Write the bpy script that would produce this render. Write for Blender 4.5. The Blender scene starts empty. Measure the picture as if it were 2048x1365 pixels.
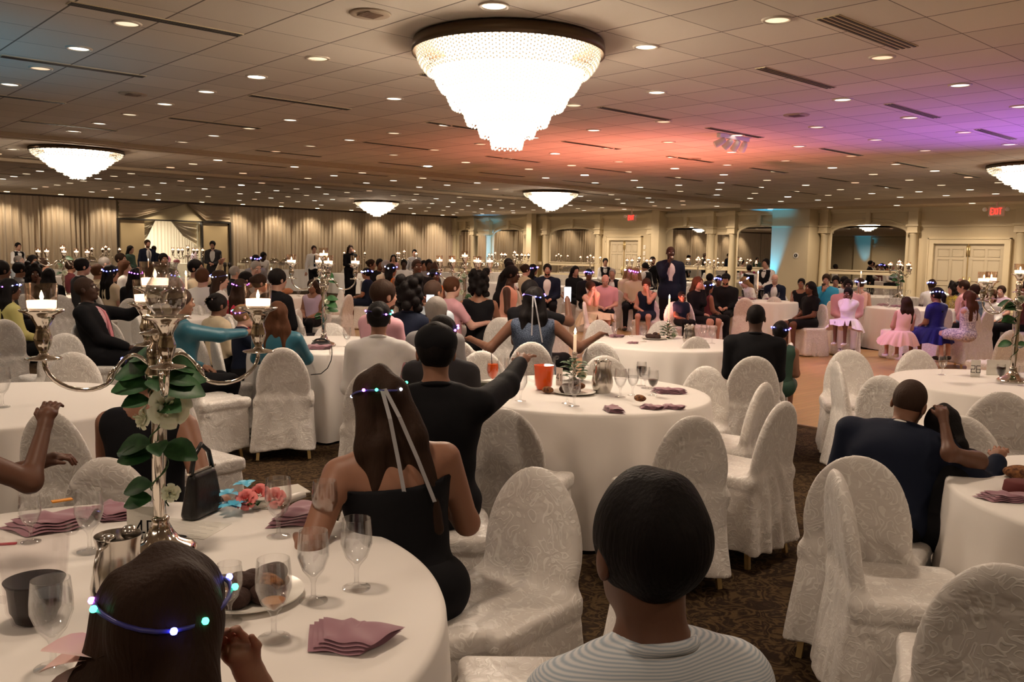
import bpy, math, random
import numpy as np
from mathutils import Vector, Matrix
PI = math.pi
scn = bpy.context.scene
COL = scn.collection
rnd = random.Random(7)

# ---------------------------------------------------------------- camera, world, exposure
EYE = 1.62
FOC, PX0, PY0 = 1755.0, 1024.0, 682.5
PITCH, ROLL, HEAD = math.radians(5.7), math.radians(1.05), math.radians(47.7)
fw = Vector((math.cos(HEAD) * math.cos(PITCH), math.sin(HEAD) * math.cos(PITCH), -math.sin(PITCH)))
rt = Vector((math.sin(HEAD), -math.cos(HEAD), 0.0))
up = rt.cross(fw)
RT = rt * math.cos(ROLL) + up * math.sin(ROLL)
UP = -rt * math.sin(ROLL) + up * math.cos(ROLL)
cd = bpy.data.cameras.new('camera')
cam = bpy.data.objects.new('camera', cd)
COL.objects.link(cam)
cam.matrix_world = Matrix(((RT.x, UP.x, -fw.x, 0), (RT.y, UP.y, -fw.y, 0), (RT.z, UP.z, -fw.z, EYE), (0, 0, 0, 1)))
cd.sensor_width = 36.0
cd.lens = 36.0 * FOC / 2048.0
cd.clip_start, cd.clip_end = 0.05, 200
cd.dof.use_dof = False
scn.camera = cam
w = bpy.data.worlds.new('world')
scn.world = w
w.use_nodes = True
w.node_tree.nodes['Background'].inputs[0].default_value = (0.9, 0.72, 0.5, 1)
w.node_tree.nodes['Background'].inputs[1].default_value = 0.05
scn.view_settings.view_transform = 'Standard'
scn.view_settings.look = 'None'
scn.view_settings.exposure = 0.66
scn.view_settings.gamma = 1.0
scn.cycles.use_denoising = True
scn.cycles.caustics_reflective = False
scn.cycles.caustics_refractive = False
scn.cycles.sample_clamp_indirect = 2.0
scn.cycles.max_bounces = 10
scn.cycles.diffuse_bounces = 4
scn.cycles.transparent_max_bounces = 32

def lamp(name, kind, loc, power, color, aim=None, **kw):
    l = bpy.data.lights.new(name, kind)
    l.energy = power
    l.color = color
    for k, v in kw.items():
        setattr(l, k, v)
    o = bpy.data.objects.new(name, l)
    o.location = loc
    if aim is not None:
        o.rotation_euler = (Vector(aim) - Vector(loc)).to_track_quat('-Z', 'Y').to_euler()
    COL.objects.link(o)
    return o

CEIL = 3.30
XW, YW = 26.0, 32.8
WARM = (1.0, 0.78, 0.59)
LATX = [-0.83 + 1.622 * i for i in range(17)]
LATY = [-1.22 + 1.18 * j for j in range(27)]
CHAND = [(4.8, 5.38), (4.84, 16.75), (4.95, 27.9), (16.8, 25.4), (16.83, 17.05), (16.9, 5.3)]
LP = dict(down=24.0)
for i in range(0, 16, 2):
    for j in range(0, 27, 3):
        x, y = LATX[i + (j // 3) % 2], LATY[j]
        if x < 25 and y < 32:
            lamp('downlight_lamp', 'SPOT', (x, y, CEIL - 0.03), LP['down'] * 3, WARM, (x, y, 0), spot_size=math.radians(165), spot_blend=0.9, shadow_soft_size=0.12)
# wall washers above the pleated drapes
WASH = [(7.1 + 1.6 * k, 32.0) for k in range(-3, 12)]
for x, y in WASH:
    lamp('wall_wash_lamp', 'SPOT', (x, y, CEIL - 0.05), 60, (1.0, 0.82, 0.58), (x, YW, 0.9), spot_size=math.radians(100), spot_blend=0.8, shadow_soft_size=0.06)
# coloured stage lighting thrown up on to the ceiling and over the dance floor
lamp('stage_lamp', 'SPOT', (13.5, 3.2, 0.22), 420, (0.36, 0.12, 1.0), (11.8, 4.2, CEIL), spot_size=math.radians(95), spot_blend=1.0, shadow_soft_size=0.06)
lamp('stage_lamp', 'SPOT', (11.0, 8.9, 0.22), 460, (1.0, 0.27, 0.20), (11.3, 9.4, CEIL), spot_size=math.radians(122), spot_blend=1.0, shadow_soft_size=0.06)  # added red ceiling wash, lamp kept out of view behind the taper table
lamp('stage_lamp', 'SPOT', (-0.6, 8.4, 0.22), 130, (0.05, 0.6, 1.0), (0.6, 9.0, CEIL), spot_size=math.radians(80), spot_blend=1.0, shadow_soft_size=0.06)
lamp('stage_lamp', 'SPOT', (10.75, 7.45, 3.08), 130, (0.62, 0.30, 1.0), (12.9, 5.4, 0.3), spot_size=math.radians(60), spot_blend=0.7, shadow_soft_size=0.04)
lamp('stage_lamp', 'SPOT', (10.55, 7.65, 3.08), 60, (1.0, 0.55, 0.75), (12.0, 11.0, 0.3), spot_size=math.radians(80), spot_blend=0.9, shadow_soft_size=0.04)

for k in range(8):  # unseen fill lamps added to brighten the left side reflected in the mirrors
    lamp('downlight_lamp', 'SPOT', (-3.5 - 3.0 * (k % 2), 2.0 + 3.8 * k, CEIL - 0.03), 280, WARM, (-3.5 - 3.0 * (k % 2), 2.0 + 3.8 * k, 0), spot_size=math.radians(165), spot_blend=0.9, shadow_soft_size=0.12)
for k in range(13):
    if k == 4: continue
    lamp('soffit_downlight_lamp', 'SPOT', (24.7, 7.2 + 2.0 * k, 3.12), 125, WARM, (24.9, 7.2 + 2.0 * k, 0), spot_size=math.radians(150), spot_blend=0.9, shadow_soft_size=0.08)

# ---------------------------------------------------------------- geometry of the view: a pixel of the photograph to a point in the room
def ray(x, y):
    return fw + RT * ((x - PX0) / FOC) + UP * ((PY0 - y) / FOC)
def at(x, y, z):
    d = ray(x, y)
    t = (z - EYE) / d.z
    if z < EYE: t = min(t if t > 0 else 99, 24.7 / d.x, 31.4 / d.y)
    return Vector((d.x * t, d.y * t, z))
def atd(x, y, dep):
    d = ray(x, y)
    return Vector((d.x * dep, d.y * dep, EYE + d.z * dep))
def pix(p):
    q = Vector(p) - Vector((0, 0, EYE))
    return PX0 + FOC * q.dot(RT) / q.dot(fw), PY0 - FOC * q.dot(UP) / q.dot(fw)
def depth(p):
    return (Vector(p) - Vector((0, 0, EYE))).dot(fw)

# ---------------------------------------------------------------- materials
MATS = {}
def mat(name, col=(0.8, 0.8, 0.8), rough=0.6, metal=0.0, spec=0.5, emit=None, estr=0.0, noise=None, bump=None, sheen=0.0, trans=0.0, ior=1.45, sub=0.0, coat=0.0, lit=True):
    if name in MATS:
        return MATS[name]
    m = bpy.data.materials.new(name)
    m.use_nodes = True
    nt = m.node_tree
    b = nt.nodes['Principled BSDF']
    I = b.inputs
    I['Base Color'].default_value = (*col, 1)
    I['Roughness'].default_value = rough
    I['Metallic'].default_value = metal
    I['Specular IOR Level'].default_value = spec
    I['IOR'].default_value = ior
    I['Transmission Weight'].default_value = trans
    I['Sheen Weight'].default_value = sheen
    I['Coat Weight'].default_value = coat
    I['Subsurface Weight'].default_value = sub
    if emit:
        I['Emission Color'].default_value = (*emit, 1)
        I['Emission Strength'].default_value = estr
        if not lit:
            m.cycles.emission_sampling = 'NONE'
    if noise or bump:
        tc = nt.nodes.new('ShaderNodeTexCoord')
    if noise:            # (scale, second colour, detail)
        n = nt.nodes.new('ShaderNodeTexNoise')
        n.inputs['Scale'].default_value = noise[0]
        n.inputs['Detail'].default_value = noise[2] if len(noise) > 2 else 4
        nt.links.new(tc.outputs['Object'], n.inputs['Vector'])
        r = nt.nodes.new('ShaderNodeValToRGB')
        r.color_ramp.elements[0].position, r.color_ramp.elements[1].position = 0.35, 0.65
        r.color_ramp.elements[0].color = (*col, 1)
        r.color_ramp.elements[1].color = (*noise[1], 1)
        nt.links.new(n.outputs['Fac'], r.inputs['Fac'])
        nt.links.new(r.outputs['Color'], I['Base Color'])
    if bump:             # (scale, strength, stretch)
        n = nt.nodes.new('ShaderNodeTexNoise')
        n.inputs['Scale'].default_value = bump[0]
        n.inputs['Detail'].default_value = 3
        if len(bump) > 2:
            mp = nt.nodes.new('ShaderNodeMapping')
            mp.inputs['Scale'].default_value = bump[2]
            nt.links.new(tc.outputs['Object'], mp.inputs['Vector'])
            nt.links.new(mp.outputs['Vector'], n.inputs['Vector'])
        else:
            nt.links.new(tc.outputs['Object'], n.inputs['Vector'])
        bp = nt.nodes.new('ShaderNodeBump')
        bp.inputs['Strength'].default_value = bump[1]
        bp.inputs['Distance'].default_value = 0.01
        nt.links.new(n.outputs['Fac'], bp.inputs['Height'])
        nt.links.new(bp.outputs['Normal'], I['Normal'])
    MATS[name] = m
    return m

def nd(nt, kind, **kw):
    n = nt.nodes.new(kind)
    for k, v in kw.items():
        if k.startswith('i_'):
            n.inputs[k[2:].replace('_', ' ')].default_value = v
        else:
            setattr(n, k, v)
    return n
def clear(name, tint=(1, 1, 1), gloss=0.035, edge=0.42):
    """thin clear glass: mostly lets light straight through, mirrors more at grazing angles"""
    if name in MATS:
        return MATS[name]
    m = bpy.data.materials.new(name)
    m.use_nodes = True
    nt = m.node_tree
    nt.nodes.remove(nt.nodes['Principled BSDF'])
    out = nt.nodes['Material Output']
    t = nd(nt, 'ShaderNodeBsdfTransparent')
    t.inputs[0].default_value = (*tint, 1)
    g = nd(nt, 'ShaderNodeBsdfGlossy')
    g.inputs['Roughness'].default_value = 0.03
    lw = nd(nt, 'ShaderNodeLayerWeight')
    lw.inputs['Blend'].default_value = 0.35
    mr = nd(nt, 'ShaderNodeMapRange')
    mr.inputs['To Min'].default_value = gloss
    mr.inputs['To Max'].default_value = edge
    nt.links.new(lw.outputs['Facing'], mr.inputs['Value'])
    mx = nd(nt, 'ShaderNodeMixShader')
    nt.links.new(mr.outputs[0], mx.inputs[0])
    nt.links.new(t.outputs[0], mx.inputs[1])
    nt.links.new(g.outputs[0], mx.inputs[2])
    nt.links.new(mx.outputs[0], out.inputs[0])
    MATS[name] = m
    return m

def damask():
    m = mat('damask', (0.78, 0.76, 0.70), rough=0.42, sheen=0.25)
    nt = m.node_tree
    b = nt.nodes['Principled BSDF']
    tc = nd(nt, 'ShaderNodeTexCoord')
    n1 = nd(nt, 'ShaderNodeTexNoise')
    n1.inputs['Scale'].default_value = 12
    n1.inputs['Detail'].default_value = 1.0
    n1.inputs['Distortion'].default_value = 1.6
    nt.links.new(tc.outputs['Object'], n1.inputs['Vector'])
    s = nd(nt, 'ShaderNodeMath', operation='MULTIPLY')
    s.inputs[1].default_value = 34
    nt.links.new(n1.outputs['Fac'], s.inputs[0])
    si = nd(nt, 'ShaderNodeMath', operation='SINE')
    nt.links.new(s.outputs[0], si.inputs[0])
    r = nd(nt, 'ShaderNodeMapRange')
    r.inputs['From Min'].default_value = 0.55
    r.inputs['From Max'].default_value = 0.85
    nt.links.new(si.outputs[0], r.inputs['Value'])
    mx = nd(nt, 'ShaderNodeMix', data_type='RGBA')
    mx.inputs['A'].default_value = (0.68, 0.64, 0.60, 1)
    mx.inputs['B'].default_value = (0.82, 0.79, 0.745, 1)
    nt.links.new(r.outputs[0], mx.inputs['Factor'])
    nt.links.new(mx.outputs['Result'], b.inputs['Base Color'])
    n2 = nd(nt, 'ShaderNodeTexNoise')
    n2.inputs['Scale'].default_value = 7
    n2.inputs['Detail'].default_value = 3
    n2.inputs['Distortion'].default_value = 0.8
    nt.links.new(tc.outputs['Object'], n2.inputs['Vector'])
    ad = nd(nt, 'ShaderNodeMath', operation='MULTIPLY_ADD')
    ad.inputs[1].default_value = 0.06
    nt.links.new(r.outputs[0], ad.inputs[0])
    nt.links.new(n2.outputs['Fac'], ad.inputs[2])
    bp = nd(nt, 'ShaderNodeBump')
    bp.inputs['Strength'].default_value = 0.55
    bp.inputs['Distance'].default_value = 0.03
    nt.links.new(ad.outputs[0], bp.inputs['Height'])
    nt.links.new(bp.outputs['Normal'], b.inputs['Normal'])
    return m
DAMASK = damask()
LINEN = mat('linen', (0.80, 0.76, 0.715), rough=0.75, sheen=0.15, bump=(9, 0.12))
GOLD = mat('gold_metal', (0.75, 0.58, 0.28), rough=0.35, metal=0.9)
SILVER = mat('silver', (0.78, 0.72, 0.64), rough=0.12, metal=1.0)
STEEL = mat('steel', (0.62, 0.58, 0.53), rough=0.22, metal=1.0)
GLASS = clear('clear_glass', edge=0.55)
ACRYL = clear('clear_acrylic', (0.96, 0.95, 0.95), 0.008, 0.14)
WATER = clear('water', (0.96, 0.97, 0.98), 0.03, 0.30)
COLA = mat('cola', (0.012, 0.005, 0.004), rough=0.2, spec=0.08)
ORANGE = mat('orange_drink', (0.95, 0.13, 0.01), rough=0.1, spec=0.4, sub=0.2)
MAUVE = mat('mauve_napkin', (0.31, 0.15, 0.19), rough=0.7, sheen=0.3)
LEAF = mat('leaf', (0.012, 0.06, 0.018), rough=0.45, noise=(30, (0.03, 0.11, 0.03)))
STEM = mat('stem', (0.03, 0.08, 0.02), rough=0.6)
PETAL = mat('petal', (0.78, 0.80, 0.62), rough=0.6, sub=0.1)
PINKPETAL = mat('pink_petal', (0.85, 0.25, 0.24), rough=0.6)
BLUERIB = mat('blue_ribbon', (0.10, 0.50, 0.75), rough=0.3)
WAX = mat('candle_wax_glow', (0.9, 0.82, 0.68), rough=0.5, emit=(1, 0.62, 0.35), estr=0.35, lit=False)  # flame light in the taper wax is put in as faint emission
GLOWWAX = mat('wax_flame_glow', (0.95, 0.88, 0.75), rough=0.5, emit=(1, 0.72, 0.48), estr=4.5, lit=False)  # votive wax emits to stand in for the flame shining through it
FLAME = mat('flame', (1, 0.8, 0.5), emit=(1, 0.78, 0.48), estr=14, lit=False)
BLACK = mat('black_cloth', (0.008, 0.008, 0.010), rough=0.75, spec=0.12, bump=(14, 0.25))
NAVY = mat('navy_cloth', (0.010, 0.014, 0.030), rough=0.7, spec=0.12, bump=(14, 0.2))
CHAR = mat('charcoal_cloth', (0.035, 0.033, 0.036), rough=0.75, spec=0.12)
WHITEC = mat('white_cloth', (0.72, 0.70, 0.68), rough=0.75, bump=(12, 0.3))
CREAM = mat('cream_cloth', (0.62, 0.52, 0.36), rough=0.7, bump=(12, 0.3))
PINKC = mat('pink_cloth', (0.62, 0.33, 0.38), rough=0.7, bump=(12, 0.3))
BLUSH = mat('blush_tulle', (0.80, 0.52, 0.46), rough=0.7, sheen=0.6)
TULLE = mat('white_tulle', (0.80, 0.74, 0.80), rough=0.7, sheen=0.6)
TEALC = mat('teal_cloth', (0.008, 0.10, 0.15), rough=0.45, bump=(14, 0.3), sheen=0.2)
TURQ = mat('turquoise_cloth', (0.02, 0.28, 0.48), rough=0.7)
REDC = mat('red_cloth', (0.45, 0.02, 0.05), rough=0.7)
MAROON = mat('maroon_cloth', (0.10, 0.015, 0.02), rough=0.7)
GREENC = mat('green_cloth', (0.02, 0.06, 0.04), rough=0.7)
YELLOWC = mat('yellow_cloth', (0.50, 0.38, 0.04), rough=0.7, noise=(40, (0.05, 0.04, 0.03)))
PALEYEL = mat('pale_yellow_cloth', (0.55, 0.50, 0.18), rough=0.7)
FLORAL = mat('floral_cloth', (0.70, 0.66, 0.68), rough=0.7, noise=(16, (0.30, 0.20, 0.38), 1))
SPECK = mat('speckled_cloth', (0.70, 0.66, 0.66), rough=0.7, noise=(45, (0.25, 0.22, 0.30), 1))
PATBLUE = mat('patterned_blue_cloth', (0.03, 0.08, 0.18), rough=0.7, noise=(45, (0.30, 0.38, 0.45), 2))
SEQUIN = mat('sequin_cloth', (0.012, 0.022, 0.05), rough=0.35, metal=0.5, bump=(160, 0.9), noise=(150, (0.09, 0.12, 0.18), 1))
ROYAL = mat('royal_sequin_cloth', (0.012, 0.014, 0.20), rough=0.3, metal=0.4, bump=(160, 0.7))
GREYC = mat('grey_cloth', (0.22, 0.21, 0.22), rough=0.75)
LTBLUE = mat('light_blue_cloth', (0.45, 0.52, 0.60), rough=0.7, bump=(12, 0.3))
LAVC = mat('lavender_cloth', (0.50, 0.38, 0.50), rough=0.7)
ORC = mat('orange_cloth', (0.75, 0.20, 0.02), rough=0.7)
PEACH = mat('peach_satin', (0.75, 0.40, 0.30), rough=0.4)
def skin(k):
    c = dict(dark=(0.060, 0.026, 0.016), brown=(0.13, 0.058, 0.034), tan=(0.27, 0.130, 0.080), light=(0.46, 0.25, 0.18), fair=(0.56, 0.33, 0.26))[k]
    return mat('skin_' + k, c, rough=0.5, spec=0.4, sub=0.08)
def hairm(k):
    c = dict(black=(0.008, 0.006, 0.006), brown=(0.030, 0.015, 0.009), chestnut=(0.075, 0.030, 0.014), blonde=(0.26, 0.15, 0.07), grey=(0.28, 0.25, 0.23), stubble=(0.05, 0.028, 0.020))[k]
    return mat('hair_' + k, c, rough=0.65, spec=0.15, bump=(34, 0.35, (4.0, 4.0, 0.5)))
def glow(name, col, st):
    return mat(name, col, emit=col, estr=st, lit=False)
LEDM = [glow('led_blue', (0.12, 0.14, 1.0), 9), glow('led_violet', (0.55, 0.12, 1.0), 7), glow('led_green', (0.05, 0.8, 0.35), 5), glow('led_white', (0.75, 0.8, 1.0), 7)]

# ---------------------------------------------------------------- mesh helpers
def tag(o, label=None, cat=None, group=None, kind=None):
    if label: o['label'] = label
    if cat: o['category'] = cat
    if group: o['group'] = group
    if kind: o['kind'] = kind
    return o
def thing(name, label, cat, loc=(0, 0, 0), rz=0.0, group=None):
    o = bpy.data.objects.new(name, None)
    o.empty_display_size = 0.1
    COL.objects.link(o)
    o.location = loc
    o.rotation_euler = (0, 0, rz)
    return tag(o, label, cat, group)
def mesh(name, v, f, m=None, smooth=True):
    me = bpy.data.meshes.new(name)
    v = np.asarray(v, dtype=np.float32).reshape(-1, 3)
    if isinstance(f, np.ndarray) and len(f):
        k = f.shape[1]
        me.vertices.add(len(v)); me.vertices.foreach_set('co', v.ravel())
        me.loops.add(f.size); me.loops.foreach_set('vertex_index', f.astype(np.int32).ravel())
        me.polygons.add(len(f))
        me.polygons.foreach_set('loop_start', np.arange(0, f.size, k, dtype=np.int32))
        me.update(calc_edges=True)
    else:
        me.from_pydata([tuple(map(float, p)) for p in v], [], f)
    if m: me.materials.append(m)
    if smooth is True:
        me.polygons.foreach_set('use_smooth', np.ones(len(me.polygons), dtype=bool))
    elif smooth:
        me.polygons.foreach_set('use_smooth', np.ones(len(me.polygons), dtype=bool))
        me.set_sharp_from_angle(angle=smooth)
    return me
def put(name, me, parent=None, loc=None, rz=None, m=None):
    o = bpy.data.objects.new(name, me)
    COL.objects.link(o)
    if parent is not None: o.parent = parent
    if loc is not None: o.location = loc
    if rz is not None: o.rotation_euler = (0, 0, rz)
    if m is not None:
        o.material_slots[0].link = 'OBJECT'
        o.material_slots[0].material = m
    return o
class MB:
    """collects boxes, lathes and tubes into one mesh"""
    def __init__(s): s.v, s.f, s.mi, s.mats = [], [], [], []
    def add(s, v, f, m=None):
        k = len(s.v); s.v += [tuple(map(float, p)) for p in v]; s.f += [tuple(i + k for i in q) for q in f]
        if m is not None and m not in s.mats: s.mats.append(m)
        s.mi += [s.mats.index(m) if m is not None else 0] * len(f)
        return s
    def box(s, a, b, m=None, M=None):
        x0, y0, z0 = a; x1, y1, z1 = b
        v = [(x0, y0, z0), (x1, y0, z0), (x1, y1, z0), (x0, y1, z0), (x0, y0, z1), (x1, y0, z1), (x1, y1, z1), (x0, y1, z1)]
        if M is not None: v = [M @ Vector(p) for p in v]
        return s.add(v, [(0, 3, 2, 1), (4, 5, 6, 7), (0, 1, 5, 4), (1, 2, 6, 5), (2, 3, 7, 6), (3, 0, 4, 7)], m)
    def lathe(s, prof, n=24, c=(0, 0, 0), m=None, M=None, wob=None):
        v, f = [], []
        for i, (r, z) in enumerate(prof):
            for k in range(n):
                a = 2 * PI * k / n
                rr = r * (wob(a, z) if wob else 1)
                v.append(Vector((c[0] + rr * math.cos(a), c[1] + rr * math.sin(a), c[2] + z)))
        for i in range(len(prof) - 1):
            for k in range(n):
                k2 = (k + 1) % n
                f.append((i * n + k, i * n + k2, (i + 1) * n + k2, (i + 1) * n + k))
        if prof[0][0] > 1e-5: f.append(tuple(range(n))[::-1])
        if prof[-1][0] > 1e-5 : f.append(tuple((len(prof) - 1) * n + k for k in range(n)))
        if M is not None: v = [M @ p for p in v]
        return s.add(v, f, m)
    def shell(s, prof, n=24, c=(0, 0, 0), m=None):
        v, f = [], []
        for (r, z) in prof:
            for k in range(n):
                a = 2 * PI * k / n
                v.append((c[0] + r * math.cos(a), c[1] + r * math.sin(a), c[2] + z))
        for i in range(len(prof) - 1):
            for k in range(n):
                k2 = (k + 1) % n
                f.append((i * n + k, i * n + k2, (i + 1) * n + k2, (i + 1) * n + k))
        return s.add(v, f, m)
    def tube(s, pts, r, n=8, m=None, cap=True):
        pts = [Vector(p) for p in pts]
        rs = r if isinstance(r, (list, tuple)) else [r] * len(pts)
        v, f = [], []
        prev = None
        for i, p in enumerate(pts):
            t = (pts[min(i + 1, len(pts) - 1)] - pts[max(i - 1, 0)]).normalized()
            if prev is None:
                a = t.orthogonal().normalized()
            else:
                a = (prev - t * prev.dot(t))
                a = a.normalized() if a.length > 1e-6 else t.orthogonal().normalized()
            prev = a
            b = t.cross(a)
            for k in range(n):
                an = 2 * PI * k / n
                v.append(p + (a * math.cos(an) + b * math.sin(an)) * rs[i])
        for i in range(len(pts) - 1):
            for k in range(n):
                k2 = (k + 1) % n
                f.append((i * n + k, i * n + k2, (i + 1) * n + k2, (i + 1) * n + k))
        if cap:
            f.append(tuple(range(n))[::-1]); f.append(tuple((len(pts) - 1) * n + k for k in range(n)))
        return s.add(v, f, m)
    def ball(s, c, r, n=10, m=None):
        rr = r if isinstance(r, (tuple, list)) else (r, r, r)
        h = n // 2
        v, f = [(c[0], c[1], c[2] - rr[2])], []
        for i in range(1, h):
            ph = -PI / 2 + PI * i / h
            for k in range(n):
                a = 2 * PI * k / n
                v.append((c[0] + rr[0] * math.cos(ph) * math.cos(a), c[1] + rr[1] * math.cos(ph) * math.sin(a), c[2] + rr[2] * math.sin(ph)))
        v.append((c[0], c[1], c[2] + rr[2]))
        for k in range(n):
            k2 = (k + 1) % n
            f.append((0, 1 + k2, 1 + k))
            for i in range(h - 2):
                f.append((1 + i * n + k, 1 + i * n + k2, 1 + (i + 1) * n + k2, 1 + (i + 1) * n + k))
            f.append((1 + (h - 2) * n + k, 1 + (h - 2) * n + k2, len(v) - 1))
        return s.add(v, f, m)
    def me(s, name, m=None, smooth=True):
        me = mesh(name, s.v, s.f, None, smooth)
        for x in (s.mats or [m]): me.materials.append(x)
        if len(s.mats) > 1: me.polygons.foreach_set('material_index', np.array(s.mi, dtype=np.int32))
        return me
    def obj(s, name, m=None, parent=None, smooth=True, **kw):
        return put(name, s.me(name, m, smooth), parent, **kw)

# ---------------------------------------------------------------- distance fields turned into one continuous surface
def _rot(ax):
    return np.array(ax, dtype=np.float32)
class Field:
    def __init__(s, v): s.p, s.v = [], v
    def cone(s, a, b, ra, rb, k=0.02): s.p.append(('c', np.array(a, float), np.array(b, float), ra, rb, k)); return s
    def ell(s, c, r, R=None, k=0.02): s.p.append(('e', np.array(c, float), np.array(r, float), R, k)); return s
    def cut(s, c, r, R=None, k=0.01): s.p.append(('x', np.array(c, float), np.array(r, float), R, k)); return s
    def plane(s, n, d): s.p.append(('h', np.array(n, float), d)); return s   # keep n.p < d
    def fn(s, fun): s.p.append(('f', fun)); return s
    def build(s, name, m=None):
        V, F = s.raw()
        return mesh(name, V, F, m, True)
    def raw(s):
        v = s.v
        lo, hi = np.full(3, 1e9), np.full(3, -1e9)
        for p in s.p:
            if p[0] == 'c':
                r = max(p[3], p[4]); a, b = np.minimum(p[1], p[2]) - r, np.maximum(p[1], p[2]) + r
            elif p[0] == 'e':
                r = max(p[2]); a, b = p[1] - r, p[1] + r
            else: continue
            lo, hi = np.minimum(lo, a), np.maximum(hi, b)
        lo -= 3 * v; hi += 3 * v
        n = np.ceil((hi - lo) / v).astype(int) + 1
        ax = [lo[i] + v * np.arange(n[i]) for i in range(3)]
        D = np.full(n, 0.5, dtype=np.float32)
        for p in s.p:
            if p[0] in 'cex':
                k = p[-1]; mg = k + 3 * v + 0.01
                if p[0] == 'c':
                    r = max(p[3], p[4]); a, b = np.minimum(p[1], p[2]) - r - mg, np.maximum(p[1], p[2]) + r + mg
                else:
                    r = max(p[2]); a, b = p[1] - r - mg, p[1] + r + mg
                i0 = np.clip(np.floor((a - lo) / v).astype(int), 0, n); i1 = np.clip(np.ceil((b - lo) / v).astype(int) + 1, 0, n)
                if (i1 <= i0).any(): continue
                X, Y, Z = np.meshgrid(ax[0][i0[0]:i1[0]], ax[1][i0[1]:i1[1]], ax[2][i0[2]:i1[2]], indexing='ij', sparse=True)
                sl = tuple(slice(i0[j], i1[j]) for j in range(3))
                if p[0] == 'c':
                    ba = p[2] - p[1]; L2 = max(float(ba @ ba), 1e-9)
                    px, py, pz = X - p[1][0], Y - p[1][1], Z - p[1][2]
                    t = np.clip((px * ba[0] + py * ba[1] + pz * ba[2]) / L2, 0, 1)
                    d = np.sqrt((px - t * ba[0]) ** 2 + (py - t * ba[1]) ** 2 + (pz - t * ba[2]) ** 2) - (p[3] + (p[4] - p[3]) * t)
                else:
                    px, py, pz = X - p[1][0], Y - p[1][1], Z - p[1][2]
                    if p[3] is not None:
                        R = p[3]
                        px, py, pz = (px * R[0][0] + py * R[1][0] + pz * R[2][0], px * R[0][1] + py * R[1][1] + pz * R[2][1], px * R[0][2] + py * R[1][2] + pz * R[2][2])
                    rr = p[2]
                    k0 = np.sqrt((px / rr[0]) ** 2 + (py / rr[1]) ** 2 + (pz / rr[2]) ** 2)
                    k1 = np.sqrt((px / rr[0] ** 2) ** 2 + (py / rr[1] ** 2) ** 2 + (pz / rr[2] ** 2) ** 2)
                    d = k0 * (k0 - 1) / np.maximum(k1, 1e-6)
                A = D[sl]
                if p[0] == 'x':
                    D[sl] = np.maximum(A, -d)
                else:
                    h = np.maximum(k - np.abs(A - d), 0) / max(k, 1e-6)
                    D[sl] = np.minimum(A, d) - h * h * k * 0.25
            elif p[0] == 'h':
                X, Y, Z = np.meshgrid(*ax, indexing='ij', sparse=True)
                D = np.maximum(D, (X * p[1][0] + Y * p[1][1] + Z * p[1][2] - p[2]).astype(np.float32))
            elif p[0] == 'f':
                X, Y, Z = np.meshgrid(*ax, indexing='ij', sparse=True)
                D = p[1](D, X, Y, Z).astype(np.float32)
        D[0], D[-1] = 0.5, 0.5; D[:, 0], D[:, -1] = 0.5, 0.5; D[:, :, 0], D[:, :, -1] = 0.5, 0.5
        return nets(D, lo, v)
def nets(D, lo, v):
    S = D < 0
    nx, ny, nz = D.shape
    c = np.zeros((nx - 1, ny - 1, nz - 1), dtype=np.uint8)
    for i in (0, 1):
        for j in (0, 1):
            for k in (0, 1):
                c += S[i:nx - 1 + i, j:ny - 1 + j, k:nz - 1 + k]
    I, J, K = np.nonzero((c > 0) & (c < 8))
    idx = np.full(c.shape, -1, dtype=np.int64)
    idx[I, J, K] = np.arange(len(I))
    P = np.zeros((len(I), 3)); N = np.zeros(len(I))
    cs = [(0, 0, 0), (1, 0, 0), (0, 1, 0), (1, 1, 0), (0, 0, 1), (1, 0, 1), (0, 1, 1), (1, 1, 1)]
    val = {q: D[I + q[0], J + q[1], K + q[2]] for q in cs}
    for a in cs:
        for ax_ in range(3):
            if a[ax_] == 0:
                b = list(a); b[ax_] = 1; b = tuple(b)
                va, vb = val[a], val[b]
                m = (va < 0) != (vb < 0)
                t = np.where(m, va / np.where(m, va - vb, 1), 0)
                q = np.array(a, float)[None, :].repeat(len(I), 0)
                q[:, ax_] += t
                P += q * m[:, None]; N += m
    P = P / np.maximum(N, 1)[:, None] + np.stack([I, J, K], 1)
    V = lo + P * v
    F = []
    s0 = S[:-1, 1:-1, 1:-1] != S[1:, 1:-1, 1:-1]; i, j, k = np.nonzero(s0); fl = S[:-1, 1:-1, 1:-1][i, j, k]
    q = np.stack([idx[i, j, k], idx[i, j + 1, k], idx[i, j + 1, k + 1], idx[i, j, k + 1]], 1); q[~fl] = q[~fl][:, ::-1]; F.append(q)
    s0 = S[1:-1, :-1, 1:-1] != S[1:-1, 1:, 1:-1]; i, j, k = np.nonzero(s0); fl = S[1:-1, :-1, 1:-1][i, j, k]
    q = np.stack([idx[i, j, k], idx[i, j, k + 1], idx[i + 1, j, k + 1], idx[i + 1, j, k]], 1); q[~fl] = q[~fl][:, ::-1]; F.append(q)
    s0 = S[1:-1, 1:-1, :-1] != S[1:-1, 1:-1, 1:]; i, j, k = np.nonzero(s0); fl = S[1:-1, 1:-1, :-1][i, j, k]
    q = np.stack([idx[i, j, k], idx[i + 1, j, k], idx[i + 1, j + 1, k], idx[i, j + 1, k]], 1); q[~fl] = q[~fl][:, ::-1]; F.append(q)
    F = np.concatenate(F)
    return V, F[(F >= 0).all(1)]
# ================================================================ the room
def struct(name, mb, m=None, smooth=False):
    o = mb.obj(name, m, smooth=smooth)
    o['kind'] = 'structure'
    return o

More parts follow.
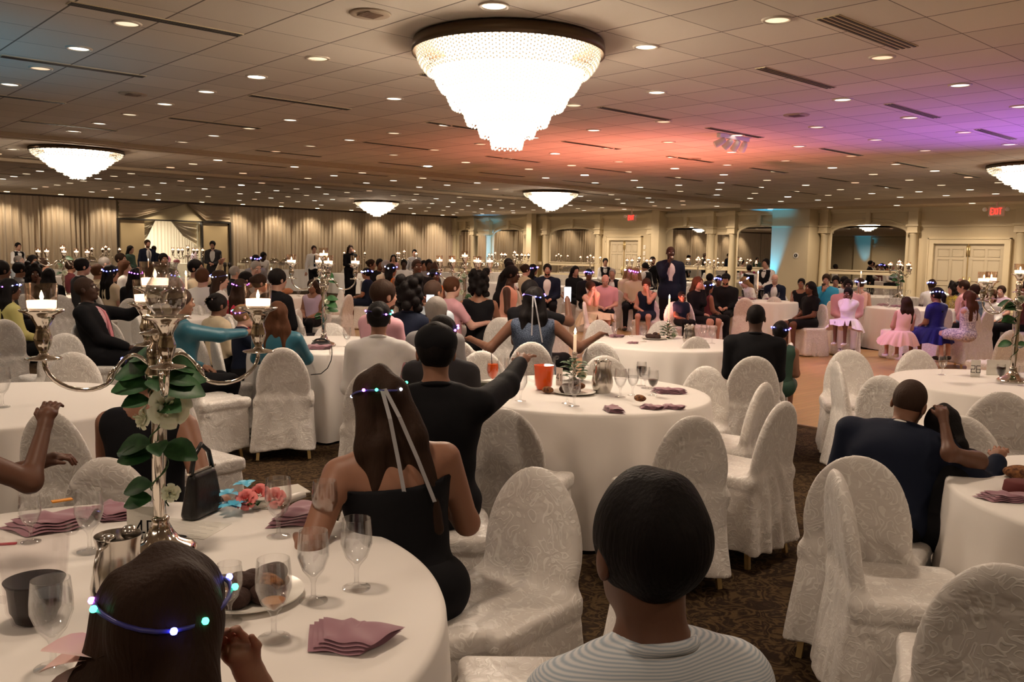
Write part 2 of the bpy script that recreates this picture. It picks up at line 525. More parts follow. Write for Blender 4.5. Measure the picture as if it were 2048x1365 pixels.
def floor_material():
    m = mat('carpet', (0.030, 0.019, 0.012), rough=0.95, spec=0.1)
    nt = m.node_tree
    b = nt.nodes['Principled BSDF']
    tc = nd(nt, 'ShaderNodeTexCoord')
    n = nd(nt, 'ShaderNodeTexNoise'); n.inputs['Scale'].default_value = 8; n.inputs['Detail'].default_value = 3.5; n.inputs['Distortion'].default_value = 1.8
    nt.links.new(tc.outputs['Object'], n.inputs['Vector'])
    s = nd(nt, 'ShaderNodeMath', operation='MULTIPLY'); s.inputs[1].default_value = 30
    nt.links.new(n.outputs['Fac'], s.inputs[0])
    si = nd(nt, 'ShaderNodeMath', operation='SINE')
    nt.links.new(s.outputs[0], si.inputs[0])
    r = nd(nt, 'ShaderNodeValToRGB')
    e = r.color_ramp.elements
    e[0].position, e[0].color = 0.15, (0.026, 0.016, 0.010, 1)
    e[1].position, e[1].color = 0.9, (0.082, 0.052, 0.025, 1)
    e2 = e.new(0.45); e2.color = (0.042, 0.025, 0.015, 1)
    e3 = e.new(0.7); e3.color = (0.060, 0.039, 0.018, 1)
    mr = nd(nt, 'ShaderNodeMapRange'); mr.inputs['From Min'].default_value = -1
    nt.links.new(si.outputs[0], mr.inputs['Value'])
    nt.links.new(mr.outputs[0], r.inputs['Fac'])
    nt.links.new(r.outputs['Color'], b.inputs['Base Color'])
    return m
def wood_material():
    m = mat('parquet', (0.42, 0.22, 0.10), rough=0.32, spec=0.5)
    nt = m.node_tree
    b = nt.nodes['Principled BSDF']
    tc = nd(nt, 'ShaderNodeTexCoord')
    br = nd(nt, 'ShaderNodeTexBrick')
    br.inputs['Scale'].default_value = 1.0
    br.inputs['Brick Width'].default_value = 0.9; br.inputs['Row Height'].default_value = 0.09
    br.inputs['Mortar Size'].default_value = 0.002
    br.inputs['Color1'].default_value = (0.64, 0.40, 0.17, 1); br.inputs['Color2'].default_value = (0.54, 0.32, 0.13, 1)
    br.inputs['Mortar'].default_value = (0.26, 0.13, 0.06, 1)
    nt.links.new(tc.outputs['Object'], br.inputs['Vector'])
    n = nd(nt, 'ShaderNodeTexNoise'); n.inputs['Scale'].default_value = 6; n.inputs['Detail'].default_value = 5
    mp = nd(nt, 'ShaderNodeMapping'); mp.inputs['Scale'].default_value = (1, 12, 1)
    nt.links.new(tc.outputs['Object'], mp.inputs['Vector']); nt.links.new(mp.outputs[0], n.inputs['Vector'])
    mx = nd(nt, 'ShaderNodeMix', data_type='RGBA', blend_type='MULTIPLY')
    mx.inputs['Factor'].default_value = 0.45
    nt.links.new(br.outputs['Color'], mx.inputs['A']); nt.links.new(n.outputs['Color'], mx.inputs['B'])
    nt.links.new(mx.outputs['Result'], b.inputs['Base Color'])
    return m
def ceiling_material():
    m = mat('ceiling_tile', (0.70, 0.62, 0.53), rough=0.9)
    nt = m.node_tree
    b = nt.nodes['Principled BSDF']
    tc = nd(nt, 'ShaderNodeTexCoord')
    mp = nd(nt, 'ShaderNodeMapping'); mp.inputs['Location'].default_value = (-1.952, -2.735, 0)
    nt.links.new(tc.outputs['Object'], mp.inputs['Vector'])
    sx = nd(nt, 'ShaderNodeSeparateXYZ'); nt.links.new(mp.outputs[0], sx.inputs[0])
    def line(sock, period, width):
        d = nd(nt, 'ShaderNodeMath', operation='DIVIDE'); d.inputs[1].default_value = period; nt.links.new(sock, d.inputs[0])
        a = nd(nt, 'ShaderNodeMath', operation='PINGPONG'); a.inputs[1].default_value = 0.5; nt.links.new(d.outputs[0], a.inputs[0])
        c = nd(nt, 'ShaderNodeMath', operation='LESS_THAN'); c.inputs[1].default_value = width / period / 2; nt.links.new(a.outputs[0], c.inputs[0])
        return c.outputs[0]
    lx = line(sx.outputs['X'], 0.622, 0.014); ly = line(sx.outputs['Y'], 0.622, 0.008)
    mxm = nd(nt, 'ShaderNodeMath', operation='MAXIMUM'); nt.links.new(lx, mxm.inputs[0]); nt.links.new(ly, mxm.inputs[1])
    n = nd(nt, 'ShaderNodeTexNoise'); n.inputs['Scale'].default_value = 160; n.inputs['Detail'].default_value = 2
    nt.links.new(tc.outputs['Object'], n.inputs['Vector'])
    fl = nd(nt, 'ShaderNodeVectorMath', operation='SNAP'); fl.inputs[1].default_value = (0.622, 0.622, 0.622)
    nt.links.new(mp.outputs[0], fl.inputs[0])
    wn = nd(nt, 'ShaderNodeTexWhiteNoise'); nt.links.new(fl.outputs[0], wn.inputs['Vector'])
    ad = nd(nt, 'ShaderNodeMath', operation='ADD'); nt.links.new(n.outputs['Fac'], ad.inputs[0]); nt.links.new(wn.outputs['Value'], ad.inputs[1])
    mr = nd(nt, 'ShaderNodeMapRange'); mr.inputs['From Min'].default_value = 0.2; mr.inputs['From Max'].default_value = 1.8
    mr.inputs['To Min'].default_value = 0.86; mr.inputs['To Max'].default_value = 1.08
    nt.links.new(ad.outputs[0], mr.inputs['Value'])
    base = nd(nt, 'ShaderNodeVectorMath', operation='SCALE'); base.inputs[0].default_value = (0.70, 0.62, 0.52)
    nt.links.new(mr.outputs[0], base.inputs['Scale'])
    mx = nd(nt, 'ShaderNodeMix', data_type='RGBA')
    nt.links.new(mxm.outputs[0], mx.inputs['Factor']); nt.links.new(base.outputs[0], mx.inputs['A'])
    mx.inputs['B'].default_value = (0.16, 0.125, 0.10, 1)
    nt.links.new(mx.outputs['Result'], b.inputs['Base Color'])
    bp = nd(nt, 'ShaderNodeBump'); bp.inputs['Strength'].default_value = 0.25; bp.inputs['Distance'].default_value = 0.004
    nt.links.new(n.outputs['Fac'], bp.inputs['Height']); nt.links.new(bp.outputs['Normal'], b.inputs['Normal'])
    return m
CARPET, PARQUET, TILE = floor_material(), wood_material(), ceiling_material()
WALLM = mat('cream_paint', (0.58, 0.49, 0.32), rough=0.6)
TRIMM = mat('trim_paint', (0.62, 0.53, 0.35), rough=0.5)
DOORM = mat('door_paint', (0.50, 0.43, 0.30), rough=0.5)
DARKM = mat('dark_metal', (0.02, 0.015, 0.012), rough=0.5)
MIRROR = mat('mirror', (0.82, 0.80, 0.76), rough=0.01, metal=1.0)
CURTM = mat('drape_fabric', (0.47, 0.37, 0.265), rough=0.6, sheen=0.3, bump=(30, 0.2))
SHEERM = mat('sheer_fabric', (0.72, 0.64, 0.52), rough=0.8, sheen=0.3)
PANELM = mat('partition_panel', (0.50, 0.38, 0.22), rough=0.6)

DX0, DX1, DY0, DY1 = 7.77, 15.3, 0.0, 17.5         # the dance floor
X0, Y0 = -9.0, -5.0
mb = MB(); mb.box((X0, Y0, -0.2), (XW + 0.3, 40, 0)); struct('floor', mb, CARPET)
mb = MB(); mb.box((DX0, DY0, 0.0), (DX1, DY1, 0.012)); struct('floor_dance', mb, PARQUET)
mb = MB(); mb.box((DX0 - 0.04, DY0 - .04, 0.0), (DX0, DY1 + .04, 0.014)); mb.box((DX1, DY0 - .04, 0.0), (DX1 + .04, DY1 + .04, 0.014)); mb.box((DX0, DY1, 0.0), (DX1, DY1 + .04, 0.014))
struct('trim_1', mb, mat('floor_edging', (0.12, 0.07, 0.04), rough=0.4))
mb = MB(); mb.box((X0, Y0, CEIL), (XW + 0.3, YW + 0.3, CEIL + 0.2)); struct('ceiling', mb, TILE)
mb = MB(); mb.box((X0 - 0.2, Y0, 0), (X0, YW, CEIL)); struct('wall_left', mb, WALLM)
mb = MB(); mb.box((X0, Y0 - 0.2, 0), (XW, Y0, CEIL)); struct('wall_behind', mb, WALLM)
mb = MB(); mb.box((X0, 29.2, 0), (X0 + 0.3, 30.4, CEIL)); struct('wall_left_pier', mb, WALLM)
mb = MB(); mb.box((X0, Y0, 2.6), (X0 + 0.05, YW, 2.66)); mb.box((X0, Y0, 3.08), (X0 + 0.16, YW, 3.2)); struct('trim_5', mb, TRIMM)
# soffits and the folding-wall track
SOFM = mat('soffit_paint', (0.50, 0.40, 0.28), rough=0.7)
mb = MB(); mb.box((24.4, Y0, 3.16), (XW, 16.1, CEIL)); struct('ceiling_soffit', mb, SOFM)
mb = MB(); mb.box((X0, 15.05, 3.24), (24.4, 15.45, CEIL)); mb.box((X0, 15.19, 3.225), (24.4, 15.31, 3.24)); struct('ceiling_track', mb, SOFM)
mb = MB(); mb.box((X0, 19.6, 3.24), (XW, 20.0, CEIL)); struct('ceiling_beam', mb, SOFM)

# the pleated drape wall (along X at YW), with its doorway
def pleats(x0, x1, z0, z1, seed, amp=0.07, per=0.17, nz=10, y=YW - 0.12, zt=None):
    r = random.Random(seed)
    n = int((x1 - x0) / 0.022)
    ph, v = 0.0, []
    prof = []
    ampk, perk = 1.0, per
    for i in range(n + 1):
        if i % 9 == 0: ampk = r.uniform(0.45, 1.25); perk = per * r.uniform(0.7, 1.4)
        ph += 2 * PI * 0.022 / perk
        prof.append((x0 + (x1 - x0) * i / n, math.sin(ph) * amp * ampk + 0.3 * amp * math.sin(2.3 * ph)))
    for k in range(nz + 1):
        t = k / nz
        for x, a in prof:
            top = zt(x) if zt else z1
            z = z0 + (top - z0) * t
            v.append((x, y + a * (0.65 + 0.45 * (1 - t)), z))
    f = []
    for k in range(nz):
        for i in range(n):
            a = k * (n + 1) + i
            f.append((a, a + 1, a + n + 2, a + n + 1))
    return v, f
DRX0, DRX1, DRXL, DRXR = 11.65, 13.75, 10.72, 14.86
DRZ = 2.62
mb = MB()
mb.box((X0, YW, 0), (DRX0, YW + 0.2, CEIL)); mb.box((DRX1, YW, 0), (XW + .2, YW + 0.2, CEIL)); mb.box((DRX0, YW, DRZ), (DRX1, YW + 0.2, CEIL))
struct('wall_back', mb, WALLM)
k = 0
for a, b in ((X0, -4.4), (-4.4, -0.2), (-0.2, 3.6), (3.6, 7.2), (7.2, DRXL), (DRXR, 18.6), (18.6, 22.2), (22.2, XW - 0.12)):
    k += 1
    mb = MB(); v, f = pleats(a, b, 0.03, CEIL - 0.03, k); mb.add(v, f)
    o = mb.obj('drape', CURTM)
    where = {1: 'at the far left end of the drape wall', 2: 'second from the far left end of the drape wall', 3: 'third from the far left end of the drape wall', 4: 'behind the lone candelabra at the left edge', 5: 'left of the open doorway with the waitress before it', 6: 'right of the open doorway', 7: 'behind the woman in black raising her hands', 8: 'ending at the corner with the arched mirrors'}[k]
    tag(o, 'floor-length pleated gold-beige drape ' + where, 'curtain', 'pleated drapes along the back wall')
mb = MB(); mb.box((X0, YW - 0.26, CEIL - 0.055), (XW, YW, CEIL - 0.0)); struct('trim_2', mb, mat('pelmet_dark', (0.05, 0.03, 0.02), rough=0.6))
# header drapes over the doorway
mb = MB(); v, f = pleats(DRXL, 12.3, DRZ - 0.0, CEIL - 0.03, 31, zt=lambda x: CEIL - 0.03); mb.add(v, f)
def swag(pts_top, pts_bot, seed, m, name, label, y=YW - 0.16, n=60, parent=None):
    mb = MB(); v, f = [], []
    r = random.Random(seed); K = 26
    for i in range(n + 1):
        t = i / n
        a = [Vector(p) for p in pts_top]; b = [Vector(p) for p in pts_bot]
        def q(P):
            u = t * (len(P) - 1); j = min(int(u), len(P) - 2); return P[j].lerp(P[j + 1], u - j)
        A, B = q(a), q(b)
        for k in range(K + 1):
            s = k / K
            p = A.lerp(B, s)
            v.append((p.x, y + 0.05 * math.sin(s * PI * 9 + 2 * t), p.z))
    for i in range(n):
        for k in range(K):
            c = i * (K + 1) + k
            f.append((c, c + 1, c + K + 2, c + K + 1))
    mb.add(v, f)
    o = mb.obj(name, m)
    return tag(o, label, 'curtain')
swag([(10.75, 0, 3.25), (12.0, 0, 3.25), (13.15, 0, 3.27)], [(10.75, 0, 2.64), (11.3, 0, 2.66), (13.10, 0, 3.22)], 3, CURTM, 'drape_swag', 'beige drape gathered up left over the doorway with the white room')
swag([(13.25, 0, 3.27), (14.0, 0, 3.25), (14.86, 0, 3.25)], [(13.25, 0, 3.20), (13.9, 0, 2.66), (14.86, 0, 2.64)], 4, CURTM, 'drape_swag', 'beige drape gathered up right over the doorway with the white room')
mb = MB(); mb.box((DRXL, YW - 0.10, 0), (DRX0, YW - 0.03, DRZ - 0.04)); struct('wall_partition', mb, PANELM)
mb = MB(); mb.box((DRX1, YW - 0.10, 0), (DRXR, YW - 0.03, DRZ - 0.12)); struct('wall_partition_2', mb, PANELM)
mb = MB()
mb.box((DRXL - 0.06, YW - 0.2, 0), (DRXL + 0.02, YW - 0.05, DRZ)); mb.box((DRXL, YW - 0.2, DRZ - 0.05), (DRXR, YW - 0.05, DRZ)); mb.box((DRXR - 0.03, YW - 0.2, 0), (DRXR + 0.04, YW - 0.05, DRZ)); mb.box((DRX1 - 0.02, YW - 0.2, 0), (DRX1 + 0.04, YW - 0.05, DRZ))
struct('trim_3', mb, DARKM)
# the white room beyond
WR = mat('white_room_paint', (0.85, 0.82, 0.74), rough=0.7)
mb = MB(); mb.box((DRX0 - 2.5, YW + 0.2, 0), (DRX0 - 2.3, YW + 4.6, 3.0)); mb.box((DRX0 - 2.5, YW + 4.6, 0), (DRX1 + 2.5, YW + 4.8, 3.0)); mb.box((DRX1 + 2.3, YW + .2, 0), (DRX1 + 2.5, YW + 4.6, 3.0)); mb.box((DRX0 - 2.5, YW + .2, 3.0), (DRX1 + 2.5, YW + 4.8, 3.1))
struct('wall_far_room', mb, WR)
lamp('far_room_lamp', 'AREA', (12.7, YW + 2.2, 2.9), 150, (1.0, 0.9, 0.72), (12.7, YW + 2.2, 0), size=2.2)
mb = MB(); v, f = pleats(DRX0 - 1.2, DRX1 + 1.6, 0.03, 2.9, 77, amp=0.03, per=0.12, y=YW + 4.3); mb.add(v, f)
tag(mb.obj('sheer_curtain', SHEERM), 'white sheer curtain across the bright room beyond the doorway', 'curtain')
swag([(11.68, 0, 2.6), (11.95, 0, 2.6), (12.2, 0, 2.6)], [(11.68, 0, 1.75), (11.85, 0, 1.95), (12.15, 0, 2.55)], 5, SHEERM, 'tied_curtain', 'sheer beige curtain swept to the left side inside the doorway', y=YW + 0.3)
swag([(12.75, 0, 2.6), (13.3, 0, 2.6), (13.74, 0, 2.6)], [(12.8, 0, 2.55), (13.2, 0, 2.05), (13.74, 0, 1.65)], 6, SHEERM, 'tied_curtain', 'sheer beige curtain swept to the right side inside the doorway', y=YW + 0.3)

# the mirror wall (along Y at XW)
mb = MB(); mb.box((XW, Y0, 0), (XW + 0.2, YW, CEIL)); struct('wall_right', mb, WALLM)
ARCH = [(31.35, 32.4), (27.95, 29.85), (23.75, 26.25), (18.45, 20.25), (15.55, 17.15), (11.45, 13.75)]
STRIP = [(30.45, 31.1), (26.75, 27.0), (17.5, 18.0)]
def arch_mirror(n, ya, yb):
    r = thing('arched_mirror', None, 'mirror', (XW, (ya + yb) / 2, 0))
    w2 = (yb - ya) / 2
    x = -0.03
    def prof(w, rise, zs):
        return [(-w, 0.28)] + [(-w, zs)] + [(w * math.sin(-PI / 2 + PI * i / 20), zs + rise * math.cos(-PI / 2 + PI * i / 20)) for i in range(1, 20)] + [(w, zs)] + [(w, 0.28)]
    P = prof(w2, 0.26, 2.42)
    m = MB(); v = [(x, p[0], p[1]) for p in P] + [(0.0, p[0], p[1]) for p in P]
    N = len(P)
    m.add(v, [tuple(range(N))] + [(i, (i + 1) % N, (i + 1) % N + N, i + N) for i in range(N)])
    m.obj('mirror_glass', MIRROR, r, smooth=False)
    P1, P2 = prof(w2 + 0.0, 0.26, 2.42), prof(w2 + 0.09, 0.33, 2.44)
    fr = MB()
    v = [(-0.03, a[0], a[1]) for a in P1] + [(-0.07, (a[0] + b[0]) / 2, (a[1] + b[1]) / 2) for a, b in zip(P1, P2)] + [(0.0, b[0], b[1]) for b in P2]
    f = [(j * N + i, j * N + i + 1, (j + 1) * N + i + 1, (j + 1) * N + i) for j in (0, 1) for i in range(N - 1)]
    fr.add(v, f)
    P3, P4 = prof(w2 + 0.16, 0.40, 2.44), prof(w2 + 0.20, 0.44, 2.44)
    v = [(0.0, a[0], a[1]) for a in P3[1:-1]] + [(-0.05, (a[0] + b[0]) / 2, (a[1] + b[1]) / 2) for a, b in zip(P3[1:-1], P4[1:-1])] + [(0.0, b[0], b[1]) for b in P4[1:-1]]
    N2 = N - 2
    fr.add(v, [(j * N2 + i, j * N2 + i + 1, (j + 1) * N2 + i + 1, (j + 1) * N2 + i) for j in (0, 1) for i in range(N2 - 1)])
    fr.obj('arch_frame', TRIMM, r)
    rl = MB(); rl.box((-0.10, -w2, 1.17), (0, w2, 1.30)); rl.box((-0.12, -w2, 1.28), (0, w2, 1.31)); rl.box((-0.07, -w2, 0.78), (0, w2, 0.86))
    rl.obj('rail', TRIMM, r, smooth=False)
    ks = MB(); ks.box((-0.11, -0.07, 2.70), (0, 0.07, 3.12)); ks.box((-0.13, -0.09, 3.08), (0, 0.09, 3.14))
    ks.obj('keystone', TRIMM, r, smooth=False)
    return r
LAB = ['narrow arched mirror in the corner by the pleated drapes', 'arched mirror with a teal-lit left edge, near the corner', 'arched mirror left of the door under the distant exit sign', 'arched mirror directly behind the speaker in the dark suit', 'arched mirror reflecting a chandelier, left of the broad pier', 'widest arched mirror, right of the broad pier with the round sign']
for n, (ya, yb) in enumerate(ARCH):
    arch_mirror(n, ya, yb)['label'] = LAB[n]
for n, (ya, yb) in enumerate(STRIP):
    r = thing('strip_mirror', ['narrow tall mirror between columns nearest the drape corner', 'thin mirror strip beside the square white post', 'narrow tall mirror between the two columns right of the speaker'][n], 'mirror', (XW, (ya + yb) / 2, 0))
    m = MB(); m.box((-0.03, -(yb - ya) / 2, 0.28), (0, (yb - ya) / 2, 2.4)); m.obj('mirror_glass', MIRROR, r, smooth=False)
    m = MB(); m.box((-0.06, -(yb - ya) / 2, 2.4), (0, (yb - ya) / 2, 2.5)); m.obj('frame', TRIMM, r, smooth=False); m = MB(); m.box((-0.10, -(yb - ya) / 2, 1.17), (0, (yb - ya) / 2, 1.30)); m.obj('rail', TRIMM, r, smooth=False)
# pilasters: fluted column shafts with capital and base, built on the wall
def pilaster(y, n):
    r = thing('wall_column', None, 'column', (XW, y, 0))
    m = MB()
    m.lathe([(0.17, 0), (0.17, 0.12), (0.15, 0.16), (0.13, 0.2), (0.128, 1.2), (0.115, 2.36), (0.13, 2.38), (0.13, 2.41), (0.118, 2.43)], 40, (-0.08, 0, 0), wob=lambda a, z: 1 - (0.035 * abs(math.sin(10 * a)) if 0.2 < z < 2.37 else 0))
    m.obj('shaft', TRIMM, r, smooth=math.radians(50))
    m = MB(); m.box((-0.24, -0.16, 2.43), (0, 0.16, 2.48)); m.box((-0.22, -0.145, 2.48), (0, 0.145, 2.62)); m.box((-0.26, -0.18, 2.62), (0, 0.18, 2.67)); m.box((-0.20, -0.14, 2.67), (0, 0.14, 3.05)); m.box((-0.25, -0.17, 3.05), (0, 0.17, 3.12)); m.box((-0.29, -0.2, 3.12), (0, 0.2, 3.2))
    m.obj('capital_block', TRIMM, r, smooth=False)
    m = MB(); m.box((-0.26, -0.19, 0), (0, 0.19, 0.28)); m.obj('plinth', TRIMM, r, smooth=False)
    return r
COLY = [(32.6, 'in the corner against the pleated drapes'), (31.22, 'right of the corner mirror'), (30.15, 'edged with teal light, near the corner'), (27.6, 'left of the square white post'), (26.45, 'right of the square white post'), (23.5, 'left of the door under the distant exit sign'), (20.85, 'right of the door under the distant exit sign'), (18.22, 'left of the narrow mirror right of the speaker'), (17.35, 'right of the narrow mirror right of the speaker'), (13.98, 'against the right side of the broad pier'), (11.2, 'between the widest mirror and the nearer double doors'), (8.35, 'right of the nearer double doors')]
for n, (y, t) in enumerate(COLY):
    pilaster(y, n)['label'] = 'cream fluted half column with square capital ' + t
mb = MB(); mb.box((XW - 0.03, Y0, 2.60), (XW, YW, 2.645)); mb.box((XW - 0.05, Y0, 2.645), (XW, YW, 2.66)); mb.box((XW - 0.16, Y0, CEIL - 0.2), (XW, YW, CEIL - 0.14)); mb.box((XW - 0.1, Y0, CEIL - 0.26), (XW, YW, CEIL - 0.2)); struct('trim_4', mb, TRIMM)
mb = MB(); mb.box((XW - 0.03, Y0, 0), (XW, YW, 0.18)); struct('baseboard_right', mb, TRIMM)
mb = MB(); mb.box((XW - 0.75, 14.15, 0), (XW, 15.45, 3.16)); mb.box((XW - 0.78, 14.13, 0), (XW, 15.47, 0.16)); mb.box((XW - 0.78, 14.13, 2.62), (XW, 15.47, 2.66)); struct('wall_pier', mb, WALLM)
mb = MB(); mb.box((XW - 0.5, 26.95, 0), (XW - 0.22, 27.25, CEIL)); mb.box((XW - 0.53, 26.92, 0), (XW - 0.19, 27.28, 0.3)); struct('wall_post', mb, TRIMM)
mb = MB(); mb.box((XW - 0.45, 20.25, 0), (XW, 20.6, CEIL)); struct('wall_post_2', mb, WALLM)
mb = MB(); mb.lathe([(0.0, 0), (0.09, 0), (0.09, 0.01), (0, 0.01)], 24, m=WR, M=Matrix.Translation((XW - 0.75, 14.55, 1.72)) @ Matrix.Rotation(-PI / 2, 4, 'Y'))
mb.lathe([(0.0, 0.01), (0.055, 0.01), (0.055, 0.016), (0, 0.016)], 24, m=BLACK, M=Matrix.Translation((XW - 0.75, 14.55, 1.72)) @ Matrix.Rotation(-PI / 2, 4, 'Y'))
mb.lathe([(0.0, 0.016), (0.012, 0.016), (0.012, 0.018), (0, 0.018)], 12, m=WR, M=Matrix.Translation((XW - 0.75, 14.55, 1.745)) @ Matrix.Rotation(-PI / 2, 4, 'Y'))
mb.box((XW - 0.772, 14.54, 1.69), (XW - 0.768, 14.56, 1.73), m=WR)
tag(mb.obj('round_sign', smooth=False), 'small round black-and-white sign on the broad cream pier', 'sign')
mb = MB(); mb.lathe([(0.0, 0), (0.07, 0), (0.07, 0.02), (0.045, 0.03), (0, 0.035)], 20, m=BLACK, M=Matrix.Translation((XW, 23.15, 2.15)) @ Matrix.Rotation(-PI / 2, 4, 'Y'))
tag(mb.obj('wall_clock'), 'small round black sign on wall left of the far double doors', 'sign')
for j, (dz, dy) in enumerate(((1.72, 23.15), (1.45, 23.15), (1.95, 21.25), (1.72, 21.25), (1.5, 21.25))):
    mb = MB(); mb.box((XW - 0.02, dy - 0.05, dz - 0.07), (XW, dy + 0.05, dz + 0.07), m=WR); mb.box((XW - 0.03, dy - 0.012, dz - 0.02), (XW, dy + 0.012, dz + 0.02), m=TRIMM)
    tag(mb.obj('switch_plate', smooth=False), 'white switch plate beside the far double doors, ' + ['upper left of the doors', 'lower left of the doors', 'topmost of three at right', 'middle of three at right', 'lowest of three at right'][j], 'switch')
# double doors
def double_door(nm, ya, yb, zt):
    r = bpy.data.objects.new(nm, None); COL.objects.link(r); r['kind'] = 'structure'; r.location = (XW, (ya + yb) / 2, 0)
    w2 = (yb - ya) / 2
    m = MB()
    for s in (-1, 1):
        m.box((-0.10, s * w2, 0), (0, s * (w2 + 0.13), zt + 0.13))
        m.box((-0.12, s * (w2 + 0.13), 0), (0, s * (w2 + 0.16), zt + 0.16))
    m.box((-0.10, -w2, zt), (0, w2, zt + 0.13)); m.box((-0.12, -w2 - .16, zt + 0.13), (0, w2 + .16, zt + 0.17))
    m.obj('frame', TRIMM, r, smooth=False)
    for s in (-1, 1):
        l = MB()
        a, b = (s * 0.01, s * w2) if s > 0 else (s * w2, s * 0.01)
        l.box((-0.03, a, 0.01), (-0.0, b, zt))
        ww = b - a
        for (u0, u1) in ((0.12, 0.46), (0.54, 0.88)):
            for (z0, z1) in ((0.22, 0.95), (1.08, 1.68), (1.76, zt - 0.14)):
                ya_, yb_ = a + u0 * ww, a + u1 * ww
                for q in (0.0, 0.028):
                    l.box((-0.042 + q * 0.4, ya_ + q, z0 + q), (-0.03, ya_ + q + 0.012, z1 - q)); l.box((-0.042 + q * 0.4, yb_ - q - 0.012, z0 + q), (-0.03, yb_ - q, z1 - q))
                    l.box((-0.042 + q * 0.4, ya_ + q, z0 + q), (-0.03, yb_ - q, z0 + q + 0.012)); l.box((-0.042 + q * 0.4, ya_ + q, z1 - q - 0.012), (-0.03, yb_ - q, z1 - q))
        d = l.obj('door_leaf', DOORM, r, smooth=False)
        h = MB(); yh = s * 0.08
        h.tube([(-0.03, yh, 1.12), (-0.09, yh, 1.12), (-0.09, yh, 0.92), (-0.03, yh, 0.92)], 0.012, 6); h.box((-0.04, yh - 0.025, 0.86), (-0.03, yh + 0.025, 1.2))
        h.box((-0.05, s * 0.03 - 0.02, zt - 0.35), (-0.03, s * 0.03 + 0.02, zt - 0.05))
        h.obj('handle', GOLD, d)
    s_ = MB(); s_.box((-0.05, -0.015, 0.02), (-0.03, 0.015, zt)); s_.obj('astragal', GOLD, r, smooth=False)
    return r
double_door('door_1', 21.5, 22.95, 2.2)
double_door('door_2', 8.75, 10.62, 2.12)
# exit signs
def exit_sign(y, z, label, top):
    r = thing('exit_sign', label, 'sign', (24.6, y, z))
    m = MB(); m.box((-0.03, -0.19, -0.12), (0.03, 0.19, 0.12)); m.box((-0.02, -0.02, 0.12), (0.02, 0.02, top - z)); m.obj('housing', mat('sign_housing', (0.6, 0.5, 0.42), emit=(1, .25, .15), estr=0.04, lit=False), r, smooth=False)
    L = MB()
    def seg(y0, z0, y1, z1, w=0.013):
        d = Vector((0, y1 - y0, z1 - z0)); n = Vector((0, -d.z, d.y)).normalized() * w
        p = [Vector((-0.034, y0, z0)) + n, Vector((-0.034, y1, z1)) + n, Vector((-0.034, y1, z1)) - n, Vector((-0.034, y0, z0)) - n]
        q = [a + Vector((0.004, 0, 0)) for a in p]
        L.add(p + q, [(0, 1, 2, 3), (7, 6, 5, 4), (0, 4, 5, 1), (1, 5, 6, 2), (2, 6, 7, 3), (3, 7, 4, 0)])
    H = 0.078
    e = 0.135   # the viewer looks along +X, so left is +Y
    seg(e, -H, e, H); seg(e, H, e - 0.05, H); seg(e, 0, e - 0.045, 0); seg(e, -H, e - 0.05, -H)
    seg(0.065, -H, 0.005, H); seg(0.065, H, 0.005, -H)
    seg(-0.03, -H, -0.03, H)
    seg(-0.06, H, -0.13, H); seg(-0.095, H, -0.095, -H)
    L.obj('lettering', glow('exit_red', (1.0, 0.03, 0.02), 2.0), r, smooth=False)
    for s in (-1, 1):
        b = MB(); b.lathe([(0, 0), (0.05, 0), (0.055, 0.05), (0.035, 0.07), (0, 0.07)], 16, M=Matrix.Translation((-0.02, s * 0.27, 0.05)) @ Matrix.Rotation(-PI / 2, 4, 'Y')); b.box((-0.01, min(s * .19, s * .27), 0.04), (0.01, max(s * .19, s * .27), 0.06)); b.obj('emergency_lamp', WR, r)
    return r
exit_sign(8.55, 2.93, 'lit red EXIT sign over the nearer double doors', 3.16)
exit_sign(20.75, 2.98, 'small lit red EXIT sign over the far double doors', CEIL)

# ceiling lights: recessed discs on a regular grid, and slot vents
DISC = [mat('lamp_cream', (0.9, 0.8, 0.6), emit=(1.0, 0.82, 0.56), estr=0.62, lit=False), mat('lamp_white', (0.9, 0.9, 0.85), emit=(1.0, 0.90, 0.74), estr=1.1, lit=False), mat('lamp_peach', (0.9, 0.7, 0.5), emit=(1.0, 0.64, 0.40), estr=0.7, lit=False), mat('lamp_bright', (1, 1, 1), emit=(1.0, 0.92, 0.80), estr=9.0, lit=False)]
ringm = MB(); ringm.shell([(0.082, -0.004), (0.086, -0.012), (0.104, -0.010), (0.108, 0.0)], 28)
ring_me = ringm.me('trim_ring', mat('ring_white', (0.6, 0.52, 0.42), rough=0.5))
dm = MB(); dm.lathe([(0.0, -0.004), (0.083, -0.004), (0.083, 0.0), (0, 0.0)], 24)
disc_me = dm.me('diffuser', DISC[0])
rc = random.Random(5)
BRIGHT = [(12, 9), (5, 6)]
nl = 0
ORD = 'first second third fourth fifth sixth seventh eighth ninth tenth eleventh twelfth thirteenth fourteenth fifteenth sixteenth seventeenth eighteenth nineteenth twentieth twenty-first twenty-second twenty-third twenty-fourth twenty-fifth twenty-sixth twenty-seventh twenty-eighth twenty-ninth thirtieth'.split()
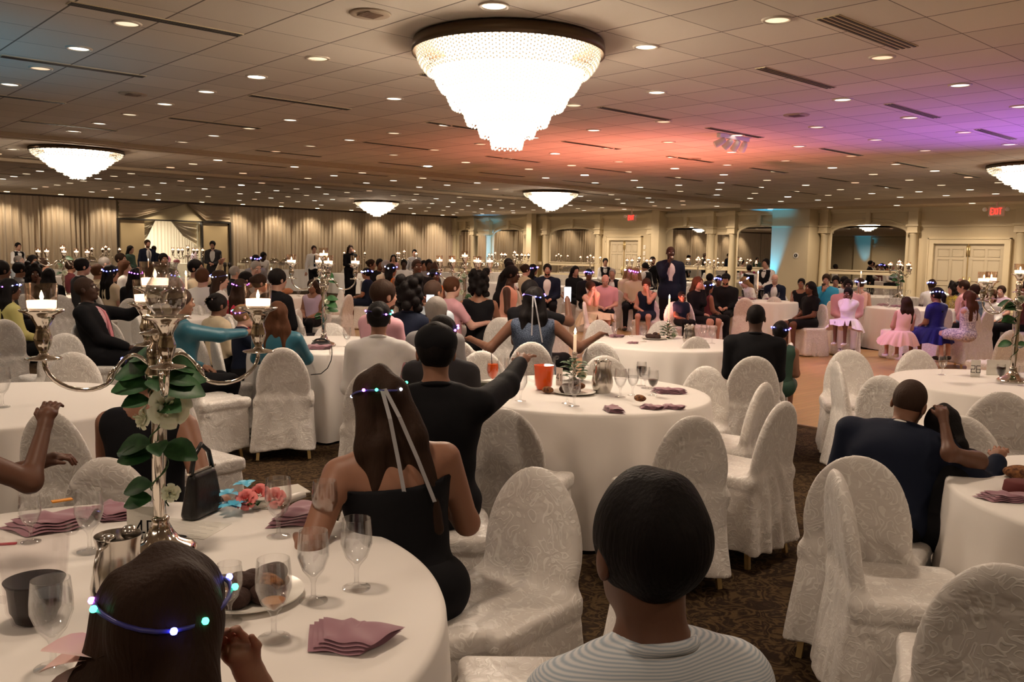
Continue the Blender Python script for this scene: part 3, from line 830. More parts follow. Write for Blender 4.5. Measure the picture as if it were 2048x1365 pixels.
for i, x in enumerate(LATX):
    for j, y in enumerate(LATY):
        if x > 24 or y > 31.6: continue
        if any((x - cx_) ** 2 + (y - cy_) ** 2 < 0.95 ** 2 for cx_, cy_ in CHAND): continue
        d = depth((x, y, CEIL))
        if d < 1.5: continue
        u, v_ = pix((x, y, CEIL))
        if not (-20 < u < 2068 and -20 < v_ < 1365): continue
        if rc.random() < 0.08: continue
        if 14.9 < y < 15.6 or 19.4 < y < 20.2: continue
        k = 3 if rc.random() < 0.05 else (1 if rc.random() < 0.5 else rc.choice((0, 0, 2)))
        nm = ('warm cream', 'white', 'peach', 'bright white')[k]
        col = j + 1
        o = thing('ceiling_light', '%s ceiling downlight, %s in the %s row back from the viewer' % (nm, ORD[i], ORD[j]), 'ceiling light', (x, y, CEIL), 0, 'round downlights in the tiled ceiling')
        put('diffuser', disc_me, o, m=DISC[k])
        if d < 16: put('trim_ring', ring_me, o)
        nl += 1
WASHM = mat('wash_lamp_lens', (1, 1, 1), emit=(1.0, 0.80, 0.50), estr=5.0, lit=False)
for n, (x, y) in enumerate(WASH):
    if x < 5: continue
    o = thing('wall_washer', 'warm spot lamp in the ceiling above the drapes, %s from the left' % ORD[n - 2], 'ceiling light', (x, y, CEIL), 0, 'warm spots above the drapes')
    put('diffuser', disc_me, o, m=WASHM)
for k in range(13):
    o = thing('soffit_light', 'round downlight in the lower ceiling band by the mirror wall, %s from its near end' % ORD[k], 'ceiling light', (24.7, 7.2 + 2.0 * k, 3.16 if 7.2 + 2.0 * k < 16 else CEIL), 0, 'downlights along the mirror wall')
    put('diffuser', disc_me, o, m=DISC[1])
# slot vents
def vent_me(nslots, pitch):
    m = MB(); w_ = nslots * pitch
    m.box((0, 0, -0.006), (1.27, w_, 0), m=TRIMM)
    for k in range(nslots):
        m.box((0.01, k * pitch + pitch * 0.25, -0.010), (1.26, k * pitch + pitch * 0.75, -0.004), m=DARKM)
    return m.me('slot_vent', smooth=False)
vm4, vm2 = vent_me(4, 0.045), vent_me(3, 0.035)
VENTS = [(5.82, 3.12, 4), (1.92, 6.70, 2), (2.0, 9.02, 2), (1.93, 11.42, 2), (4.46, 9.20, 2), (9.68, 6.88, 2), (3.2, 13.5, 2), (4.5, 11.6, 2)]
for i in range(7):
    for j in range(9):
        x, y = 4.46 + 2.5 * i + 0.6 * (j % 2), 4.4 + 2.45 * j
        if x < 24 and not (14.6 < y < 15.7 or 19.3 < y < 20.2) and all(abs(x - a) > 1.6 or abs(y - b) > 1.0 for a, b, c in VENTS) and all((x + .6 - a) ** 2 + (y - b) ** 2 > 1.6 for a, b in CHAND) and depth((x, y, CEIL)) > 5:
            VENTS.append((x, y, 2))
VENTS.sort(key=lambda q: depth((q[0], q[1], CEIL)) + (9 if not -60 < pix((q[0] + .6, q[1], CEIL))[0] < 2100 else 0))
VENTS = [q for q in VENTS if -150 < pix((q[0] + .6, q[1], CEIL))[0] < 2150][:60]
for n, (x, y, k) in enumerate(VENTS):
    d = depth((x, y, CEIL)); s = Vector((x, y, 0)).dot(rt)
    o = put('slot_vent', vm4 if k == 4 else vm2, None, (x, y, CEIL))
    tag(o, ('broad dark ceiling vent with four black slots, nearest at top right' if k == 4 else 'long dark slotted ceiling vent, %s nearest of all the vents' % ORD[min(n, 29)] if n < 30 else 'far slotted ceiling vent, %s of the distant ones' % ORD[n - 30]), 'vent', 'slotted ceiling vents')
for n, (u, v_) in enumerate(((740, 27), (266, 188), (1593, 230), (1385, 318))):
    p = at(u, v_, CEIL)
    m = MB(); m.lathe([(0, -0.012), (0.075, -0.012), (0.08, -0.006), (0.10, -0.004), (0.14, -0.010), (0.15, 0)], 36)
    o = tag(thing('ceiling_speaker', 'round flush ceiling speaker grille ' + ['left of the biggest chandelier, at the top edge', 'at the left, between slot vents', 'right of the biggest chandelier', 'beyond the chandelier near a track lamp'][n], 'speaker', p, 0))
    m.obj('trim_ring', mat('speaker_ring', (0.42, 0.33, 0.24), rough=0.6), o)
    m = MB()
    for q in range(9): m.box((-0.07, -0.066 + q * 0.0155, -0.016), (0.07, -0.060 + q * 0.0155, -0.011))
    m.obj('grille', mat('speaker_grille', (0.20, 0.13, 0.09), rough=0.6), o, smooth=False)
# track of stage lamps on the ceiling
o = thing('stage_light_cluster', 'white cluster of swivelling stage lamps on the ceiling over the dance floor', 'stage light', at(1467, 272, CEIL))
m = MB(); m.box((-0.35, -0.03, -0.05), (0.35, 0.03, 0)); m.obj('mounting_bar', WR, o, smooth=False)
for k in range(4):
    M = Matrix.Translation((-0.27 + 0.18 * k, 0, -0.1)) @ Matrix.Rotation(0.9 - 0.5 * k, 4, 'Y') @ Matrix.Rotation(0.7, 4, 'X')
    m = MB(); m.lathe([(0, 0.05), (0.03, 0.05), (0.045, 0.0), (0.05, -0.1), (0.045, -0.11), (0, -0.10)], 16, M=M); m.obj('lamp_head', WR, o)

# chandeliers: stepped tiers of crystal strands below a dark rim
GLOWSH = mat('chandelier_core', (1, 1, 1), emit=(1.0, 0.82, 0.64), estr=27)
GLOWSL = mat('chandelier_core_far', (1, 1, 1), emit=(1.0, 0.82, 0.64), estr=20)
CRYST = mat('crystal', (0.34, 0.27, 0.18), rough=0.2, emit=(1.0, 0.86, 0.62), estr=0.42, lit=False)  # beads emit a little so they look lit from inside
CRYST_GLOW_HOT = mat('crystal_glow_hot', (0.42, 0.36, 0.28), rough=0.2, emit=(1.0, 0.90, 0.74), estr=0.65, lit=False)  # lower tiers emit more, their inner light put into the material
TIERS = [(0.73, 0.0, -0.17), (0.60, -0.13, -0.32), (0.50, -0.28, -0.46), (0.36, -0.42, -0.60), (0.24, -0.56, -0.70), (0.135, -0.68, -0.80)]
def chand_meshes(near):
    out = []
    bead = MB(); bead.ball((0, 0, 0), 1.0, 6 if near else 4)
    bv, bf = np.array(bead.v), bead.f
    for t, (r, z0, z1) in enumerate(TIERS):
        V, F = [], []
        stp = 0.026 if near else 0.055
        n = int(2 * PI * r / stp); nzz = int((z0 - z1) / stp)
        k = 0
        r2 = r * 0.80
        quadf, trif = [], []
        for i in range(n):
            a = 2 * PI * i / n
            for j in range(nzz + 1):
                s_ = j / max(nzz, 1)
                rr = r - (r - r2) * (s_ ** 2) * 0.55
                z = z0 + (z1 - z0) * s_ - (0.012 if i % 2 else 0)
                V.append(bv * (stp * 0.40) + np.array((rr * math.cos(a), rr * math.sin(a), z)))
                F += [tuple(q + k for q in ff) for ff in bf]
                k += len(bv)
        me = mesh('crystal_tier', np.concatenate(V), F, CRYST if t == 0 else CRYST_GLOW_HOT, True)
        out.append(me)
    core = MB()
    pr = []
    for ti, (r, z0, z1) in enumerate(TIERS):
        if ti == 0: pr += [(r * 0.70, z0 - 0.01), (r * 0.66, z1 + 0.03)]; continue
        pr += [(r * 0.93, z0 - 0.01), (r * 0.82, z1 + 0.015)]
    core.shell(pr + [(0.0, pr[-1][1])], 48)
    rim = MB(); rim.lathe([(0.735, 0.03), (0.75, 0.0), (0.77, -0.02), (0.77, 0.04), (0.76, 0.085), (0.70, 0.10)], 64)
    return out, core.me('glowing_core', GLOWSH), rim.me('rim', mat('bronze', (0.12, 0.08, 0.05), rough=0.4, metal=0.7))
CM = {True: chand_meshes(True), False: chand_meshes(False)}
CL = ['largest crystal chandelier, white-hot stepped tiers, nearest over the round tables', 'stepped crystal chandelier at the left over the far tables', 'crystal chandelier cut off by the left edge near the drapes', 'small far crystal chandelier in front of the drape wall', 'far crystal chandelier before the arched mirrors', 'crystal chandelier cut off by the right edge near the exit sign']
for n, (x, y) in enumerate(CHAND):
    near = n == 0
    ts, core, rim = CM[near]
    r = thing('chandelier', CL[n], 'chandelier', (x, y, CEIL - 0.092 * (1.0 if near else 0.6)))
    r.scale = (1.0, 1.0, 0.92) if near else (1.0, 1.0, 0.56)
    put('rim', rim, r)
    put('glowing_core', core, r, m=GLOWSH if near else GLOWSL)
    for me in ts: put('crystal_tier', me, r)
for lx, ly, lab in ((11.0, 8.9, 'added black floor can throwing red light on the ceiling, hidden behind the tall taper table'), (13.5, 3.2, 'black floor uplighter throwing violet light on the ceiling beside the dance floor'), (-0.6, 8.4, 'black floor uplighter throwing blue light on the ceiling beyond the left edge')):  # the red can is added to house its ceiling wash lamp
    o = thing('uplighter', lab, 'uplight', (lx, ly, 0.012))
    m = MB(); m.shell([(0.0, 0.0), (0.14, 0.0), (0.14, 0.24), (0.13, 0.24), (0.12, 0.06), (0, 0.06)], 24); m.obj('lamp_can', DARKM, o)
# teal uplighters standing at the wall
for n, (x, y, ax, ay, pw) in enumerate(((XW - 1.05, 15.42, XW - 0.72, 15.36, 520), (XW - 0.50, 29.95, XW - 0.1, 30.0, 300), (X0 + 1.1, 29.5, X0 + 0.3, 29.6, 260))):
    lamp('uplighter_lamp', 'SPOT', (x, y, 0.22), pw, (0.02, 0.46, 1.0), (ax, ay, 3.0), spot_size=math.radians(34), spot_blend=0.8, shadow_soft_size=0.05)
    if n == 2: continue
    o = thing('uplighter', ['black teal floor uplighter at the left edge of the broad pier', 'black teal floor uplighter at the arched mirror near the corner'][n], 'uplight', (x, y, 0))
    m = MB(); m.lathe([(0, 0.05), (0.08, 0.05), (0.10, 0.09), (0.10, 0.19), (0.09, 0.20), (0, 0.19)], 20); m.obj('lamp_can', DARKM, o)
    m = MB(); m.box((-0.12, -0.02, 0), (0.12, 0.02, 0.02)); m.box((-0.12, -0.02, 0), (-0.105, 0.02, 0.14)); m.box((0.105, -0.02, 0), (0.12, 0.02, 0.14)); m.obj('bracket', DARKM, o, smooth=False)
# ================================================================ tables, chairs and what stands on them
HT = 0.76
def cloth_me(r, seed, n=220, folds=22):
    q = random.Random(seed)
    V = [(0, 0, HT)]
    rings = [(r * 0.35, 0), (r * 0.7, 0), (r * 0.93, 0), (r * 0.985, 0.002), (r * 0.998, 0.008), (r * 1.003, 0.02)] + [(r * 1.003, 0.02 + 0.72 * (k / 12)) for k in range(1, 13)]
    hs = [(q.uniform(0.5, 1.0), q.uniform(0, 6.28), folds + q.randint(-6, 6)) for _ in range(4)]
    for (rr, dz) in rings:
        t = max(0, (dz - 0.02) / 0.72)
        for k in range(n):
            a = 2 * PI * k / n
            wv = sum(A * math.sin(m_ * a + p + 0.7 * math.sin(2 * a + p)) for A, p, m_ in hs) / 2.2
            R = rr + t ** 0.7 * (0.028 + 0.03 * wv) * (1 + 0.7 * t)
            V.append((R * math.cos(a), R * math.sin(a), HT - dz + (0.0015 * math.sin(3 * a + hs[0][1]) if dz == 0 else 0)))
    F = [(0, 1 + k, 1 + (k + 1) % n) for k in range(n)]
    for i in range(len(rings) - 1):
        for k in range(n):
            k2 = (k + 1) % n
            a, b = 1 + i * n, 1 + (i + 1) * n
            F.append((a + k, b + k, b + k2, a + k2))
    return mesh('tablecloth', V, F, LINEN)
def ctr(u, v, r):
    """table whose rim comes nearest the viewer at pixel (u, v)"""
    p = at(u, v, HT); d = Vector((p.x, p.y, 0)).normalized()
    return Vector((p.x + d.x * r, p.y + d.y * r, 0))
TB = {}
def table(key, c, r, desc, seed):
    far = depth((c[0], c[1], HT))
    o = put('tablecloth', cloth_me(r, seed, 220 if far < 10 else 96), None, (c[0], c[1], 0.0), rz=seed * 1.3)
    tag(o, 'white floor-length cloth over the ' + desc, 'tablecloth', 'white cloths over the round tables')
    TB[key] = (Vector((c[0], c[1], 0)), r, desc)
table('A', (0.52, 2.2), 0.95, 'nearest round table, with the glasses and steel jug', 1)
table('B', ctr(1165, 829, 0.79), 0.79, 'round table with the orange drink pitcher', 2)
table('C', ctr(1335, 702, 0.80), 0.80, 'round table with the tall taper candle, before the speaker', 3)
table('D', ctr(655, 708, 0.80), 0.80, 'round table where the man in teal rests his arm', 4)
table('E', at(-20, 806, HT), 0.80, 'empty round table at the left edge', 5)
table('F', at(372, 630, HT), 0.80, 'round table beside the man in the pink tie', 6)
table('G', at(130, 591, HT), 0.80, 'round table under the left-hand five-light candelabrum', 7)
table('H', ctr(2018, 797, 0.80), 0.80, 'round table with the number 26 card', 8)
pI = at(1942, 1000, HT) + rt * 0.80
table('I', (pI.x, pI.y), 0.80, 'round table cut off at the lower right corner', 9)
table('J', ctr(1825, 621, 0.80), 0.80, 'round table with the girls in party dresses', 10)
table('K', ctr(1513, 606, 0.80), 0.80, 'round table beside the man in the flat cap', 11)
table('L', ctr(950, 652, 0.80), 0.80, 'round table with the violet-lit candelabrum', 12)
table('M', ctr(1103, 574, 0.80), 0.80, 'round table of the bearded man in the blue suit', 13)
table('N', ctr(1270, 583, 0.80), 0.80, 'round table by the child asleep on a chair back', 14)
table('O', ctr(550, 597, 0.80), 0.80, 'round table by the man stretching an arm over a chair', 15)
table('P', ctr(700, 548, 0.80), 0.80, 'round table below the woman in black by the drapes', 16)
table('Q', ctr(800, 557, 0.80), 0.80, 'round table before the girl in pink at the drapes', 17)
table('R', ctr(985, 567, 0.80), 0.80, 'round table behind the hurrying waiter', 18)
table('S', at(1765, 593, HT), 0.80, 'round table with the flowered many-light candelabrum', 19)
table('T', at(1945, 590, HT), 0.80, 'round table near the nearer double doors', 20)
table('U', at(330, 555, HT), 0.80, 'round table left of the white doorway room', 21)
table('V', at(60, 553, HT), 0.80, 'round table in front of the waitress at the left', 22)
table('W', at(1395, 556, HT), 0.80, 'round table behind the speaker to his right', 23)
table('X', at(1205, 555, HT), 0.80, 'round table below the waitress at the far doors', 24)
table('Y', at(1010, 541, HT), 0.80, 'distant round table by the teal-lit arch', 25)
table('Z', at(220, 548, HT), 0.80, 'round table with the candelabrum left of the dark doorpost', 26)

_at0 = at
def at(u, v, z):
    p = _at0(u, v, z)
    if z == HT and depth(p) > 9:
        c, r, _ = min(TB.values(), key=lambda t: (t[0] - Vector((p.x, p.y, 0))).length)
        d = Vector((p.x, p.y, 0)) - c
        if d.length > r * 0.85: d = d.normalized() * r * 0.8; p = Vector((c.x + d.x, c.y + d.y, z))
    return p
# ---- chairs
def slip_me(v, seed, name='slipcover'):
    q = random.Random(seed)
    hs = [(q.uniform(0.4, 1), q.uniform(0, 6.28), q.randint(5, 17)) for _ in range(5)]
    ws = [(q.uniform(-14, 14), q.uniform(-16, 16), q.uniform(0, 6.28)) for _ in range(5)]
    F = Field(v)
    F.ell((0, -0.06, 0.5), (0.31, 0.36, 0.5))
    F.p = [('e', np.array((0, -0.03, 0.47)), np.array((0.29, 0.34, 0.455)), None, 0.01)]
    def fun(D, X, Y, Z):
        th = np.arctan2(Y + 0.02, X)
        fold = sum(A * np.sin(m_ * th + p + 3 * Z) for A, p, m_ in hs) / 3
        wr = sum(np.sin(a * X + b * Z + 6 * Y + p) for a, b, p in ws) / 5
        low = np.clip((0.45 - Z) / 0.36, 0, 1)
        # back
        yb = Y + 0.185 + (Z - 0.45) * 0.17 - 0.10 * np.clip((0.5 - Z), 0, 1) - 0.018 * np.cos(X * 6)
        zc = 0.585
        eu = (np.sqrt((X / 0.207) ** 2 + (np.clip(Z - zc, 0, 1) / 0.298) ** 2) - 1) * 0.207
        wlow = 0.207 - 0.012 * np.clip((zc - Z) / 0.14, 0, 1) + 0.05 * low
        e = np.where(Z > zc, eu, np.abs(X) - wlow)
        b = np.maximum(e, np.abs(yb) - 0.024 + 0.0 * X)
        kk = 0.04
        h = np.clip(kk - np.abs(e - (np.abs(yb) - 0.024)), 0, None) / kk
        b = b + h * h * kk * 0.25
        b = np.maximum(b, 0.40 - Z)
        # seat
        sx, sy, sz = np.abs(X) - 0.20, np.abs(Y - 0.01) - 0.195, np.abs(Z - 0.445) - 0.012
        s = np.sqrt(np.clip(sx, 0, None) ** 2 + np.clip(sy, 0, None) ** 2 + np.clip(sz, 0, None) ** 2) - 0.028
        # skirt
        fl = 0.215 + 0.030 * low + fold * 0.018 * low
        cx_, cy_ = np.abs(X) - fl + 0.04, np.abs(Y - 0.0 + 0.012 * low) - fl + 0.04
        k_ = np.sqrt(np.clip(cx_, 0, None) ** 2 + np.clip(cy_, 0, None) ** 2) + np.minimum(np.maximum(cx_, cy_), 0) - 0.04
        hem = (0.085 if v < 0.02 else 0.012) + 0.012 * np.sin(3 * th + hs[0][1])
        k_ = np.maximum(np.maximum(k_, Z - 0.455), hem - Z)
        d = np.minimum(s, k_)
        k2 = 0.05
        h = np.clip(k2 - np.abs(d - b), 0, None) / k2
        d = np.minimum(d, b) - h * h * k2 * 0.25
        return d + wr * (0.0055 if v < .01 else .0035) - 0.004 * np.sin(26 * X + 20 * Z + 5 * np.sin(9 * X)) * np.exp(-((Z - 0.47) / 0.09) ** 2)
    F.fn(fun)
    return F.build(name, DAMASK)
SLIP = {0: [slip_me(0.0085, s) for s in (1, 2, 3)], 1: [slip_me(0.014, s) for s in (4, 5, 6)], 2: [slip_me(0.024, s) for s in (7, 8)]}
m = MB(); m.box((-0.012, -0.012, 0), (0.012, 0.012, 0.36)); LEGME = m.me('leg', GOLD, smooth=False)
CH = []
def chair(u, v, key, face=None, note='', z=0.905, at_=None, level=None):
    """chair whose back tops out at pixel (u, v)"""
    top = at(u, v, z)
    c, r, desc = TB[key]
    if at_: top = Vector((at_[0], at_[1], z))
    if face is None:
        dv = Vector((c.x - top.x, c.y - top.y, 0))
        ang = math.atan2(dv.y, dv.x)
    else:
        ang = math.atan2(top.y, top.x) - math.radians(face)
    f = Vector((math.cos(ang), math.sin(ang), 0))
    base = Vector((top.x, top.y, 0)) + f * 0.262
    d = depth(top)
    lv = 0 if d < 7.5 else (1 if d < 14 else 2)
    o = thing('banquet_chair', None, 'chair', base, ang - PI / 2)
    put('slipcover', SLIP[lv][len(CH) % len(SLIP[lv])], o)
    if lv < 2:
        for sx in (-1, 1):
            for sy in (-1, 1):
                l = put('leg', LEGME, o, (sx * 0.195, sy * 0.17 - 0.02, 0.0))
                l.rotation_euler = (sy * 0.12, -sx * 0.08, 0)
    CH.append((o, key, note, base, ang))
    return o
for a in [
    # nearest table
    (1088, 918, 'A', -143, 'empty, right of the nearest table with its white seat in view'), (92, 812, 'A', 42, 'empty, rounded back upright at the lower left'),
    (318, 752, 'A', 150, 'holding the woman in black behind the garland'),
    # table with orange pitcher
    (1005, 808, 'B', None, 'empty, back to the viewer at the near left'), (1395, 822, 'B', None, 'empty, back to the viewer at the near right'), (1575, 793, 'B', -62, 'seen from the side, outer one at the right'),
    (1538, 757, 'B', -70, 'seen from the side, inner one at the right'), (1418, 724, 'B', -150, 'white front showing, at the far right'), (1212, 703, 'B', 178, 'white front showing, at the far side behind the steel jug'),
    (962, 694, 'B', 165, 'half hidden by the outstretched arm'), 
    # taper candle table
    (1395, 667, 'C', None, 'grey-looking back to the viewer at its right'), (1200, 677, 'C', None, 'back to the viewer at its near left'), (1196, 635, 'C', None, 'white front lit pink, at its far left'), (1326, 636, 'C', None, 'white front lit lilac, at its far middle'),
    (1530, 692, 'C', -25, 'holding the man in black with short hair'), (1588, 680, 'C', -95, 'seen edge-on, lit lilac beside the dance floor'),
    # teal man table
    (565, 689, 'D', 2, 'big rounded back squarely to the viewer'), (662, 640, 'D', None, 'white front at its far side, behind the candelabrum foot'), (765, 684, 'D', 20, 'behind the woman with the light crown in floral skirt'),
    (352, 690, 'D', 60, 'under the man in the teal shirt'), (790, 655, 'D', -100, 'narrow, beside the dance floor'), (455, 630, 'D', 80, 'behind the little boy'), (915, 675, 'D', 10, 'right of the dark-haired man in the black shirt'),
    # left edge table
    (150, 695, 'E', None, 'white front showing, beyond its right rim'), (8, 634, 'E', -10, 'pale bluish front at the left edge'), (205, 634, 'F', 12, 'back to the viewer, narrow and upright'), (128, 660, 'F', -20, 'tilted, behind the left candle cup'), (318, 680, 'F', -15, 'hidden behind the candelabrum vase'),
    (48, 584, 'G', None, 'tall back at its near left'), (120, 586, 'G', None, 'low round back under the white cloth edge'), (245, 571, 'G', -140, 'white front between two tables'), (240, 553, 'G', 20, 'grey rounded top beside the phone'), (135, 560, 'G', 160, 'rounded white top at its far side'), (95, 566, 'G', 180, 'rounded white top left of the candelabrum foot'),
    (400, 572, 'F', -30, 'behind the girl with the silver bow'), (380, 577, 'F', 0, 'plain back left of the girl with the silver bow'), (470, 583, 'O', 10, 'draped over by the arm of the man in black'), (557, 585, 'O', 5, 'rounded back beside the long black sleeve'),
    (600, 613, 'O', -70, 'edge-on beside the auburn-haired woman'), (685, 577, 'O', -110, 'front lit, left of the dance floor'), (700, 585, 'O', -60, 'tall back at the dance floor corner'), (585, 622, 'O', 60, 'partly behind the auburn-haired woman'),
    (1000, 631, 'L', 8, 'patterned rounded back at its near right'), (1060, 660, 'L', 35, 'patterned back tilted away, by the sequinned woman'), (1130, 622, 'L', -60, 'lilac-lit edge beside the sequinned woman'),
    (735, 540, 'Q', -80, 'seen from the side below the boy with the light band'), (765, 545, 'Q', 20, 'behind the man in the cream shirt'), (900, 550, 'R', 30, 'tilted white back by the hurrying waiter'), (880, 552, 'R', 80, 'second tilted back by the hurrying waiter'),
    (1110, 565, 'M', 10, 'rounded back to the viewer at its near side'), (1020, 560, 'M', 40, 'with the man in the dark jacket leaning'), (1150, 560, 'M', 180, 'white front at its right side'), (1085, 548, 'M', 170, 'plain far one with a round top'),
    (1178, 570, 'N', 85, 'with the sleeping child leaning on its back'), (1235, 577, 'N', -10, 'tall back lit violet'), (1305, 577, 'N', -50, 'white back beside the girl with the light ring'), (1225, 562, 'N', 170, 'small far one behind the violet-lit chair'), (1165, 600, 'M', 95, 'low empty seat facing the dance floor'),
    (1388, 583, 'K', 80, 'edge-on, holding the woman in the black dress'), (1372, 600, 'K', 60, 'partly behind the speaker'), (1490, 592, 'K', 2, 'pink-lit rounded back at its near left'), (1550, 590, 'K', -2, 'pink-lit rounded back at its near right'), (1560, 583, 'K', 178, 'small front at its far side'),
    (1625, 596, 'J', -75, 'edge-on, holding the woman in the short black dress'), (1648, 580, 'J', -95, 'edge-on beside the pier foot'), (1700, 588, 'J', 160, 'under the man in the pink shirt'), (1832, 611, 'J', -50, 'lilac-lit back of the blush-dressed girl'), (1900, 613, 'J', -62, 'tall lilac back of the girl in royal blue'),
    (1955, 620, 'J', -60, 'white wing-like back of the long-haired girl'), (1660, 598, 'J', 60, 'behind the white tulle dress'), (1988, 600, 'T', 60, 'empty white seat beyond the royal blue girl'),
    (1700, 692, 'H', 172, 'lilac-lit front facing the viewer beside the dance floor'), (1832, 692, 'H', 150, 'broad lilac front facing the viewer'), (1668, 716, 'H', 75, 'narrow lace back seen edge-on'), (1762, 742, 'H', 30, 'lace back behind the man with the shaved head'), (2008, 775, 'H', -12, 'grey-green back at the right edge'), (1925, 822, 'H', 20, 'behind the embracing couple'),
    (1715, 899, 'I', 12, 'large oval back behind the navy suit'), (1660, 925, 'I', 78, 'seen edge-on in front, with a big empty seat'), (2022, 1113, 'I', -8, 'patterned back cut off at the lower right corner'),
    (2030, 655, 'T', -40, 'cut off at the right edge by the teal candelabrum'), (1935, 580, 'T', 150, 'small front near the nearer double doors'),
    (1375, 570, 'W', 120, 'low white back left of the woman in black'), (1270, 553, 'X', 170, 'small front below the far doors'), (1180, 553, 'X', 60, 'small back left of the man with a blue jacket'),
    (150, 555, 'Z', 20, 'small back behind the seated suited man'), (340, 560, 'U', 10, 'small back near the candle'), (455, 560, 'U', -30, 'small back beside the rope post'), (770, 533, 'P', 160, 'small front below the drapes'), (690, 522, 'P', 175, 'rounded lilac front before the drapes'),
]:
    chair(*a[:4], note=a[4])
_p = at(1290, 1400, 0.475); chair(0, 0, 'A', -100, at_=(_p.x, _p.y), note='only its pale seat edge in view beside the nearest person')
for o, key, note, b, ang in CH:
    o['label'] = 'white damask-covered banquet chair, ' + note
    o['group'] = 'white damask-covered banquet chairs'
    
# ---- small table ware
def gob_prof(h=0.175, rb=0.038, rf=0.034):
    return [(0.0, 0.0), (rf, 0.0), (rf, 0.003), (0.012, 0.008), (0.006, 0.014), (0.0055, 0.045), (0.010, 0.058), (0.026, 0.078), (rb, 0.112), (rb * 1.0, 0.135), (rb * 0.9, h), (rb * 0.9 - 0.0015, h), (rb - 0.002, 0.135), (rb - 0.002, 0.112), (0.024, 0.081), (0.006, 0.063), (0, 0.062)]
def water_prof(lv, rb=0.038):
    pr = [(0.0, 0.063), (0.006, 0.0645), (0.0235, 0.082), (rb - 0.0028, 0.112)]
    if lv > 0.125: pr += [(rb - 0.0028, min(lv, 0.135))]
    if lv > 0.135: pr += [(rb - 0.0028 - (lv - 0.135) * 0.1, lv)]
    if lv < 0.112:
        pr = pr[:-1] + [(0.0235 + (rb - 0.0263) * (lv - 0.082) / 0.03, lv)]
    return pr + [(0.0, lv)]
def shade(me_, n=1): return me_
def lathe_me(name, prof, m_, n=32, closed=False):
    b = MB(); b.shell(prof, n); return b.me(name, m_, math.radians(60))
GOB = {0: lathe_me('bowl', gob_prof(), GLASS, 40), 1: lathe_me('goblet', gob_prof(), GLASS, 14), 2: lathe_me('goblet', gob_prof()[:11:2] + [gob_prof()[10]], GLASS, 8)}
LIQ = {}
def liquid(lv, m_, n=32):
    k = (lv, m_.name, n)
    if k not in LIQ: LIQ[k] = lathe_me({'water': 'water'}.get(m_.name, 'drink'), water_prof(lv), m_, n)
    return LIQ[k]
GCOUNT = 0
def goblet(u, v, label, lv=None, m_=None, h=None, z=HT, group=None, vt=None, cat='glass'):
    p = at(u, v, z)
    d = depth(p)
    s = 1.0
    if vt is not None:
        q = ray(u, vt); tt = math.hypot(p.x, p.y) / math.hypot(q.x, q.y)
        s = max(0.8, min(1.3, (EYE + q.z * tt - z) / 0.175))
    if d < 9:
        o = thing('water_goblet', label, cat, p, 0, group)
        put('glass', GOB[0 if d < 4 else 1], o)
        if lv: put('drink' if m_ else 'water', liquid(lv, m_ or WATER, 40 if d < 4 else 14), o)
    else:
        o = put('water_goblet', GOB[1 if d < 13 else 2], None, p); tag(o, label, cat, group)
    o.scale = (s, s, s)
    return o
m = MB()
def napkin_me(seed, w_=0.20, h_=0.13):
    q = random.Random(seed); V, F = [], []
    n, L = 26, 4
    for l in range(L):
        for i in range(n + 1):
            for j in range(n + 1):
                s, t = i / n - 0.5, j / n - 0.5
                a = 0.6 + 0.5 * (t + 0.5)                 # fan shape
                x = s * w_ * a * (1 - 0.04 * l) + 0.01 * l * math.sin(seed)
                y = t * h_ * (1 - 0.06 * l)
                ed = max(abs(s), abs(t)) * 2
                z = 0.004 + 0.007 * l + 0.006 * (1 - ed ** 6) + 0.010 * math.exp(-((s - 0.2 * math.sin(seed + l)) / 0.07) ** 2) * (t + 0.5) + 0.003 * math.sin(9 * s + 7 * t + l)
                V.append((x, y, z))
        b = l * (n + 1) ** 2
        for i in range(n):
            for j in range(n):
                c = b + i * (n + 1) + j
                F.append((c, c + n + 1, c + n + 2, c + 1))
    me = mesh('folded_napkin', V, F, MAUVE)
    return me
NAPS = [napkin_me(s) for s in (1, 2, 3)]
def napkin(u, v, rz, label, s=1.0, sy=1.0, z=HT, tilt=None, k=0):
    o = put('folded_napkin', NAPS[k % 3], None, at(u, v, z) + Vector((0, 0, 0.001)), rz)
    o.scale = (s, s * sy, s)
    if tilt: o.rotation_euler = (tilt[0], tilt[1], rz)
    return tag(o, label, 'napkin', 'mauve cloth napkins')
def jug(u, v, label, h=0.20, z=HT):
    p = at(u, v, z); o = thing('steel_jug', label, 'jug', p, math.atan2(p.y, p.x) + 2.6)
    s = h / 0.20
    b = MB(); b.shell([(0.0, 0.0), (0.050, 0.0), (0.052, 0.006), (0.066, 0.045), (0.068, 0.07), (0.060, 0.115), (0.051, 0.15), (0.053, 0.18), (0.058, 0.20), (0.056, 0.20), (0.050, 0.18), (0.048, 0.15), (0.056, 0.115), (0.063, 0.07), (0.04, 0.02), (0, 0.02)], 40)
    b.obj('body', STEEL, o, math.radians(60))
    b = MB(); b.tube([(0.055, 0, 0.19), (0.085, 0, 0.185), (0.10, 0, 0.15), (0.095, 0, 0.09), (0.066, 0, 0.06)], 0.006, 8); b.obj('handle', STEEL, o)
    b = MB(); b.ball((-0.052, 0, 0.19), (0.02, 0.022, 0.02), 10); b.obj('spout', STEEL, o)
    b = MB(); b.box((0.03, -0.012, 0.198), (0.06, 0.012, 0.207)); b.ball((0.045, 0, 0.207), (0.016, 0.02, 0.010), 8); b.obj('lid_hinge', STEEL, o)
    o.scale = (s, s, s); return o
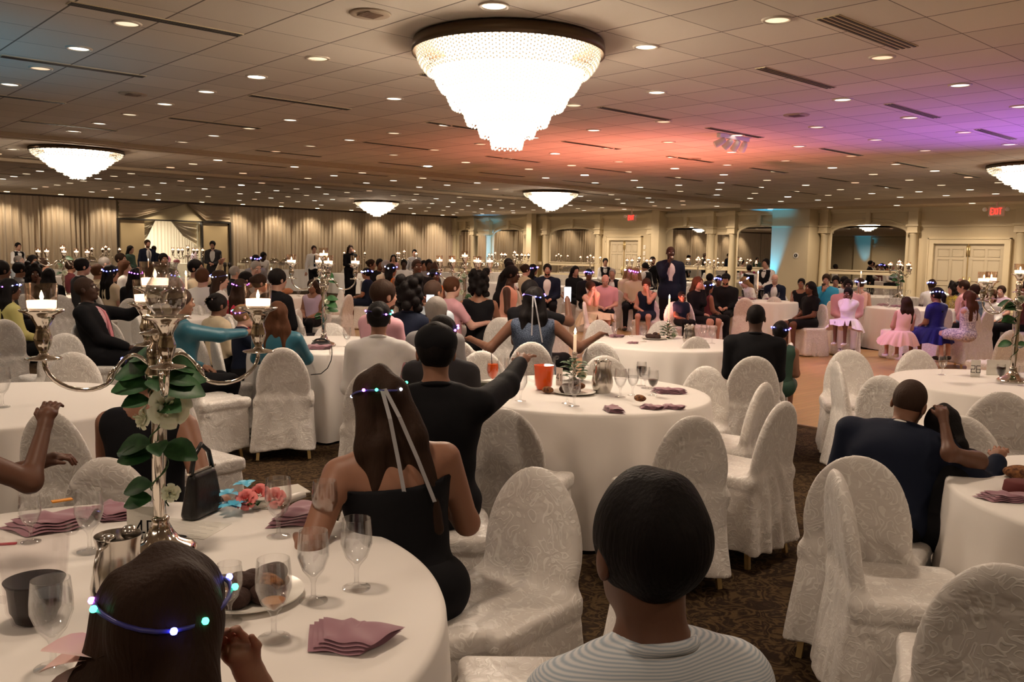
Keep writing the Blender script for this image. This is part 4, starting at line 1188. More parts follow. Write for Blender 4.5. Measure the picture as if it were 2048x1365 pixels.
def pitcher(u, v, label, fill, m_, h=0.21, rz=0.0, z=HT):
    p = at(u, v, z); o = thing('drink_pitcher', label, 'pitcher', p, rz); s = h / 0.21
    wob = lambda a, zz: 1 + (0.012 * math.cos(16 * a) if zz > 0.1 else 0)
    def pr(k): return [(0.0, 0.004 * k), (0.046 - k * 0.002, 0.004 * k), (0.052 - k * .003, 0.02), (0.058 - k * .003, 0.03), (0.062 - k * .003, 0.08), (0.068 - k * .003, 0.14), (0.075 - k * .003, 0.21)]
    b = MB(); b.lathe([p_ for p_ in pr(0)], 64, wob=wob); b.f = [f for f in b.f if len(f) == 4]; b.mi = b.mi[:len(b.f)]
    k = len(b.v); b.lathe(pr(1)[::-1], 64, wob=wob); b.f = [f for f in b.f if len(f) == 4]; b.mi = b.mi[:len(b.f)]
    b.ball((0.078, 0, 0.203), (0.016, 0.02, 0.012), 10)
    b.obj('body', ACRYL, o, math.radians(60))
    b = MB(); b.tube([(-0.070, 0, 0.185), (-0.10, 0, 0.19), (-0.118, 0, 0.16), (-0.115, 0, 0.10), (-0.09, 0, 0.06), (-0.058, 0, 0.05)], 0.009, 10); b.obj('handle', ACRYL, o)
    if fill:
        q = [(max(0, r_ - 0.004), max(0.005, z_)) for r_, z_ in pr(1) if z_ < fill] + [(0.062, fill), (0, fill)]
        b = MB(); b.shell(q, 40); b.obj('drink', m_, o, math.radians(60))
    o.scale = (s, s, s); return o
COOKIE = mat('cookie', (0.30, 0.13, 0.045), rough=0.9, noise=(55, (0.06, 0.02, 0.01)), bump=(60, 0.6))
BROWNIE = mat('brownie', (0.035, 0.014, 0.009), rough=0.8, bump=(60, 0.6))
CHINA = mat('china', (0.80, 0.77, 0.70), rough=0.2)
def plate(u, v, label, r=0.13, z=HT):
    o = put('plate', PLME, None, at(u, v, z)); o.scale = (r / 0.13,) * 3
    return tag(o, label, 'plate')
b = MB(); b.shell([(0, 0.0), (0.075, 0.0), (0.08, 0.003), (0.13, 0.014), (0.13, 0.017), (0.08, 0.008), (0, 0.007)], 48); PLME = b.me('plate', CHINA, math.radians(60))
def lump_me(name, seed, m_, r=(0.034, 0.03, 0.014)):
    q = random.Random(seed); F = Field(0.003); F.ell((0, 0, r[2]), r)
    for _ in range(6): F.ell((q.uniform(-.6, .6) * r[0], q.uniform(-.6, .6) * r[1], r[2] * q.uniform(0.8, 1.5)), (r[0] * .4, r[1] * .4, r[2] * .6))
    return F.build(name, m_)
COOK = [lump_me('cookie', s, COOKIE) for s in (1, 2)] + [lump_me('brownie', 3, BROWNIE, (0.036, 0.028, 0.02))]
def cookies(p, n, where, spread=0.07, seed=1, dark=0.4):
    q = random.Random(seed)
    PP = sorted([(q.uniform(0, 6.28), spread * math.sqrt(q.random())) for _ in range(n)], key=lambda t: t[1] * math.cos(t[0] - math.atan2(rt.y, rt.x)))
    for i in range(n):
        a, r = PP[i]
        k = 2 if q.random() < dark else q.randint(0, 1)
        o = put('brownie' if k == 2 else 'cookie', COOK[k], None, p + Vector((r * math.cos(a), r * math.sin(a), 0.009 + 0.021 * (i * 2 // n) * (1 if r < spread * .7 else 0))), q.uniform(0, 6))
        tag(o, ('dark brown brownie chunk, ' if k == 2 else 'golden chocolate-chip cookie, ') + ORD[i] + ' from the left on ' + where, 'cookie', 'sweets on ' + where)
# candelabra
def votive_me():
    g = MB(); g.shell([(0, 0.0), (0.028, 0.0), (0.030, 0.004), (0.032, 0.056), (0.0305, 0.056), (0.0285, 0.006), (0, 0.006)], 24)
    return g.me('votive_glass', clear('votive_glass', (1.0, 0.93, 0.88), 0.10, 0.5), math.radians(60))
VOT = votive_me()
b = MB(); b.shell([(0, 0.005), (0.0275, 0.005), (0.0285, 0.020), (0, 0.021)], 20); VWAX = b.me('wax', GLOWWAX, math.radians(60))
def flame_me(s):
    b = MB(); b.lathe([(0, 0), (0.0035 * s, 0.004 * s), (0.0045 * s, 0.009 * s), (0.003 * s, 0.016 * s), (0.0, 0.024 * s)], 10); return b.me('flame', FLAME)
VFL, TFL = flame_me(0.9), flame_me(1.9)
b = MB(); b.lathe([(0, 0), (0.034, 0.0), (0.037, 0.002), (0.034, 0.004), (0.012, 0.008), (0.008, 0.014), (0.014, 0.03), (0.017, 0.045), (0.013, 0.06), (0.012, 0.07), (0.02, 0.085), (0.026, 0.094), (0.043, 0.102), (0.045, 0.106), (0.02, 0.104), (0, 0.104)], 28, wob=lambda a, z: 1 + (0.07 * math.cos(8 * a) if 0.02 < z < 0.092 else 0)); CUPME = b.me('candle_cup', SILVER)
b = MB(); b.lathe([(0.0, 0), (0.034, 0), (0.036, 0.004), (0.012, 0.01), (0.014, 0.04), (0.03, 0.09), (0.045, 0.103), (0.02, 0.104), (0, 0.104)], 8); CUPLOW = b.me('candle_cup', SILVER)
def arm_pts():
    P = []
    for t in [i / 22 for i in range(23)]:
        if t < 0.4:
            s = t / 0.4; P.append((0.015 + 0.075 * s, 0, 0.43 + 0.028 * math.sin(PI * s) - 0.015 * s * s))
        else:
            s = (t - 0.4) / 0.6; a = PI * (1.0 + 0.98 * s)
            P.append((0.155 - 0.0 + 0.068 * math.cos(a), 0, 0.420 + 0.045 * math.sin(a) + 0.03 * s * s))
    P[-1] = (P[-1][0], 0, 0.452)
    return P
b = MB(); b.tube(arm_pts(), 0.0048, 8); b.tube([(0.083, 0, 0.428), (0.095, 0, 0.415), (0.104, 0, 0.395)], [0.006, 0.005, 0.001], 6); ARMME = b.me('arm', SILVER)
b = MB(); b.tube(arm_pts()[::4] + [arm_pts()[-1]], 0.006, 4); ARMLOW = b.me('arm', SILVER)
def pole_me(n, tw=7.0):
    b = MB(); V, F = [], []
    pr = [(0.0, 0.012), (0.06, 0.013), (0.3, 0.017), (0.42, 0.019)]
    N = 46
    for i in range(N + 1):
        z = 0.075 + (0.40 - 0.075) * i / N
        r = 0.0125 + 0.006 * i / N
        for k in range(n):
            a = 2 * PI * k / n
            rr = r * (1 + 0.14 * math.cos(3 * (a - tw * z)))
            V.append((rr * math.cos(a), rr * math.sin(a), z))
    for i in range(N):
        for k in range(n): F.append((i * n + k, i * n + (k + 1) % n, (i + 1) * n + (k + 1) % n, (i + 1) * n + k))
    b.add(V, F)
    b.lathe([(0, 0.40), (0.024, 0.40), (0.026, 0.415), (0.018, 0.43), (0.022, 0.45), (0.02, 0.47), (0.012, 0.48), (0.012, 0.50)], 20)
    return b.me('stem', SILVER)
POLES = {0: pole_me(24), 1: pole_me(8)}
b = MB(); b.lathe([(0, 0), (0.078, 0), (0.08, 0.008), (0.066, 0.02), (0.040, 0.03), (0.026, 0.05), (0.018, 0.07), (0.020, 0.08), (0.014, 0.085)], 36, wob=lambda a, z: 1 + (0.05 * math.cos(10 * a) if 0.01 < z < 0.06 else 0)); CBASE = b.me('foot', SILVER)
CAND = []
def candelabrum(p, label, rz=0.0, h=1.0, narms=4, flames=True, rad=1.0):
    d = depth((p[0], p[1], HT))
    lo = 0 if d < 9 else 1
    o = thing('candelabrum', label, 'candelabrum', (p[0], p[1], HT), rz)
    put('foot', CBASE, o); put('stem', POLES[lo], o)
    spots = [(0, 0, 0.50)]
    for k in range(narms):
        a = 2 * PI * k / narms
        ar = put('arm', ARMLOW if lo else ARMME, o, rz=a); ar.scale = (rad, rad, 1)
        spots.append((0.223 * rad * math.cos(a), 0.223 * rad * math.sin(a), 0.452))
    for i, s in enumerate(spots):
        put('candle_cup', CUPLOW if lo else CUPME, o, s)
        if i == 4 and d < 3: continue
        g = put('votive_glass', VOT, o, (s[0], s[1], s[2] + 0.105))
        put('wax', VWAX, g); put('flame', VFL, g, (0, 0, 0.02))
    o.scale = (h, h, h)
    CAND.append(o)
    return o
def leaf_add(b, c, d, L=0.06, W=0.03, up_=Vector((0, 0, 1))):
    d = Vector(d).normalized(); s = d.cross(up_).normalized() if d.cross(up_).length > 1e-3 else Vector((1, 0, 0)); nrm = s.cross(d)
    V, F = [], []; n = 6
    for i in range(n + 1):
        t = i / n; w_ = W * math.sin(PI * min(1, t * 0.93 + 0.05)) ** 0.8 * 0.5
        q = Vector(c) + d * L * t - up_ * (0.25 * L * t * t)
        V += [q - s * w_ + nrm * w_ * 0.35, q, q + s * w_ + nrm * w_ * 0.35]
    for i in range(n): F += [(3 * i, 3 * i + 1, 3 * i + 4, 3 * i + 3), (3 * i + 1, 3 * i + 2, 3 * i + 5, 3 * i + 4)]
    b.add(V, F)
def rose_add(b, c, d, r=0.035, n=4):
    d = Vector(d).normalized(); a = d.orthogonal().normalized(); e = d.cross(a)
    for ring in range(n):
        m_ = 3 + ring; q = ring / (n - 1)
        for k in range(m_):
            an = 2 * PI * k / m_ + ring * 0.9; W = 0.62
            V, F = [], []; q1, q2 = math.sin(k * 12.9 + ring * 7.1), math.sin(k * 5.3 + ring * 3.7 + r * 99)
            for i in range(6):
                t = i / 5
                for j in range(7):
                    u = (j / 6 - 0.5) * 2 * W * math.sqrt(max(0.0, 1 - (1.15 * t - 0.35) ** 2 * 0.9))
                    rr = r * (0.12 + 0.25 * q + (0.15 + 0.50 * q) * t ** (0.7 + 0.6 * (1 - q)) + 0.18 * q * max(0, t - .7) / .3) * (1 + 0.10 * q1 * t) + r * 0.05 * math.cos(3 * u + q2) * t * t
                    hh = r * (-0.35 + (1.25 - 0.55 * q) * t - 0.45 * q * max(0, t - .7) / .3 + 0.12 * q2 * t)
                    dir_ = a * math.cos(an + u) + e * math.sin(an + u)
                    V.append(Vector(c) + dir_ * rr + d * hh)
            for i in range(5):
                for j in range(6): g = i * 7 + j; F.append((g, g + 1, g + 8, g + 7))
            b.add(V, F)
def garland(p, label, spec, z0=HT, zs=1.28):
    """spec: list of ('l', angle, z, length) leaves and ('r', angle, z, radius) roses about a pole"""
    o = thing('flower_garland', label, 'garland', (p[0], p[1], z0))
    L = MB(); S = MB(); pts = []
    for k, (t, a, z, s) in enumerate(spec):
        dr = Vector((math.cos(a), math.sin(a), 0))
        if t == 'l':
            leaf_add(L, dr * 0.022 + Vector((0, 0, z * zs)), dr + Vector((0, 0, 0.15 * math.sin(7 * a))), s * 1.15, s * 0.85, (Vector((0, 0, 1)) - Vector((fw.x, fw.y, 0)) * 0.9).normalized())
        else:
            R = MB(); rose_add(R, dr * (0.03 + s * 0.3) + Vector((0, 0, z * zs)), dr * 0.8 + Vector((0, 0, 0.35)) - Vector((fw.x, fw.y, 0)) * 0.7, s); R.obj('rose', PETAL, o)
    for i in range(40):
        a = 0.5 * i; pts.append((0.024 * math.cos(a), 0.024 * math.sin(a), (0.10 + 0.33 * i / 39) * zs))
    S.tube(pts, 0.0022, 5); S.obj('vine', STEM, o)
    L.obj('leaves', LEAF, o)['kind'] = 'stuff'
    return o
def vdir(deg):      # compass in the view: 0 right, 90 away, 180 left, 270 towards the viewer
    return math.atan2(rt.y, rt.x) + math.radians(deg)
# near table candelabrum
pA = at(322, 1104, HT)
rzA = math.atan2(pA.y, pA.x) - PI / 2 + math.radians(5)
candelabrum((pA.x, pA.y), 'tall silver five-arm candelabrum with rose garland on the nearest table', rzA, 1.24)
b = MB(); b.shell([(0.026, 0.0), (0.044, 0.02), (0.050, 0.045), (0.044, 0.075), (0.030, 0.10), (0.027, 0.118), (0.031, 0.13), (0.0300, 0.13), (0.026, 0.118), (0.028, 0.10), (0.042, 0.075), (0.048, 0.045), (0.042, 0.021), (0.026, 0.003)], 32)
a_ = rzA + PI * 1.5
for k, (dx, lab) in enumerate(((0.277, 'clear tulip glass shade standing on the front arm of the nearest candelabrum'),)):
    o = b.obj('hurricane_glass', clear('hurricane_glass', (0.97, 0.97, 0.97), 0.14, 0.75), None, math.radians(60))
    o.location = (pA.x + dx * math.cos(a_), pA.y + dx * math.sin(a_), HT + (0.452 + 0.107) * 1.24)
    tag(o, lab, 'glass')
garland((pA.x, pA.y), 'white rose and green leaf garland twined round the nearest candelabrum', [
    ('l', vdir(170), 0.40, 0.10), ('l', vdir(200), 0.37, 0.09), ('l', vdir(150), 0.43, 0.08), ('l', vdir(10), 0.385, 0.09), ('l', vdir(350), 0.37, 0.10), ('l', vdir(30), 0.42, 0.08), ('l', vdir(290), 0.39, 0.07), ('l', vdir(220), 0.34, 0.07),
    ('r', vdir(335), 0.325, 0.05), ('r', vdir(190), 0.30, 0.028), ('l', vdir(340), 0.24, 0.09), ('l', vdir(320), 0.33, 0.08), ('l', vdir(185), 0.245, 0.085), ('l', vdir(200), 0.215, 0.08), ('l', vdir(170), 0.23, 0.10), ('l', vdir(0), 0.22, 0.07), ('l', vdir(290), 0.25, 0.07),
    ('l', vdir(180), 0.15, 0.075), ('l', vdir(190), 0.12, 0.07), ('r', vdir(345), 0.135, 0.022)])
# the nearest table
for (u, v, vt, lv, lab) in [
    (62, 1085, 997, 0.10, 'water goblet third full at the far left behind the cola pitcher'), (180, 1104, 980, 0.118, 'water goblet half full, left of the silver jug and behind it'), (288, 1085, 978, 0.13, 'water goblet behind the table number card'),
    (557, 1075, 957, None, 'empty goblet in front of the small bouquet'), (650, 1078, 962, 0.155, 'full frosted goblet, farthest right row, beside the spotted napkin'), (713, 1177, 1037, 0.135, 'water goblet nearest the right rim of the table'),
    (627, 1203, 1062, 0.140, 'water goblet in the middle of the right side'), (460, 1245, 1147, None, 'empty goblet half hidden by the girl with light crown'), (107, 1338, 1158, 0.150, 'large water goblet at the front left before the cola pitcher')]:
    goblet(u, v, lab, lv, None, vt=vt, group='goblets on the nearest table')
goblet(548, 1278, 'used wine glass with brown foam left inside, before the cookie plate', 0.085, mat('ice_tea', (0.45, 0.20, 0.06), rough=0.1), vt=1118, group='goblets on the nearest table')
jug(240, 1222, 'shiny steel water jug in front of the candelabrum foot', 0.185)
pitcher(72, 1243, 'clear pitcher of dark cola, its handle to the left', 0.095, COLA, 0.22, rz=vdir(10))
pp = at(497, 1196, HT); plate(497, 1196, 'white plate of cookies on the nearest table', 0.135)
cookies(pp, 12, 'the cookie plate of the nearest table', 0.085, 3, 0.45)
napkin(690, 1285, vdir(-10), 'mauve napkin folded in a fan near the front rim of the nearest table', 1.0, 1.0)
napkin(100, 1056, vdir(35), 'mauve napkin folded flat behind the cola pitcher', 1.2, 0.9, k=1)
napkin(222, 1032, vdir(-40), 'mauve napkin folded behind the table number card', 1.0, 0.8, k=2)
napkin(598, 1040, vdir(80), 'mauve napkin speckled with crumbs behind the empty goblet', 1.05, 0.9, k=1)
b = MB(); b.box((-0.03, -0.012, 0.0), (0.03, 0.012, 0.004)); o = b.obj('sugar_packet', mat('orange_packet', (0.75, 0.30, 0.03), rough=0.5), None, False, loc=at(125, 1030, HT) + Vector((0, 0, 0.045)), rz=vdir(40)); tag(o, 'small orange packet lying on the mauve napkin', 'packet')
b = MB(); b.box((-0.03, -0.006, 0.0), (0.03, 0.006, 0.004)); o = b.obj('red_stirrer', REDC, None, False, loc=at(10, 1090, HT), rz=vdir(15)); tag(o, 'short red stirrer at the left edge of the nearest table', 'stirrer')
b = MB(); b.add([(-0.11, -0.08, 0.0015), (0.11, -0.08, 0.0015), (0.11, 0.08, 0.0015), (-0.11, 0.08, 0.0015), (-0.11, -0.08, 0.0005), (0.11, -0.08, 0.0005), (0.11, 0.08, 0.0005), (-0.11, 0.08, 0.0005)], [(0, 1, 2, 3), (7, 6, 5, 4), (0, 4, 5, 1), (1, 5, 6, 2), (2, 6, 7, 3), (3, 7, 4, 0)], CHINA)
for k in range(12): b.box((-0.09, -0.065 + 0.011 * k, 0.0016), (0.09 - 0.03 * (k * 7 % 3), -0.0635 + 0.011 * k, 0.0018), mat('print_grey', (0.35, 0.33, 0.33)))
o = b.obj('printed_menu', None, None, False, loc=at(372, 1058, HT), rz=vdir(-12)); tag(o, 'white printed sheet lying behind the candelabrum foot', 'menu')
def digits(b, text, h, m_, y):
    seg = {'0': 'abcdef', '1': 'bc', '2': 'abged', '4': 'fgbc', '6': 'afgcde', '8': 'abcdefg'}
    w_ = h * 0.5; t = h * 0.09; x = -len(text) * (w_ + t * 2) / 2 + t
    for ch in text:
        P = dict(a=((0, h), (w_, h)), b=((w_, h), (w_, h / 2)), c=((w_, h / 2), (w_, 0)), d=((0, 0), (w_, 0)), e=((0, 0), (0, h / 2)), f=((0, h / 2), (0, h)), g=((0, h / 2), (w_, h / 2)))
        S = [P[c] for c in seg[ch]]
        if ch == '4': S = [((0, h * 0.33), (w_ * 0.72, h)), ((0, h * 0.33), (w_ * 1.05, h * 0.33)), ((w_ * 0.72, h), (w_ * 0.72, 0))]
        if ch == '1': S = [((w_ * 0.5, h), (w_ * 0.5, 0)), ((w_ * 0.25, h * 0.85), (w_ * 0.5, h))]
        for (x0, z0), (x1, z1) in S:
            d = Vector((x1 - x0, 0, z1 - z0)).normalized(); n = Vector((-d.z, 0, d.x)) * t / 2; e = d * t / 2
            c = [Vector((x + x0, y, z0)) - e + n, Vector((x + x1, y, z1)) + e + n, Vector((x + x1, y, z1)) + e - n, Vector((x + x0, y, z0)) - e - n]
            q = [p + Vector((0, 0.0006, 0)) for p in c]
            b.add(c + q, [(0, 1, 2, 3), (7, 6, 5, 4), (0, 4, 5, 1), (1, 5, 6, 2), (2, 6, 7, 3), (3, 7, 4, 0)], m_)
        x += w_ + 2.4 * t
def num_card(u, v, text, label, wd, ht, rz, th, tilt=0.0):
    b = MB(); b.box((-wd / 2, 0, 0), (wd / 2, 0.002, ht), CHINA)
    c = MB(); digits(c, text, th, BLACK, -0.0008)
    o = b.obj('card', None, thing('table_number_card', label, 'card', at(u, v, HT), rz), False)
    q = c.obj('printed_number', BLACK, o.parent, False); q.location = (0, 0, (ht - th) * 0.45)
    st = MB(); st.box((-0.02, -0.01, 0), (0.02, 0.012, 0.006)); st.obj('stand', SILVER, o.parent, False)
    return o.parent
num_card(292, 1100, '48', 'cream table number card reading 48 behind the candelabrum pole', 0.105, 0.125, vdir(0), 0.05)
num_card(1118, 772, '41', 'white table number card reading 41 right of the orange pitcher', 0.06, 0.12, vdir(-50), 0.045)
num_card(1950, 755, '26', 'white table number card reading 26 on the right-hand table', 0.065, 0.13, vdir(-20), 0.05)
# handbag
def bag(p, rz, label, w_=0.22, h_=0.20, t_=0.07, m_=None):
    o = thing('handbag', label, 'bag', p, rz)
    F = Field(0.006); F.p = [('e', np.array((0, 0, h_ / 2)), np.array((w_ * .62, t_ * 0.8, h_ * 0.62)), None, 0.01)]
    F.fn(lambda D, X, Y, Z: np.sqrt(np.clip(np.abs(X) - w_ / 2 + 0.03 + 0.02 * Z / h_, 0, None) ** 2 + np.clip(np.abs(Y) - t_ / 2 * (1.1 - 0.6 * Z / h_) + 0.02, 0, None) ** 2 + np.clip(np.abs(Z - h_ / 2) - h_ / 2 + 0.02, 0, None) ** 2) - 0.02)
    put('body', F.build('body', m_ or mat('black_leather', (0.012, 0.011, 0.011), rough=0.3, bump=(60, 0.15))), o)
    s = MB(); s.tube([(-w_ * .3, 0, h_ * .95), (-w_ * .2, 0, h_ * 1.35), (0, 0, h_ * 1.55), (w_ * .2, 0, h_ * 1.35), (w_ * .3, 0, h_ * .95)], 0.008, 8); s.obj('strap', mat('black_leather'), o)
    z_ = MB(); z_.box((-w_ * .38, -0.004, h_ - 0.004), (w_ * .38, 0.004, h_ + 0.002)); z_.obj('zip', SILVER, o, False)
    return o
bag(at(405, 1030, HT), vdir(75), 'upright black leather handbag standing at the far rim of the nearest table', 0.19, 0.15, 0.06)
# bouquet
bq = at(505, 1020, HT); o = thing('bouquet', 'small bouquet of pink roses with blue ribbon lying on the nearest table', 'bouquet', bq, vdir(15))
for k, (x, y, z) in enumerate(((-0.02, -0.02, 0.04), (0.07, 0.0, 0.035), (0.02, 0.04, 0.04))):
    r_ = MB(); rose_add(r_, (x, y, z), (-0.1, -0.8, 0.5), 0.03); r_.obj('rose', PINKPETAL, o)
for k, (x, y, z, a) in enumerate(((-0.07, -0.02, 0.02, 2.6), (-0.06, -0.05, 0.03, 4.0), (-0.075, 0.02, 0.05, 1.5), (-0.02, 0.05, 0.07, 0.9))):
    r_ = MB()
    for q in range(4): leaf_add(r_, (x, y, z), (math.cos(a + q * 1.3), math.sin(a + q * 1.3), 0.4), 0.05, 0.03)
    r_.obj('ribbon_loop', BLUERIB, o)
r_ = MB()
for q in range(16): leaf_add(r_, (0.02 * math.cos(q), 0.03 * math.sin(q * 2), 0.02), (math.cos(q * 1.7), math.sin(q * 1.7), 0.5), 0.055, 0.02)
r_.obj('leaves', LEAF, o)['kind'] = 'stuff'
r_ = MB(); r_.tube([(0.0, 0, 0.02), (0.1, 0.02, 0.02), (0.17, 0.05, 0.03)], [0.02, 0.016, 0.012], 10); r_.obj('wrapped_stems', CHINA, o)
b = MB(); b.box((-0.09, -0.06, 0.0), (0.09, 0.06, 0.004)); o = b.obj('photo_card', CHINA, None, False, loc=at(560, 985, HT) + Vector((0, 0, 0.0)), rz=vdir(35)); tag(o, 'white card lying flat behind the bouquet and empty goblet', 'card')

# ---- the table with the orange pitcher
for (u, v, vt, lv, m_, lab) in [
    (985, 779, 722, 0.155, ORANGE, 'goblet of orange drink with a straw'), (1006, 771, 717, None, None, 'empty goblet just right of the orange goblet'), (1018, 765, 716, None, None, 'empty goblet left of the outstretched hand'),
    (1041, 803, 743, 0.145, None, 'full water goblet left of the orange pitcher'), (1134, 808, 751, 0.12, None, 'water goblet, left of two before the cookies'), (1148, 813, 755, 0.10, None, 'water goblet, right of two before the cookies'),
    (1240, 795, 738, 0.125, None, 'water goblet right of the steel jug'), (1265, 792, 738, 0.13, None, 'second water goblet right of the steel jug'), (1282, 772, 724, 0.14, COLA, 'short goblet of cola at the far side'), (1305, 792, 741, 0.115, COLA, 'cola goblet nearest the right rim'), (1290, 777, 745, 0.11, None, 'water goblet between the two cola goblets')]:
    goblet(u, v, lab + ' on the orange pitcher table', lv, m_, vt=vt, group='goblets on the orange pitcher table')
b = MB(); b.tube([(0, 0, 0.07), (-0.015, 0, 0.22)], 0.0025, 6); o = b.obj('drinking_straw', BLACK, None, loc=at(985, 779, HT) + Vector((0, 0, 0.01))); tag(o, 'thin black straw standing in the goblet of orange drink', 'straw')
pitcher(1087, 780, 'clear pitcher of bright orange drink', 0.155, ORANGE, 0.215, rz=vdir(0))
jug(1204, 786, 'steel water jug on the orange pitcher table', 0.20)
pp = at(1148, 788, HT); plate(1148, 788, 'white plate of cookies on the orange pitcher table', 0.135); cookies(pp, 9, 'the plate beside the orange pitcher', 0.085, 8, 0.5)
cookies(at(1092, 788, HT), 1, 'the cloth below the orange pitcher', 0.01, 2, 0.0)
napkin(962, 795, vdir(10), 'rolled mauve napkin, left of two, on the orange pitcher table', 0.75, 0.7); napkin(1005, 795, vdir(25), 'rolled mauve napkin, right of two, on the orange pitcher table', 0.8, 0.7, k=1)
napkin(1338, 788, vdir(-8), 'long mauve napkin behind the cola goblet', 1.1, 0.55, k=2); napkin(1300, 818, vdir(-30), 'mauve napkin with a cookie on it near the right rim', 0.7, 0.8); napkin(1343, 818, vdir(-20), 'mauve napkin lying at the right rim, outermost', 0.7, 0.7, k=1)
napkin(1225, 823, vdir(-75), 'mauve napkin hanging over the front rim', 0.9, 0.7, k=2)
cookies(at(1280, 812, HT) + Vector((0, 0, 0.02)), 1, 'the mauve napkin near the rim', 0.005, 5, 0.0)
b = MB(); b.box((-0.12, -0.07, 0), (0.12, 0.07, 0.02)); b.box((-0.12, -0.07, 0.021), (0.12, 0.02, 0.028)); o = b.obj('clutch_purse', mat('olive_leather', (0.05, 0.055, 0.035), rough=0.4), None, False, loc=at(960, 771, HT), rz=vdir(-8)); tag(o, 'flat dark olive clutch purse by the outstretched arm', 'bag')
# taper candle and holder with a wreath of leaves
def taper(u, v, label, hs=1.0, ch=0.22, wreath=True):
    p = at(u, v, HT); o = thing('candlestick', label, 'candlestick', p)
    b = MB(); b.lathe([(0, 0), (0.045, 0), (0.048, 0.006), (0.02, 0.014), (0.010, 0.03), (0.016, 0.05), (0.010, 0.07), (0.014, 0.10), (0.022, 0.12), (0.012, 0.14), (0.012, 0.15), (0.034, 0.158), (0.034, 0.162), (0.014, 0.164), (0.018, 0.185), (0.016, 0.20), (0.0, 0.20)], 20); b.obj('holder', SILVER, o)
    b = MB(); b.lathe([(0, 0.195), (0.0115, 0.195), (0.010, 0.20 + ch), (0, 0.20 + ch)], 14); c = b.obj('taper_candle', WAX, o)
    put('flame', TFL, c, (0, 0, 0.20 + ch))
    o.scale = (hs, hs, hs)
    if wreath:
        w_ = thing('leaf_wreath', 'green leaves wreathed round the ' + label.replace('silver ', '').replace(' with', ','), 'garland', p)
        L = MB()
        for k in range(26):
            a = k * 2.4; leaf_add(L, (0.03 * math.cos(a), 0.03 * math.sin(a), 0.02 + 0.0045 * k), (math.cos(a), math.sin(a), 0.35), 0.075, 0.045)
        L.obj('leaves', LEAF, w_)['kind'] = 'stuff'
        b = MB(); rose_add(b, (0.03, -0.05, 0.04), (-fw.x, -fw.y, 0.4), 0.025); b.obj('rose', PETAL, w_)
    return o
taper(1148, 762, 'silver candlestick with a thick lit candle beside the orange pitcher', 1.0, 0.12)
taper(1336, 678, 'silver candlestick with a tall thin taper before the speaker', 1.0, 0.22)
for (u, v, vt, lv, lab) in [(1229, 676, 644, 0.12, 'water goblet, left of the far pair'), (1251, 672, 642, 0.13, 'water goblet, right of the far pair'), (1287, 684, 651, 0.14, 'milky full goblet beside the food plate'), (1407, 681, 649, 0.12, 'water goblet just right of the steel jug'), (1424, 688, 652, 0.10, 'nearly empty goblet, outermost right')]:
    goblet(u, v, lab + ' on the tall taper table', lv, None, vt=vt, group='goblets on the tall taper table')
jug(1378, 689, 'steel water jug on the tall taper table', 0.19)
pp = at(1308, 679, HT); plate(1308, 679, 'white plate of food on the tall taper table', 0.13); cookies(pp, 6, 'the plate beside the tall taper', 0.07, 12, 0.7)
napkin(1196, 672, vdir(0), 'flat mauve napkin at the left of the tall taper table', 0.9, 0.6)
napkin(1265, 688, vdir(10), 'small crumpled pale napkin in front of the food plate', 0.6, 0.6, k=1)
# ---- teal man's table
pD = at(648, 692, HT); candelabrum((pD.x, pD.y), 'silver five-arm candelabrum with leafy garland on the table of the teal-shirted man', vdir(20), 1.33, 4, rad=0.95)
garland((pD.x, pD.y), 'green leaf and white bud garland on the candelabrum of the teal-shirted man', [('l', vdir(20), 0.46, 0.08), ('l', vdir(150), 0.47, 0.07), ('l', vdir(330), 0.50, 0.08), ('l', vdir(0), 0.33, 0.09), ('l', vdir(340), 0.30, 0.10), ('r', vdir(330), 0.31, 0.022), ('l', vdir(10), 0.25, 0.09), ('l', vdir(180), 0.22, 0.06), ('r', vdir(345), 0.24, 0.02), ('l', vdir(190), 0.20, 0.05)])
goblet(602, 690, 'water goblet left of the candelabrum foot', 0.12, vt=655, group='goblets on the table of the teal-shirted man'); goblet(694, 694, 'water goblet right of the candelabrum foot', 0.12, vt=655, group='goblets on the table of the teal-shirted man')
napkin(633, 699, vdir(5), 'crumpled mauve napkin under the small black clutch', 1.2, 0.8)
o = bag(at(642, 697, HT) + Vector((0, 0, 0.03)), vdir(0), 'small black clutch lying on the mauve napkin before the candelabrum', 0.20, 0.035, 0.10)
b = MB(); b.tube([at(663, 697, HT) + Vector((0, 0, 0.03)), at(664, 712, HT) + Vector((0, 0, 0.012)), at(662, 722, HT - 0.03), at(655, 737, HT - 0.10), at(642, 748, HT - 0.14), at(622, 750, HT - 0.12)], 0.004, 6); o = b.obj('shoulder_strap', BLACK); tag(o, 'thin black bag strap hanging over the table edge below the candelabrum', 'strap')
